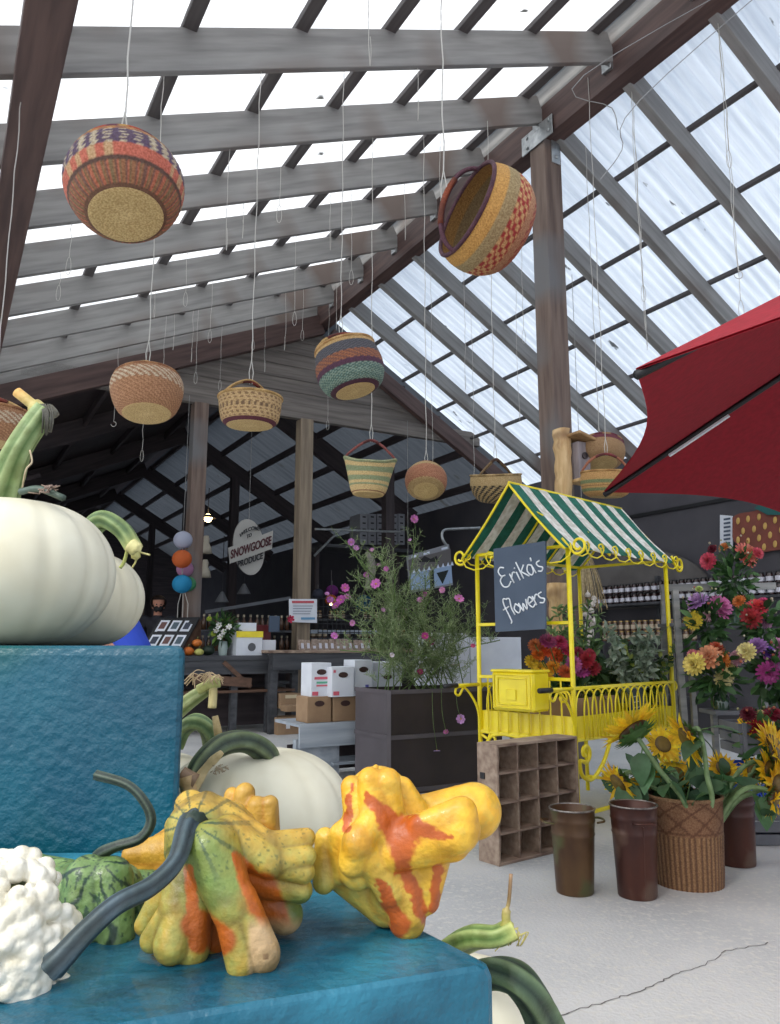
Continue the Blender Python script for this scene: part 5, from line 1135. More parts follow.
FLW = [(414, 519, .035, '#c878b8'), (351, 542, .03, '#b878b8'), (356, 548, .025, '#c088c0'), (376, 584, .042, '#d070c0'), (345, 588, .035, '#c860b0'), (341, 600, .04, '#b850a8'), (336, 606, .035, '#a848a0'), (347, 597, .03, '#d080c0'), (352, 623, .025, '#d890c8'), (459, 599, .04, '#d880c0'), (420, 600, .025, '#c888b8'), (386, 569, .022, '#c070b0'), (379, 565, .02, '#a868a8'), (430, 641, .045, '#b03880'), (425, 636, .03, '#a83078'), (442, 590, .025, '#d890c0'), (444, 678, .0, ''), (330, 600, .03, '#b060b0'), (327, 594, .02, '#c080c0'), (372, 550, .02, '#d090c8'), (410, 540, .015, '#c890c8'), (334, 636, .03, '#d880d0'), (461, 719, .035, '#b888c0'), (437, 750, .028, '#b8a0d8'), (446, 732, .02, '#9a5080'), (392, 655, .02, '#e0d8e0'), (420, 672, .025, '#903058'), (405, 609, .02, '#d8a8c8'), (425, 594, .022, '#d080b8'), (383, 610, .02, '#d0a0c8'), (366, 575, .025, '#b870b0'), (473, 646, .02, '#c84878')]
for x, y, r, c_ in FLW:
    if not r: continue
    q = Pc(x, y, -.35 if y > 690 else random.uniform(-.15, .15)); n = V(random.uniform(-.6, .6), -1, random.uniform(-.2, .9))
    if y > 740: n = V(0, -.2, -1)
    daisy(cp, q, n, r, c_, '#d8a838', 8)
m = MB()
for x, y, r, c_ in FLW:
    if y > 690: q = Pc(x, y, -.35); m.tube(spline([PQ(max(.1, (x-395)/110), .02, zp+.02), Pc(x-4, (y+690)/2, -.36), q], 5), .0018, 4, col=lin3('#6f8a4c'))
    elif r: q = Pc(x, y, .05); b0 = min((p for S_ in tips for p in S_), key=lambda p: (p-q).length+max(0, p.z-q.z)*3); m.tube([b0, b0.lerp(q, .5)+V(.01, 0, .01), q], .0018, 4, col=lin3('#6f8a4c'))
m.build('flower_stalks', m_leaf, cp, kind='stuff')
# ---- flowers and herbs in the cart tray
fb = bouquet(K(.42, .3, zTr+.03), 'mixed bouquet of orange, red, magenta and yellow flowers in the cart tray', [], .16, .13) if False else None
def trayflowers():
    c = K(.45, .3, zTr+.03); bl = [(538, 655, '#e07a28'), (547, 650, '#e8602c'), (556, 655, '#e05a28'), (553, 667, '#e8a028'), (540, 668, '#e8c030'), (532, 662, '#d8b82c'), (560, 642, '#c03a68'), (568, 650, '#b02850'), (578, 652, '#8a1c3c'), (586, 660, '#a01c30'), (592, 668, '#8a1828'), (582, 670, '#b04890'), (574, 664, '#b858a0'), (548, 641, '#9a3a6a'), (535, 645, '#c06a3a'), (566, 672, '#d86a3a'), (590, 655, '#a02038'), (545, 676, '#e8b020')]
    root = thing('flower_bouquet', c, 'mixed orange, red, magenta and yellow bunch in the cardboard box on the cart', 'flowers'); m = MB(); bushy(m, c+UP*.2, 1, 130, .08, .04, GR, .3, (.2, .15, .12)); m.build('foliage', m_leaf, root, True, kind='stuff')
    m = MB()
    for i, (x, y, cc) in enumerate(bl): q = at(x, y, c.y-.05-random.uniform(0, .1)); m.tube([c+UP*.05, c.lerp(q, .5)+UP*.03, q], .0035, 5, col=lin3('#4f7a3c'))
    m.build('stems', m_leaf, root)
    for i, (x, y, cc) in enumerate(bl):
        q = at(x, y, c.y-.05-random.uniform(0, .1)); n = V(random.uniform(-.4, .4), -1, random.uniform(.2, .9)); dahlia(root, q, n, random.uniform(.04, .06), cc, cmix3(cc, '#f0c080', .25), 4 if i % 3 else 6)
trayflowers()
def herb(c, label, cols, h, w_, k, L_, lw): 
    root = thing('potted_herb', c, label, 'plant'); m = MB(); m.lathe([(.05, 0), (.065, .09), (.07, .1), (.06, .1), (.055, .03), (.001, .03)], c, 20, close=False); m.build('pot', mat('black_plastic_pot', '#26262a', rough=.5), root, True)
    m = MB(); 
    for i in range(14):
        e = c+V(random.uniform(-w_, w_), random.uniform(-w_, w_)*.7, h*random.uniform(.6, 1)); S_ = spline([c+UP*.08, c.lerp(e, .5)+UP*.04, e], 6); m.tube(S_, .003, 5, col=lin3(cols[0]))
        for j in range(k): q = random.choice(S_[4:]); blade(m, q, rdir(.4), rdir(.8), L_*random.uniform(.6, 1.2), lw, .3, random.choice(cols))
    m.build('foliage', m_leaf, root, True, kind='stuff'); return root
herb(K(.98, .15, zTr+.02), 'silvery dusty miller in the cart tray behind the yellow railing', ['#a3b09f', '#b4c0b0', '#8a9c8a'], .66, .21, 40, .075, .03)
herb(K(1.08, .45, zTr+.02), 'dark green leafy herb at the far end of the cart tray', ['#3f5f38', '#4f7040', '#5d8048'], .6, .2, 36, .07, .035)
herb(K(.8, .48, zTr+.02), 'tall light green herb rising under the awning', ['#6c8c56', '#85a26c', '#98b47c'], .85, .18, 40, .065, .022)
herb(K(1.1, .12, zTr+.02), 'low yellow flecked herb by the far corner post of the cart', ['#4f6f3c', '#9aa550', '#3c5a34'], .5, .16, 30, .055, .03)
cs_ = thing('small_chalkboard', K(.55, .05, zTr+.02), 'small black price board leaning in the cart tray', 'sign'); m = MB(); m.bar(K(.72, .04, zTr+.14), K(.9, .04, zTr+.14), .012, .24); m.build('board', m_chalk, cs_)
m = MB(); [m.bar(K(.735, .03, zTr+.21-.035*i), K(.735+random.uniform(.08, .14), .03, zTr+.215-.035*i), .003, .005) for i in range(5)]; m.build('chalk_marks', m_chalkw, cs_)
# ================================================================== WOOD CARVINGS ON THE MIDDLE POST
def bent(P, w_, d_, mt, name, root, n=14, seed=0):
    rn = random.Random(seed); m = MB(); rings = []; vs = []
    for i in range(n):
        t = i/(n-1); c = P[0].lerp(P[1], t); ww = w_*(1+rn.uniform(-.12, .12)); dd = d_*(1+rn.uniform(-.1, .1)); ox = rn.uniform(-.1, .1)*w_
        for k in range(12):
            a = 2*PI*k/12; ca, sa = math.cos(a), math.sin(a); s_ = max(abs(ca), abs(sa))**.7
            vs.append(c+G*(ca/s_*ww/2+ox)+R*(sa/s_*dd/2))
    m.add(vs, [(i*12+k, i*12+(k+1) % 12, (i+1)*12+(k+1) % 12, (i+1)*12+k) for i in range(n-1) for k in range(12)]+[tuple(range(12))[::-1], tuple((n-1)*12+k for k in range(12))])
    return m.build(name, mt, root, True)
q = onplane(565, 505, R, W(0, -.2, 0)); z0 = q.z; z1 = onplane(565, 430, R, W(0, -.2, 0)).z; gq = gt(q)[0]
bh = thing('birdhouse', W(gq, -.2, z0), 'rustic birdhouse of split pale logs fixed to the tall middle post', 'birdhouse')
bent((W(gq, -.19, z0), W(gq, -.19, z1)), .12, .14, m_pale, 'log_back', bh, seed=3)
m_gw = mat('old_grey_nest_box', '#7b7274', '#908688', 4, (6, 6, 1), .8, .3)
m = MB(); zc = onplane(578, 478, R, W(0, -.25, 0)).z; gb_ = gt(onplane(579, 470, R, W(0, -.25, 0)))[0]; hN = .32; m.box(W(gb_, -.25, zc+hN*.42), (.13, .14, hN), frame(G), bev=.004); bx_ = m.build('nest_box', m_gw, bh, fr=frame(G))
m = MB(); m.lathe([(.001, 0), (.03, 0), (.03, .012), (.02, .014), (.02, .004), (.001, .004)], W(gb_, -.322, zc+hN*.55), 16, frame(UP, -R)); m.build('entry_hole', m_dark, bh)
m = MB(); zr3 = zc+hN*.94; m.bar(W(gb_-.12, -.28, zr3+.05), W(gb_+.13, -.28, zr3-.01), .24, .028, bev=.006); m.build('roof_slab', mat('brown_bark_slab', '#8a6a48', '#a8865c', 6, (1, 6, 6), .8, .4), bh)
m = MB(); m.bar(W(gb_-.07, -.27, zc-.03), W(gb_+.08, -.27, zc-.03), .18, .03, bev=.006)
for i in range(22): p = W(gq+random.uniform(-.07, .07), -.2+random.uniform(-.06, .05), z0+.02); m.tube([p, p+V(random.uniform(-.03, .03), 0, -random.uniform(.04, .12))], .004, 4)
m.build('ledge', m_pale, bh, kind='stuff')
q = onplane(556, 655, R, W(0, -.2, 0)); z1 = onplane(556, 583, R, W(0, -.2, 0)).z; gq = gt(q)[0]
sl = thing('wood_slab', W(gq, -.2, q.z-.1), 'knotty pale log slab fixed low on the middle post, behind the chalkboard sign', 'wood slab')
bent((W(gq+.06, -.19, q.z-.1), W(gq+.06, -.19, z1)), .18, .12, m_pale, 'slab', sl, seed=8)
m = MB()
for dx, dz, r in ((0, .3, .03), (.05, .15, .022), (-.03, .05, .025)): m.ball(W(gq+.06+dx, -.255, q.z+dz), r, 10, sc=(1, .5, 1.3))
m.build('knots', m_dark, sl)
# ================================================================== SHELVES OF JARS
sa, sb = ong(590, 606, 3.35), ong(716, 600, 3.35); ta, tb_ = gt(sa)[1], gt(sb)[1]; zs1 = sa.z; zs2 = ong(645, 641, 3.35).z
shf = thing('jar_shelf', W(3.45, (ta+tb_)/2, 0), 'dark shelf unit of preserve jars along the charcoal wall', 'shelf')
for z, t0_, t1_ in ((zs1, tb_-.9, ta+.1), (zs2, tb_+.2, ta-.2), (.45, tb_, ta)):
    m = MB(); m.bar(W(3.42, t0_, z-.015), W(3.42, t1_, z-.015), .36, .03); m.build('shelf_board', m_darkg, shf)
for t in (ta+.05, tb_-.8, (ta+tb_)/2): m = MB(); m.bar(W(3.56, t, 0), W(3.56, t, zs1+.35), .05, .05, up=R); m.build('upright', m_darkg, shf)
m = MB(); pz = [(i, zs1+.30+.42*math.sin(PI*min(1, max(0, i/14)))**.7) for i in range(15)]
vs = []
for i, z in pz: t = lerp(ta+.35, tb_+.3, i/14); vs += [W(3.62, t, zs1-.05), W(3.62, t, z)]
m.add(vs, [(2*i, 2*i+1, 2*i+3, 2*i+2) for i in range(14)]); vs2 = [v+G*-.02 for v in vs]; m.add(vs2, [(2*i, 2*i+2, 2*i+3, 2*i+1) for i in range(14)]); m.build('arched_back', mat('arched_back_board', '#5a5654', '#686462', 4, rough=.8), shf)
def jar(c, h, r, mg, label, grp):
    root = thing('preserve_jar', c, label, 'jar', grp); m = MB(); m.lathe([(.001, 0), (r, 0), (r*1.02, h*.1), (r*1.02, h*.72), (r*.8, h*.84), (r*.8, h*.9)], c, 16, close=False); m.build('jar_glass', mg, root, True)
    m = MB(); m.lathe([(r*.86, h*.88), (r*.88, h*.89), (r*.88, h), (.001, h+.002)], c, 16, close=False); m.build('jar_lid', m_lidg if mg is m_glass2 else m_black, root, True)
    m = MB(); m.lathe([(r*1.04, h*.2), (r*1.04, h*.58)], c, 16, close=False); m.build('paper_label', m_label if mg is m_glass else mat('kraft_label', '#b8a890', rough=.7), root, True)
    return root
jA = jar(W(3.3, tb_, zs1), .125, .038, m_glass, 'dark jam jar with a white paper label on the upper wall shelf', 'jam jars on the upper shelf')
jB = jar(W(3.3, tb_, zs2), .13, .036, m_glass2, 'amber pickle jar with a gold lid on the lower wall shelf', 'pickle jars on the lower shelf')
nA = 0
for lev in (0, 1):
    for row in (0, 1):
        t = tb_-.85
        while t < ta+(.0 if lev == 0 else -.25):
            if row == 0 or lev == 0:
                if not (lev == 1 and row == 1): M = Matrix.Translation(W(3.29+row*.1+random.uniform(-.008, .008), t, zs1+.127*lev)); (dup(jA, M)); nA += 1
            t += .106
t = tb_+.3
while t < ta-.3:
    for lev in (0, 1): dup(jB, Matrix.Translation(W(3.29+random.uniform(-.008, .008), t, zs2+.132*lev)))
    t += .102
# strawberry board and the narrow lattice sign on the wall
c0 = ong(757, 532, 3.66); st = thing('strawberry_board', c0, 'painted cut-out strawberry board with yellow seeds on the charcoal wall', 'sign')
def onw(px, py, off=3.66): return ong(px, py, off)
ol = [(731, 520), (740, 514), (752, 512), (770, 508), (800, 506), (812, 520), (806, 538), (790, 548), (772, 551), (757, 553), (745, 548), (735, 540)]
ol = [onw(*p) for p in ol]; ol = spline(ol+[ol[0]], 4)[:-1]; n_ = len(ol); m = MB(); m.add([p-G*.0 for p in ol]+[p-G*.03 for p in ol], [tuple(range(n_)), tuple(range(n_, 2*n_))[::-1]]+[(i, (i+1) % n_, n_+(i+1) % n_, n_+i) for i in range(n_)]); m.build('board', mat('strawberry_paint', '#84463a', '#744034', 8, rough=.7), st)
m = MB()
for px, py in ((738, 521), (748, 519), (759, 517), (743, 531), (754, 529), (765, 526), (775, 520), (748, 541), (759, 538), (770, 535), (781, 530), (764, 547), (775, 544), (786, 541), (786, 518), (738, 540)):
    p = onw(px, py, 3.622); m = MB(); m.ball(p, .042, 10, sc=(.25, .6, 1), fr=frame(G)@Matrix.Rotation(.15, 3, 'X'), ); m.build('painted_seed', mat('seed_yellow', '#c9a45c', rough=.7), st, True)
m = MB(); pl_ = [onw(*p, 3.61) for p in ((755, 508), (768, 515), (785, 515), (790, 505), (770, 500))]; m.add(pl_+[p-G*.015 for p in pl_], [(0, 1, 2, 3, 4), (9, 8, 7, 6, 5)]+[(i, (i+1) % 5, 5+(i+1) % 5, 5+i) for i in range(5)]); m.build('leaf_crown', mat('leaf_teal_paint', '#1f5a58', rough=.7), st)
c0 = onw(726, 532, 3.64); sg2 = thing('narrow_sign', c0, 'narrow upright white sign with small dark marks beside the strawberry board', 'sign')
m = MB(); m.add([onw(721, 515, 3.64), onw(733, 516, 3.64), onw(733, 548, 3.64), onw(721, 548, 3.64)]+[onw(721, 515, 3.64)-G*.02, onw(733, 516, 3.64)-G*.02, onw(733, 548, 3.64)-G*.02, onw(721, 548, 3.64)-G*.02], [(0, 1, 2, 3), (7, 6, 5, 4), (0, 4, 5, 1), (1, 5, 6, 2), (2, 6, 7, 3), (3, 7, 4, 0)]); m.build('board', m_white, sg2)
m = MB()
for py in (519, 523, 527, 531, 535, 539, 543): p = onw(727, py, 3.61); m.bar(p-R*.045, p+R*.045, .006, .022)
m.build('marks', m_chalk, sg2)
# garlic braid
c0 = onplane(584, 560, R, W(0, .9, 0)); gbr = thing('garlic_braid', c0-UP*.9, 'braid of dried garlic hanging behind the cart', 'garlic')
m = MB(); pz0 = c0.z+.15
for i in range(60):
    x = random.gauss(0, .05); p = c0+G*x*.3+UP*.15; m.tube(spline([p, p+V(x, 0, -.3), p+V(x*1.6+random.uniform(-.03, .03), random.uniform(-.03, .03), -.6-random.uniform(0, .1))], 4), .004, 4, col=lin3(random.choice(['#a8946c', '#8f7c58', '#bda880'])))
m.build('dried_stalks', m_stem, gbr, kind='stuff')
for i in range(16):
    m = MB(); p = c0+V(random.uniform(-.04, .09), random.uniform(-.05, .03), -.38-.032*i); m.lathe([(.001, 0), (.026, .006), (.032, .022), (.024, .04), (.006, .055), (.004, .07)], p, 12, col=lin3('#cfc6c0'), rf=lambda t, u: 1+.06*math.cos(7*t)); m.build('garlic_bulb', m_stem, gbr, True)
m = MB(); m.tube([c0+UP*.1, V(c0.x, c0.y, zr(gt(c0)[0])+.05)], .003, 5); m.build('hanging_wire', m_wire2, label='wire carrying the garlic braid', cat='wire')
# ================================================================== COUNTER AND GOODS UNDER THE GABLE
ZC = .925
def on_t(px, py, t=4.55): return ont(px, py, t)
def gz(px, py, t): p = ont(px, py, t); return gt(p)[0], p.z
gl_, _ = gz(168, 660, 4.6); gm, _ = gz(285, 660, 4.6)
ct = thing('shop_counter', W((gl_+gm)/2, 4.6, 0), 'long dark grey wooden counter under the gable header, open shelves below', 'counter')
gl_ -= 1.2
m = MB(); m.bar(W(gl_, 4.55, ZC-.03), W(gm+.1, 4.55, ZC-.03), .62, .06, bev=.004); m.build('worktop', m_darkg, ct, fr=fg)
for g in (gl_, -1.35, -.9, gm): m = MB(); m.bar(W(g, 4.3, 0), W(g, 4.3, ZC-.06), .08, .08, up=R); m.build('leg', m_darkg, ct)
m = MB(); m.bar(W(gl_, 4.27, ZC-.14), W(gm, 4.27, ZC-.14), .03, .16); m.build('apron', m_darkg, ct, fr=fg)
m = MB(); m.bar(W(gl_, 4.5, .5), W(gm, 4.5, .5), .5, .03); m.build('lower_shelf', mat('brown_shelf_wood', '#5a4234', '#6c5040', 4, WS, .7), ct, fr=fg)
m = MB(); m.bar(W(-1.85, 4.24, .66), W(-1.15, 4.24, .6), .02, .11); m.bar(W(-1.5, 4.25, .85), W(-1.15, 4.25, .55), .03, .05); m.build('shelf_lip', mat('brown_shelf_wood', '#5a4234'), ct)
m = MB(); m.bar(W(gl_, 4.82, ZC/2), W(gm, 4.82, ZC/2), .03, ZC-.1); m.build('back_panel', m_dark, ct, fr=fg)
g0_, g1_ = gz(264, 662, 4.2)[0], gz(425, 662, 4.2)[0]
tb2 = thing('display_table', W((g0_+g1_)/2, 4.2, 0), 'brown plank display table in front of the counter, packets on it', 'table')
m = MB(); m.bar(W(g0_, 4.25, .97), W(g1_, 4.25, .97), .5, .035, bev=.004); m.build('table_top', m_crate, tb2, fr=fg)
m = MB(); m.bar(W(g0_+.05, 4.05, .85), W(g1_, 4.05, .85), .03, .2); m.build('apron', m_darkg, tb2, fr=fg)
for g in (g0_+.08, .4, g1_-.05): m = MB(); m.bar(W(g, 4.1, 0), W(g, 4.1, .95), .09, .09, up=R); m.build('leg', m_darkg, tb2)
# print display rack
def pbox(name, px0, px1, py0, py1, t, d, mt, label, cat, z=None, bev=.004, fr_=None, grp=None):
    a, zb_ = gz(px0, py1, t); b2, zt2 = gz(px1, py0, t); m = MB(); zb_ = z if z is not None else zb_
    m.box(W((a+b2)/2, t+d/2, (zb_+zt2)/2), (abs(b2-a), d, abs(zt2-zb_)), fg, bev=bev); return m.build(name, mt, fr=fg, label=label, cat=cat, group=grp), (a, b2, zb_, zt2)
a, zb_ = gz(141, 648, 4.3); b2, zt2 = gz(190, 616, 4.3)
dr_ = thing('print_display', W((a+b2)/2, 4.4, ZC), 'black sloping rack of small framed prints on the counter', 'display rack')
s0 = on_t(140, 651, 4.25); s1 = on_t(181, 651, 4.25); s2 = on_t(200, 617, 4.62); s3 = on_t(160, 618, 4.62)
m = MB(); m.add([s0, s1, s2, s3]+[p-UP*.03 for p in (s0, s1, s2, s3)], [(0, 1, 2, 3), (7, 6, 5, 4), (0, 4, 5, 1), (1, 5, 6, 2), (2, 6, 7, 3), (3, 7, 4, 0)]); m.build('rack_board', m_black, dr_)
m = MB(); p5 = V(s2.x, s2.y, ZC); m.add([s1-UP*.03, s2-UP*.03, p5, s1-UP*.03+V(0, 0, -.02)], [(0, 1, 2, 3)]); m.add([s1-UP*.03+G*.02, s2-UP*.03+G*.02, p5+G*.02, V(s1.x, s1.y, ZC)+G*.02], [(3, 2, 1, 0)]); m.build('side_panel', mat('brown_shelf_wood', '#5a4234'), dr_)
nr_ = (s1-s0).cross(s3-s0).normalized()
for i in range(3):
    for j in range(2):
        u0, v0 = .07+.31*i, .12+.45*j; P = [s0+(s1-s0)*(u0+a_)+(s3-s0)*(v0+b_)+nr_*.012 for a_, b_ in ((0, 0), (.24, 0), (.24, .34), (0, .34))]; c_ = sum(P, V(0, 0, 0))/4
        m = MB(); m.add(P, [(0, 1, 2, 3)]); m.add([p-nr_*.01 for p in P], [(3, 2, 1, 0)]); o_ = m.build('framed_print', m_white, dr_); m = MB(); m.add([c_+(p-c_)*.62+nr_*.004 for p in P], [(0, 1, 2, 3)]); m.build('print_image', mat('print_dark_%d' % ((i+j) % 3), ['#3c4250', '#6a4a44', '#50606a'][(i+j) % 3]), o_)
# small pumpkins and gourds on the counter
def mini(px, py, r, col, label, t=4.35, h=.75, nm='small_pumpkin'):
    c = on_t(px, py, t); c.z = max(c.z-r*h, ZC); root = thing(nm, c, label, 'pumpkin'); m = MB(); m.lathe([(max(r*math.sin(PI*i/12), .001), r*h*(1-math.cos(PI*i/12))) for i in range(13)], c, 24, col=lin3(col), rf=lambda t_, u: 1+.05*abs(math.cos(5*t_)), close=False); m.build('pumpkin_body', m_stem, root, True)
    m = MB(); m.tube([c+UP*r*h*1.9, c+UP*(r*h*2+.03)+V(.01, 0, 0)], .008, 6, col=lin3('#6a6a3c')); m.build('pumpkin_stem', m_stem, root, True)
mini(188, 652, .07, '#c8681c', 'small orange pumpkin on the counter by the print rack'); mini(197, 643, .06, '#d0742c', 'tiny orange pumpkin perched on another', 4.4); mini(199, 653, .055, '#b8b868', 'small pale green gourd on the counter', 4.3); mini(208, 651, .08, '#26382c', 'dark green squash on the counter below the vase', 4.45)
vb = bouquet(W(gz(222, 655, 4.4)[0], 4.45, ZC), 'glass vase of white flowers and green leaves on the counter', [], .16) if False else None
def vaseflowers():
    c = W(gz(224, 655, 4.4)[0], 4.45, ZC); root = thing('vase_of_flowers', c, 'clear vase of white blossoms and green leaves on the counter', 'flowers')
    m = MB(); m.lathe([(.05, 0), (.06, .09), (.05, .17), (.047, .17), (.055, .09), (.045, .01), (.001, .01)], c, 20, close=False); m.build('vase', mat('pale_glass', '#9fb0ac', rough=.08, coat=.5), root, True)
    m = MB(); bushy(m, c+UP*.32, 1, 150, .1, .045, GR+['#6a8a3c'], .3, (.17, .15, .17)); m.build('foliage', m_leaf, root, True, kind='stuff')
    for dx, dz in ((-.05, .3), (.04, .28), (-.02, .36), (.1, .34), (.0, .22)): daisy(root, c+V(dx, -.17, dz), V(0, -1, .3), .04, '#e4e6e4', '#b8c060', 6, .6, 'white_blossom')
    for dx, dz in ((-.16, .44), (-.1, .26)): dahlia(root, c+V(dx, -.1, dz), V(0, -1, .3), .035, '#a8bc40', '#b8c858', 4, 'green_bloom')
vaseflowers()
# carton on the counter, yellow banded
a, b2, zb_, zt2 = 0, 0, 0, 0
cartn = thing('produce_carton', W(gz(249, 655, 4.35)[0], 4.4, ZC), 'white carton with a yellow band and dark round emblem on the counter', 'box')
ga_, gb2 = gz(236, 655, 4.3)[0], gz(262, 655, 4.3)[0]; zt2 = on_t(249, 622, 4.3).z
m = MB(); m.box(W((ga_+gb2)/2, 4.45, (ZC+zt2-.12)/2), (gb2-ga_, .3, zt2-.12-ZC), fg); m.build('carton_body', m_white, cartn)
m = MB(); m.bar(W(ga_-.005, 4.295, zt2-.15), W(gb2+.005, 4.295, zt2-.15), .012, .075); m.build('yellow_band', m_yel, cartn)
m = MB(); m.lathe([(.001, 0), (.05, 0), (.05, .004), (.001, .004)], W((ga_+gb2)/2+.03, 4.298, ZC+.1), 20, frame(UP, -R)); m.build('round_emblem', mat('emblem_grey', '#5a5c60'), cartn)
m = MB(); m.bar(W(ga_+.03, 4.42, zt2-.06), W(gb2-.08, 4.42, zt2-.06), .22, .1); m.build('upper_tray', m_white, cartn)
for px0, px1, py0, py1, t, d, mt, lb, ct_ in ((262, 276, 640, 657, 4.35, .15, m_white, 'white table card standing on the counter', 'card'), (255, 271, 625, 640, 4.7, .15, mat('maroon_tin', '#6a2428', rough=.5), 'maroon canister at the back of the counter', 'canister'), (269, 280, 616, 632, 4.5, .03, m_chalk, 'black price board on a thin stand', 'sign')):
    pbox('counter_'+ct_, px0, px1, py0, py1, t, d, mt, lb, ct_, z=ZC if py1 > 635 else None)
# packets on the table
for i, x in enumerate(range(303, 372, 6)):
    ga_ = gz(x, 655, 4.15)[0]; root = thing('snack_packet', W(ga_, 4.2, .988), 'clear packet with a white label standing on the plank table', 'packet', 'clear packets on the plank table')
    m = MB(); cc = W(ga_, 4.2, .988); h_ = .12+.02*random.random(); a_ = random.uniform(-.03, .03); m.add([cc-G*.045-R*.03, cc+G*.045-R*.03, cc+G*.045+R*.03, cc-G*.045+R*.03, cc-G*.04+UP*h_+R*a_, cc+G*.04+UP*h_+R*a_, cc+G*.04+UP*(h_-.0)+R*(a_+.008), cc-G*.04+UP*h_+R*(a_+.008)], [(0, 1, 5, 4), (1, 2, 6, 5), (2, 3, 7, 6), (3, 0, 4, 7), (4, 5, 6, 7)]); m.build('bag', mat('cellophane_nuts', '#7d6a5c', '#a08c7c', 40, rough=.25, coat=.4), root)
    m = MB(); m.add([cc-G*.02-R*.036+UP*.02, cc+G*.02-R*.036+UP*.02, cc+G*.018-R*.02+UP*.085, cc-G*.018-R*.02+UP*.085], [(0, 1, 2, 3)]); m.build('paper_label', m_label, root)
# paper notice on the pale post
n0 = [on_t(289, 599, 4.75), on_t(317, 599, 4.75), on_t(317, 623, 4.75), on_t(289, 622, 4.75)]
nt_ = thing('paper_notice', n0[3], 'white paper notice with a red heading and pink flower, pinned to the pale post', 'notice')
m = MB(); m.add(n0+[p+R*.004 for p in n0], [(0, 1, 2, 3), (7, 6, 5, 4), (0, 4, 5, 1), (1, 5, 6, 2), (2, 6, 7, 3), (3, 7, 4, 0)]); m.build('paper', m_white, nt_)
m = MB(); m.bar(on_t(292, 602, 4.743), on_t(314, 602, 4.743), .003, .03); m.build('red_heading', mat('red_ink', '#c0505a'), nt_)
for k in range(4):
    m = MB(); m.bar(on_t(293, 606+k*2.6, 4.743), on_t(313-k, 606+k*2.6, 4.743), .002, .01); m.build('text_line', mat('grey_ink', '#8a90a0'), nt_)
m = MB(); m.bar(on_t(301, 618.5, 4.743), on_t(315, 618.5, 4.743), .003, .03); m.build('blue_wash', mat('blue_ink', '#6a9cc0'), nt_)
daisy(nt_, on_t(290.5, 619, 4.74), -R, .055, '#d03058', '#e07080', 6, .6, 'printed_flower')
# cartons in front
def carton(px0, px1, py0, py1, t, d, z, label, marks, mt=m_white, nm='white_carton', grp=None, hole=True):
    a_, b_ = gz(px0, py1, t)[0], gz(px1, py1, t)[0]; zt_ = on_t(px0, py0, t).z; c = W((a_+b_)/2, t+d/2, z); root = thing(nm, c, label, 'box', grp)
    m = MB(); m.box(c+UP*(zt_-z)/2, (b_-a_, d, zt_-z), fg, bev=.003); m.build('carton_body', mt, root)
    if hole:
        m = MB(); fr_ = frame(UP, -R); m.lathe([(.001, 0), (.028, 0), (.028, .003), (.001, .003)], W((a_+b_)/2, t-.003, zt_-(zt_-z)*.27), 14, Matrix((G*1.5, UP*.8, -R)).transposed()); m.build('hand_hole', mat('hole_brown', '#3c2622'), root)
    for x, zf_, w_, h_, cc in marks:
        m = MB(); m.bar(W(lerp(a_, b_, x)-w_/2, t-.003, lerp(z, zt_, zf_)), W(lerp(a_, b_, x)+w_/2, t-.003, lerp(z, zt_, zf_)), .002, h_); m.build('printed_mark', mat('print_'+cc[1:], cc), root)
    return a_, b_, zt_
tq = .75; zb1_ = ont(330, 722, tq).z; zb2_ = ont(330, 697, tq).z
RD = '#d06070'; GN = '#60b090'
carton(307, 331, 697, 722, tq, .22, zb1_, 'brown cardboard fruit carton under the printed white cartons', (), m_cardb, 'cardboard_carton', None)
carton(333, 357, 697, 722, tq, .22, zb1_, 'brown cardboard carton next to the dark planter', (), m_cardb, 'cardboard_carton', None)
carton(311, 331, 663, 697, tq+.02, .2, zb2_+.002, 'white carton with pink and green printing on the brown cartons', ((.5, .55, .12, .02, RD), (.55, .42, .1, .015, GN), (.6, .33, .12, .012, RD), (.2, .1, .05, .03, RD)))
carton(331.5, 354, 667, 697, tq-.06, .2, zb2_+.002, 'plain white carton with a dark oval hand hole', ((.2, .12, .05, .03, RD), (.12, .85, .02, .02, RD)))
carton(354.5, 372, 660, 697, tq-.02, .2, zb2_+.002, 'white carton with a dark red hole at the planter edge', ((.7, .2, .03, .06, '#5a5aa8'), (.3, .15, .05, .03, RD)))
carton(372.5, 402, 662, 697, tq+.1, .25, zb1_, 'white carton half hidden by the cosmos leaves', ((.4, .4, .08, .05, '#c07070'),))
carton(432, 470, 633, 672, tq+.1, .3, zb1_, 'white carton behind the cosmos, nearest the cart', ((.3, .15, .03, .03, '#60407a'), (.15, .3, .02, .02, RD), (.6, .6, .1, .02, '#c8a0b0')), hole=False)
carton(471, 522, 637, 676, tq+.1, .3, zb1_, 'long white carton seen through the end of the cart', ((.3, .15, .03, .03, '#60407a'),), hole=False)
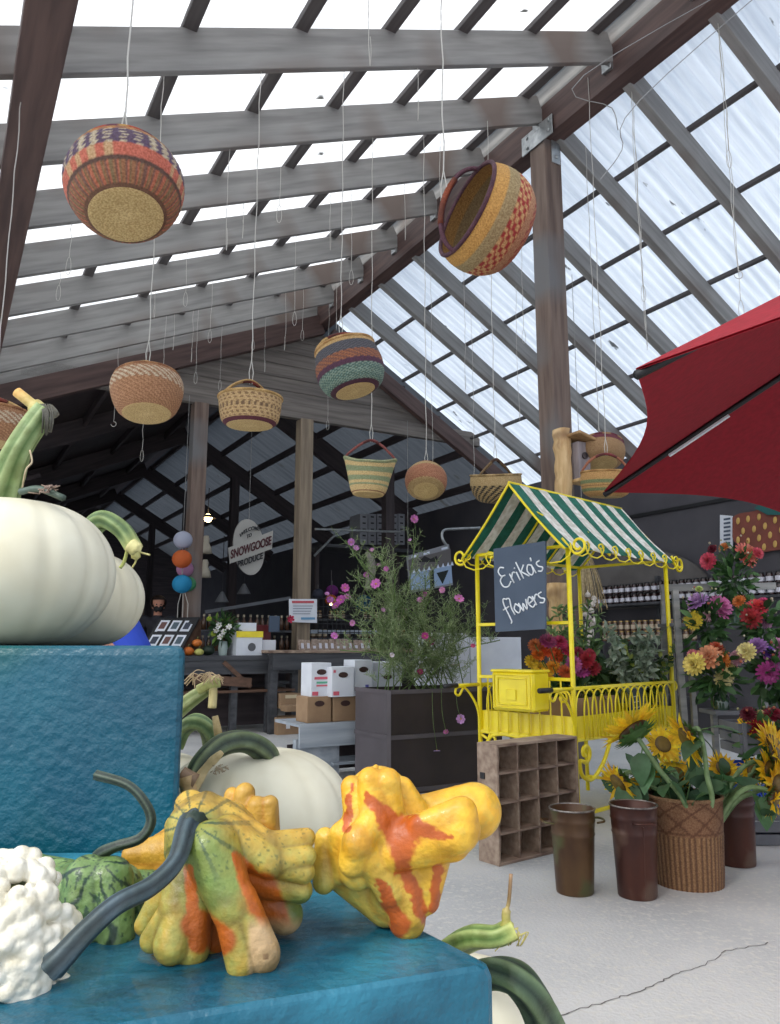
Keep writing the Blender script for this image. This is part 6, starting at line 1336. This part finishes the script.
# grey bench below
bn = thing('grey_bench', W(0, tq+.2, 0), 'grey painted plank bench carrying the stacked cartons', 'bench')
ba, bb = gz(299, 745, tq-.05)[0], gz(526, 745, tq-.05)[0]; zbb = ont(330, 746, tq-.05).z
m = MB(); m.bar(W(ba, tq+.2, zb1_-.012), W(bb, tq+.2, zb1_-.012), .5, .022); m.build('seat_board', m_gbench, bn, fr=fg)
m = MB(); m.bar(W(ba, tq-.05, (zb1_+zbb)/2), W(bb, tq-.05, (zb1_+zbb)/2), .025, zb1_-zbb); m.build('front_board', m_gbench, bn, fr=fg)
for g in (ba+.03, ba+.35, bb-.05): m = MB(); m.bar(W(g, tq+.05, 0), W(g, tq+.05, zbb+.05), .05, .06, up=R); m.build('leg', m_gbench, bn)
m = MB(); m.bar(W(ba+.03, tq+.02, zbb/2), W(ba+.35, tq+.02, zbb/2), .015, zbb-.02); m.build('side_panel', m_gbench, bn); m = MB(); m.bar(W(ba+.3, tq+.12, .14), W(bb, tq+.12, .14), .3, .02); m.build('low_shelf', m_gbench, bn)
m = MB(); m.bar(W(ba+.1, tq+.42, zbb*.5), W(bb, tq+.42, zbb*.5), .015, zbb-.06); m.build('back_board', m_dark, bn)
# brown boxes under the counter
carton(280, 301, 694, 718, 4.0, .3, .3, 'brown box stacked under the plank table, tape label on top', ((.5, .8, .15, .04, '#c8b898'),), m_cardb, 'cardboard_box', hole=False)
carton(277, 303, 718, 748, 3.95, .3, 0, 'brown box on the floor under the plank table with a white sticker', ((.4, .6, .05, .1, '#dcdce0'),), m_cardb, 'cardboard_box', hole=False)
carton(286, 304, 706, 722, 3.75, .18, .28, 'opened brown box leaning forward of the floor box', (), m_cardb, 'cardboard_box', hole=False)
# ================================================================== INSIDE THE SHOP
def paper_lantern(px, py, t, r, col, label):
    c = ont(px, py, t); root = thing('paper_lantern', c-UP*r, label, 'lantern'); m = MB(); m.lathe([(max(r*math.sin(PI*i/24), r*.16), -r*.94*math.cos(PI*i/24)) for i in range(25)], c, 28, rf=lambda a_, u: 1+.012*math.sin(u*70), close=False); m.build('shade', mat('lantern_'+col[1:], col, rough=.7, trans=.3), root, True)
    m = MB(); m.tube([c+UP*r*.9, c+UP*(r+.06)], .004, 5); m.tube([c+V(r*.17*math.cos(a_), r*.17*math.sin(a_), r*.93) for a_ in [PI*i/6 for i in range(13)]], .003, 5); m.build('wire_ring', m_wire2, root); return c
tl = 4.62; r_ = 9.2/775*10
la = paper_lantern(183, 540, tl, r_*.98, '#aeb2c4', 'white paper lantern, topmost on the string by the shaded post'); paper_lantern(182, 559, tl-.05, r_, '#c8622c', 'orange paper lantern on the string'); paper_lantern(185, 569, tl+.2, r_*.9, '#b884a8', 'pink paper lantern tucked behind the orange one'); paper_lantern(182, 584, tl-.05, r_, '#1f8ab8', 'blue paper lantern at the bottom of the string'); paper_lantern(188, 584, tl+.2, r_*.85, '#4f9a6c', 'green paper lantern hidden behind the blue one')
m = MB(); m.tube([la+UP*r_, V(la.x, la.y, HB)], .004, 5); m.tube([la-UP*r_, ont(182, 580, tl)], .004, 5); m.build('hanging_wire', m_wire2, label='cord of the paper lanterns', cat='wire')
for i in range(3): m = MB(); p = ont(178+i*5, 604, 4.7); m.tube([ont(182+i, 590, 4.7), p, V(p.x, p.y, ZC+.02)], .0045, 5); m.build('hanging_rope', m_wire, label='pale rope hanging below the lanterns', cat='rope', group='cords below the lanterns')
paper_lantern(332, 591, 6.0, .1, '#7a2a7c', 'purple paper lantern behind the cosmos'); o_ = paper_lantern(331, 600, 5.8, .09, '#c8682c', 'glowing orange lantern behind the cosmos'); paper_lantern(364, 603, 6.2, .14, '#1f5470', 'deep blue lantern behind the cosmos'); paper_lantern(318, 594, 6.4, .09, '#4a4e60', 'dusky grey lantern behind the cosmos')
bulb = emis('warm_bulb', '#ffe2a0', 14)
def lamp(px, py, t, label, r=.045):
    c = ont(px, py, t); root = thing('pendant_lamp', c, label, 'lamp'); m = MB(); m.ball(c, r, 12); m.build('bulb', bulb, root, True); m = MB(); m.lathe([(r*.5, r*.7), (r*1.7, r*.2), (r*1.9, -r*.1), (r*1.75, r*.1), (r*.4, r*.9)], c, 16, close=False); m.tube([c+UP*r, c+UP*.5], .006, 5); m.build('shade', m_dark, root, True); return c
lamp(208, 518, 7.4, 'lit round lamp high inside the shop', .07); lamp(143, 624, 7.0, 'small lit lamp low behind the print rack', .05); lc = lamp(331, 604, 5.6, 'small lit bulb in the orange lantern', .02)
for px, py in ((206, 546), (205, 570)):
    c = ont(px, py, 5.4); root = thing('clip_lamp', c, 'cream spotlight clamped to the shaded post, %s of the two' % ('upper' if py < 560 else 'lower'), 'lamp'); m = MB(); m.lathe([(.03, .14), (.045, .1), (.04, .04), (.07, -.02), (.085, -.1), (.08, -.1), (.06, 0)], c, 18, close=False); m.build('lamp_head', mat('cream_lamp', '#a8a090', rough=.5), root, True); m = MB(); m.bar(c+UP*.06, c+UP*.06-G*.12, .02, .02); m.build('clamp', m_dark, root)
# hanging welcome sign
sw = 5.3
def os_(px, py, o=0): return ont(px, py, sw)-R*o
cs0 = os_(249, 546); ws = thing('welcome_sign', cs0, 'white oval shop sign crossed by a lettered board, hanging inside the shop', 'sign')
m = MB(); P = [os_(249+15.5*math.cos(a_)+(2*math.sin(a_)), 547+28*math.sin(a_)) for a_ in [2*PI*i/40 for i in range(40)]]; m.add(P+[p+R*.03 for p in P], [tuple(range(40)), tuple(range(40, 80))[::-1]]+[(i, (i+1) % 40, 40+(i+1) % 40, 40+i) for i in range(40)]); m.build('oval_board', mat('sign_cream', '#a9a7a2', rough=.7), ws)
m = MB(); q = [os_(227.5, 548, .02), os_(272, 531, .02), os_(271, 549, .02), os_(229, 564, .02)]; m.add(q+[p-R*.02 for p in q], [(0, 1, 2, 3), (7, 6, 5, 4), (0, 4, 5, 1), (1, 5, 6, 2), (2, 6, 7, 3), (3, 7, 4, 0)]); m.build('cross_board', mat('sign_cream', '#a9a7a2'), ws)
def letters(txt, p, q, h, mt, off, bow=0.):
    """raised letters along p -> q"""
    cu_ = bpy.data.curves.new('letters', 'FONT'); cu_.body = txt; cu_.align_x = 'CENTER'; cu_.align_y = 'CENTER'; cu_.extrude = .01; cu_.size = 1; cu_.offset = .02
    ob = bpy.data.objects.new('letters', cu_); COL.objects.link(ob); dg = bpy.context.evaluated_depsgraph_get(); me = bpy.data.meshes.new_from_object(ob.evaluated_get(dg)); bpy.data.objects.remove(ob)
    xs = [v.co.x for v in me.vertices]; w_ = max(xs)-min(xs); d = (q-p); L_ = d.length; d.normalize(); n = -R; u = UP*1.0; c = (p+q)/2; m = MB()
    m.add([c+d*(v.co.x/w_*L_)+u*(v.co.y*h-bow*(v.co.x/w_)**2*4)+n*(off+v.co.z*.5) for v in me.vertices], [tuple(f.vertices) for f in me.polygons]); return m.build('lettering', mt, ws)
m_red2 = mat('sign_dark_red', '#4a1620'); m_ink = mat('sign_ink', '#26282c')
letters('SNOWGOOSE', os_(229.5, 555.5), os_(270, 541), .17, m_red2, .052); letters('PRODUCE', os_(237, 565), os_(262, 556), .12, m_ink, .03); letters('WELCOME', os_(239, 533), os_(259, 526), .075, m_ink, .03, .05); letters('TO', os_(246, 537), os_(251, 535), .07, m_ink, .03)
m = MB(); m.tube([os_(249, 519), V(os_(249, 519).x, os_(249, 519).y, 4.6)], .005, 5); m.build('hanging_wire', m_wire2, label='cord holding up the oval shop sign', cat='wire')
# hanging picture with two pale bird shapes
tp_ = 4.2
def op(px, py, o=0): return ont(px, py, tp_)-R*o
pw = thing('hanging_picture', op(430, 592), 'hanging picture in black, white and blue, gooseneck pipe above it', 'picture')
q = [op(407, 556), op(449, 544), op(453, 585), op(411, 593)]; m = MB(); m.add(q+[p+R*.03 for p in q], [(0, 1, 2, 3), (7, 6, 5, 4), (0, 4, 5, 1), (1, 5, 6, 2), (2, 6, 7, 3), (3, 7, 4, 0)]); m.build('picture_panel', mat('picture_grey', '#84868c'), pw)
def patch(P, cc, nm, o=.01): m = MB(); m.add([op(x, y, o) for x, y in P], [tuple(range(len(P)))]); m.add([op(x, y, o-.004) for x, y in P], [tuple(range(len(P)))[::-1]]); m.build(nm, mat('pic_'+cc[1:], cc), pw)
patch([(408, 560), (450, 549), (451, 565), (409, 573)], '#5e5a5a', 'dark_band'); patch([(410, 574), (428, 570), (430, 588), (411, 590)], '#8fa6c4', 'pale_window'); patch([(433, 569), (451, 565), (452, 583), (434, 587)], '#8fa6c4', 'pale_window'); patch([(436, 573), (448, 570), (442, 584)], '#15201c', 'dark_shape', .016); patch([(430, 571), (433, 570), (434, 588), (430, 589)], '#15201c', 'dark_shape', .016); patch([(418, 562), (424, 556), (430, 559), (436, 556), (438, 562)], '#1a1a1c', 'dark_shape', .016)
for x, y in ((411, 556), (423, 553), (441, 548)): patch([(x, y), (x+6, y-1.5), (x+6, y+.8), (x, y+2.2)], '#cfd6e4', 'glint', .016)
for x in (412, 417, 422, 427, 436, 441, 446, 450): patch([(x, 573-(x-412)*.2), (x+1.5, 569-(x-412)*.2), (x+3, 573-(x-412)*.2)], '#c8d4e6', 'white_peak', .018)
m = MB(); m.tube(spline([op(447, 546), op(443, 540), op(442, 534), op(445, 530), op(456, 529), op(480, 528)], 6), .02, 8); m.build('gooseneck_pipe', m_galv, label='grey gooseneck pipe arching over the hanging picture', cat='pipe')
m = MB(); m.tube([op(408, 557), V(op(408, 557).x, op(408, 557).y, 4.2)], .004, 5); m.build('hanging_wire', m_wire2, label='wire holding the black and white picture', cat='wire')
# stacked white boxes high up behind the dark post
for i, (x0, x1) in enumerate(((360, 368), (368, 376.5), (377, 383), (391, 398), (398, 405))):
    for j in range(5):
        y0 = 514+j*6.2; a_, zb_ = gz(x0, y0+6, 6.6); b_, zt_ = gz(x1, y0, 6.6); m = MB(); m.box(W((a_+b_)/2, 6.8, (zb_+zt_)/2), (b_-a_-.01, .4, zt_-zb_-.008), fg, bev=.004); root = thing('storage_box', W((a_+b_)/2, 6.8, zb_), 'grey white box in the high stack around the dark inner post', 'box', 'boxes stacked high inside the shop'); m.build('box_body', mat('dull_white_box', '#84868c'), root); m = MB(); m.bar(W((a_+b_)/2-.03, 6.595, (zb_+zt_)/2), W((a_+b_)/2+.03, 6.595, (zb_+zt_)/2), .004, .025); m.build('hand_hole', m_black, root)
a_, z_ = gz(358, 546, 6.5); b_, _ = gz(408, 546, 6.5); m = MB(); m.bar(W(a_-.6, 6.8, z_-.03), W(b_+.2, 6.8, z_-.03), .7, .05); m.build('high_shelf', m_darkg, fr=fg, label='high shelf inside the shop under the stacked boxes', cat='shelf')
for g in (a_-.5, b_+.1): beam('shelf_support', W(g, 7.05, 0), W(g, 7.05, z_-.03), .07, .07, m_dark, 'dark upright under the high shelf', 'thing', 'post', up=R, group='uprights of the high shelf')
# pale arched object beside it
m = MB(); m.tube(spline([ont(366, 552, 5.6), ont(371, 560, 5.55), ont(371, 575, 5.5), ont(366, 590, 5.5)], 6), [.03+.05*math.sin(PI*i/18) for i in range(19)], 10, flat=.5); m.build('driftwood_piece', mat('pale_drift', '#8a847c', '#9c958a', 6), smooth=True, label='pale curved piece of driftwood hanging behind the cosmos', cat='driftwood')
# back shop shelving with bottles
def shelving(g0, g1, t, zs, label):
    root = thing('shop_shelving', W((g0+g1)/2, t, 0), label, 'shelf')
    for z in zs: m = MB(); m.bar(W(g0, t, z), W(g1, t, z), .35, .03); m.build('shelf_board', m_darkg, root)
    for g in (g0, g1): m = MB(); m.bar(W(g, t, 0), W(g, t, zs[-1]+.1), .05, .3, up=R); m.build('upright', m_dark, root)
shelving(-1.4, .2, 6.2, (.5, .95, 1.25), 'dark shelving with bottles seen over the counter'); shelving(.5, 2.6, 6.6, (.5, .85, 1.15, 1.45), 'black wire shelving with jars behind the cosmos')
bt = thing('bottle', W(-1.3, 6.15, 1.265), 'small bottle with a pale cap on the shelving behind the counter', 'bottle', 'bottles behind the counter'); m = MB(); c = W(-1.3, 6.15, 1.265); m.lathe([(.001, 0), (.035, 0), (.035, .13), (.014, .17), (.014, .2)], c, 14, close=False); m.build('bottle_glass', mat('bottle_amber', '#5a4030', rough=.2, coat=.5), bt, True); m = MB(); m.lathe([(.017, .19), (.017, .225), (.001, .225)], c, 12, close=False); m.build('bottle_cap', mat('cap_pale', '#b0a48c'), bt, True)
for z in (1.265, .965):
    for k in range(15):
        if z > 1.2 and k == 0: continue
        dup(bt, Matrix.Translation(W(-1.3+.1*k, 6.15+random.uniform(-.04, .04), z)))
jC = jar(W(.6, 6.55, 1.165), .13, .04, m_glass2, 'shaded jar on the shelving behind the cosmos', 'jars behind the cosmos')
for z in (1.165, .865, 1.465):
    for k in range(18):
        if z == 1.165 and k == 0: continue
        if random.random() < .85: dup(jC, Matrix.Translation(W(.6+.105*k, 6.55, z)))
wr = thing('wire_rack', W(.2, 4.9, 1.0), 'black wire grid rack above the plank table', 'rack'); m = MB(); ra, rz0 = gz(318, 640, 4.95); rb_, rz1 = gz(372, 600, 4.95)
for i in range(13): g = lerp(ra, rb_, i/12); m.tube([W(g, 4.95, .99), W(g, 4.95, rz1)], .006, 5)
for i in range(7): z = lerp(.99, rz1, i/6); m.tube([W(ra, 4.95, z), W(rb_, 4.95, z)], .006, 5)
m.build('wire_grid', m_black, wr)
m = MB(); m.bar(W(ra-.1, 5.1, ont(345, 632, 5.1).z), W(rb_+.2, 5.1, ont(345, 632, 5.1).z), .25, .05); m.build('white_tray', mat('dull_tray', '#9aa4b0'), label='pale tray on the wire rack behind the cosmos', cat='tray')
m = MB(); m.tube([ont(315, 529, 5.6), ont(400, 532, 5.6)], .018, 6); m.tube([ont(314, 556, 5.6), ont(340, 530, 5.6)], .018, 6); m.build('ceiling_pipe', m_galv, kind='structure')
m = MB(); a_ = ont(215, 624, 5.2); b_ = ont(290, 598, 5.2); m.bar(ont(205, 612, 6.5), ont(290, 598, 6.5), .05, .05); m.build('inner_rail', mat('rail_grey', '#6d7076'), label='pale rail running across behind the counter', cat='rail')
for px, py in ((244, 590), (222, 598), (297, 600)):
    c = ont(px, py, 6.0); root = thing('bell_lamp', c, {244: 'grey bell lamp shade right below the oval sign', 222: 'grey bell lamp shade nearest the shaded post', 297: 'grey bell lamp shade beside the pale post'}[px], 'lamp'); m = MB(); m.lathe([(.1, -.06), (.07, 0), (.03, .07), (.02, .09), (.001, .09)], c, 18, close=False); m.build('shade', mat('shade_grey', '#5c5e62', rough=.4), root, True); m = MB(); m.tube([c+UP*.08, c+UP*.9], .006, 5); m.build('cord', m_black, root)
# ================================================================== PEOPLE
def person(feet, H_, face, label, J, hair, shirt, legs, extra=None):
    """J: joint offsets in metres from the feet point: x along 'side', y along 'fwd', z up"""
    f = Vector(face).normalized(); s = V(f.y, -f.x, 0); T = lambda p: feet+s*p[0]+f*p[1]+UP*p[2]; root = thing('person', feet, label, 'person')
    j = {k: T(v) for k, v in J.items()}; cs = []
    def c_(a, b_, ra, rb): cs.append((j[a] if isinstance(a, str) else a, j[b_] if isinstance(b_, str) else b_, ra, rb))
    c_('pel', 'chest', .125, .14); c_('chest', 'neck', .12, .055); c_('neck', 'head', .05, .06); c_('head', 'crown', .078, .085); hd = j['head']; up_ = (j['crown']-hd).normalized()
    cs.append((hd+f*.075+up_*.01, hd+f*.095-up_*.005, .012, .014)); cs.append((hd-up_*.06+f*.04, hd-up_*.065+f*.055, .04, .03))
    for k in 'lr':
        c_('chest', k+'sh', .09, .062); c_(k+'sh', k+'el', .05, .04); c_(k+'el', k+'wr', .038, .026); w_ = j[k+'wr']; d = (w_-j[k+'el']).normalized(); sd_ = s*(1 if k == 'r' else -1); cs.append((w_, w_+d*.07, .027, .032))
        for q in range(4): cs.append((w_+d*.07+s*(.012*(q-1.5)*1.6), w_+d*(.14-.008*abs(q-1.5))+s*(.014*(q-1.5)*1.5)-UP*.015, .0085, .007))
        cs.append((w_+d*.03-sd_*.02, w_+d*.08-sd_*.05, .011, .009))
        cs.append((hd+s*(.078 if k == 'r' else -.078)+up_*.01, hd+s*(.085 if k == 'r' else -.085)-up_*.02, .012, .01))
        c_('pel', k+'hip', .11, .1); c_(k+'hip', k+'kn', .085, .055); c_(k+'kn', k+'an', .052, .036); c_(k+'an', T((J[k+'an'][0], J[k+'an'][1]+.15, .035)), .038, .032)
    P = [np.array(lin(x)) for x in ('#c98f78', shirt, legs, '#1c1a1a')]
    def cf(vs, D):
        C_ = np.tile(P[0], (len(vs), 1)); best = D.argmin(1); z = vs[:, 2]
        torso = [0]+[i for i in range(len(cs)) if i in (1,)]; arm = []; leg = []
        for i, c in enumerate(cs): pass
        rel = {}
        n = len(cs); per = (n-6)//2
        for kx in (0, 1):
            b0 = 6+kx*per
            arm += [b0, b0+1]; leg += [b0+per-4, b0+per-3, b0+per-2]; 
            C_[best == b0+per-1] = P[3]
        C_[np.isin(best, [0, 1]+arm)] = P[1]; C_[np.isin(best, leg)] = P[2]; C_[(best == 1) & (z > j['neck'].z-.02)] = P[0]
        return C_
    capmesh(cs, .013, .02, cf, 'person_body', mat('person_skin_cloth', '#ffffff', rough=.8, attr=True), root)
    m = MB(); m.ball(hd+up_*.06-f*.02, .118, 20, sc=(1, 1.05, .95), col=lin3(hair)); 
    hv = MB(); hv.v = [p for p in m.v]; hv.f = [q for q in m.f if (sum((m.v[i] for i in q), V(0, 0, 0))/len(q)-hd).dot(f) < .06 or (sum((m.v[i] for i in q), V(0, 0, 0))/len(q)-hd).dot(up_) > .09]; hv.m = [0]*len(hv.f); hv.c = m.c; hv.build('hair', m_stem, root, True)
    for sx in (-1, 1): m = MB(); m.ball(hd+f*.074+s*.03*sx+up_*.028, .011, 8, col=lin3('#1c1410')); m.build('eye', m_stem, root, True)
    if extra: extra(root, hd, f, s, up_)
JB = dict(pel=(0, -.1, 1.0), chest=(0, .1, 1.27), neck=(0, .25, 1.33), head=(0, .34, 1.33), crown=(0, .4, 1.37), lsh=(-.17, .14, 1.29), rsh=(.17, .14, 1.29), lel=(-.22, .26, 1.04), rel=(.22, .26, 1.04), lwr=(-.16, .48, 1.02), rwr=(.16, .48, 1.02), lhip=(-.09, -.1, .9), rhip=(.09, -.1, .9), lkn=(-.1, -.02, .5), rkn=(.1, -.02, .5), lan=(-.1, -.06, .08), ran=(.1, -.06, .08))
pf_ = at(121, 645, 6.6); pf_.z = 0
person(pf_+V(.05, 0, 0), 1.7, (-.75, .3, 0), 'person in a blue shirt bending over behind the white pumpkins', JB, '#1e1613', '#2747b8', '#2a2c34')
JS = dict(pel=(0, 0, .95), chest=(0, 0, 1.3), neck=(0, 0, 1.5), head=(0, .02, 1.6), crown=(0, .02, 1.67), lsh=(-.19, 0, 1.42), rsh=(.19, 0, 1.42), lel=(-.23, -.02, 1.14), rel=(.23, -.02, 1.14), lwr=(-.2, .18, 1.02), rwr=(.2, .18, 1.02), lhip=(-.1, 0, .9), rhip=(.1, 0, .9), lkn=(-.1, .02, .5), rkn=(.1, .02, .5), lan=(-.1, 0, .08), ran=(.1, 0, .08))
pq = ont(158, 610, 6.6); pq.z = 0
def mask(root, hd, f, s, u): m = MB(); m.ball(hd+f*.038-u*.035, .074, 14, sc=(1, .9, .75), col=lin3('#14141a')); m.build('face_mask', m_stem, root, True)
person(pq, 1.7, (.35, -.9, 0), 'person in dark clothes and a black face mask standing behind the counter', JS, '#2a1c18', '#2b2b33', '#1c1c22', mask)
# ================================================================== LIGHT AND CAMERA
w = bpy.data.worlds.new('sky'); SC.world = w; w.use_nodes = True; nt = w.node_tree; N = nt.nodes; Lk = nt.links
bg = N['Background']; tc = N.new('ShaderNodeTexCoord'); vm = N.new('ShaderNodeVectorMath'); vm.operation = 'DOT_PRODUCT'
sd = (-G*.75-R*.25+UP*.75).normalized(); vm.inputs[1].default_value = sd; Lk.new(tc.outputs['Generated'], vm.inputs[0])
rp = N.new('ShaderNodeValToRGB'); e = rp.color_ramp.elements; e[0].position = 0.; e[0].color = (.58, .66, .78, 1); e[1].position = 1.; e[1].color = (1.6, 1.6, 1.58, 1)
e2 = rp.color_ramp.elements.new(.7); e2.color = (.9, .96, 1.04, 1)
Lk.new(vm.outputs['Value'], rp.inputs['Fac']); Lk.new(rp.outputs[0], bg.inputs['Color']); bg.inputs['Strength'].default_value = 1.25
sun = bpy.data.lights.new('sun', 'SUN'); sun.energy = 1.6; sun.angle = math.radians(12); sun.color = (1, .97, .92)
so = bpy.data.objects.new('sun', sun); COL.objects.link(so); so.rotation_euler = (-sd).to_track_quat('-Z', 'Y').to_euler()
cam = bpy.data.cameras.new('camera'); co = bpy.data.objects.new('camera', cam); COL.objects.link(co); SC.camera = co
cam.sensor_fit = 'VERTICAL'; cam.sensor_height = 24; cam.lens = 24*FPX/1024; cam.clip_start = .05; cam.clip_end = 100
co.location = (0, 0, EYE); co.rotation_euler = (PI/2+PITCH, 0, 0)
SC.view_settings.view_transform = 'Standard'; SC.view_settings.look = 'None'; SC.view_settings.gamma = 1; SC.view_settings.exposure = 0.34; SC.view_settings.use_curve_mapping = False
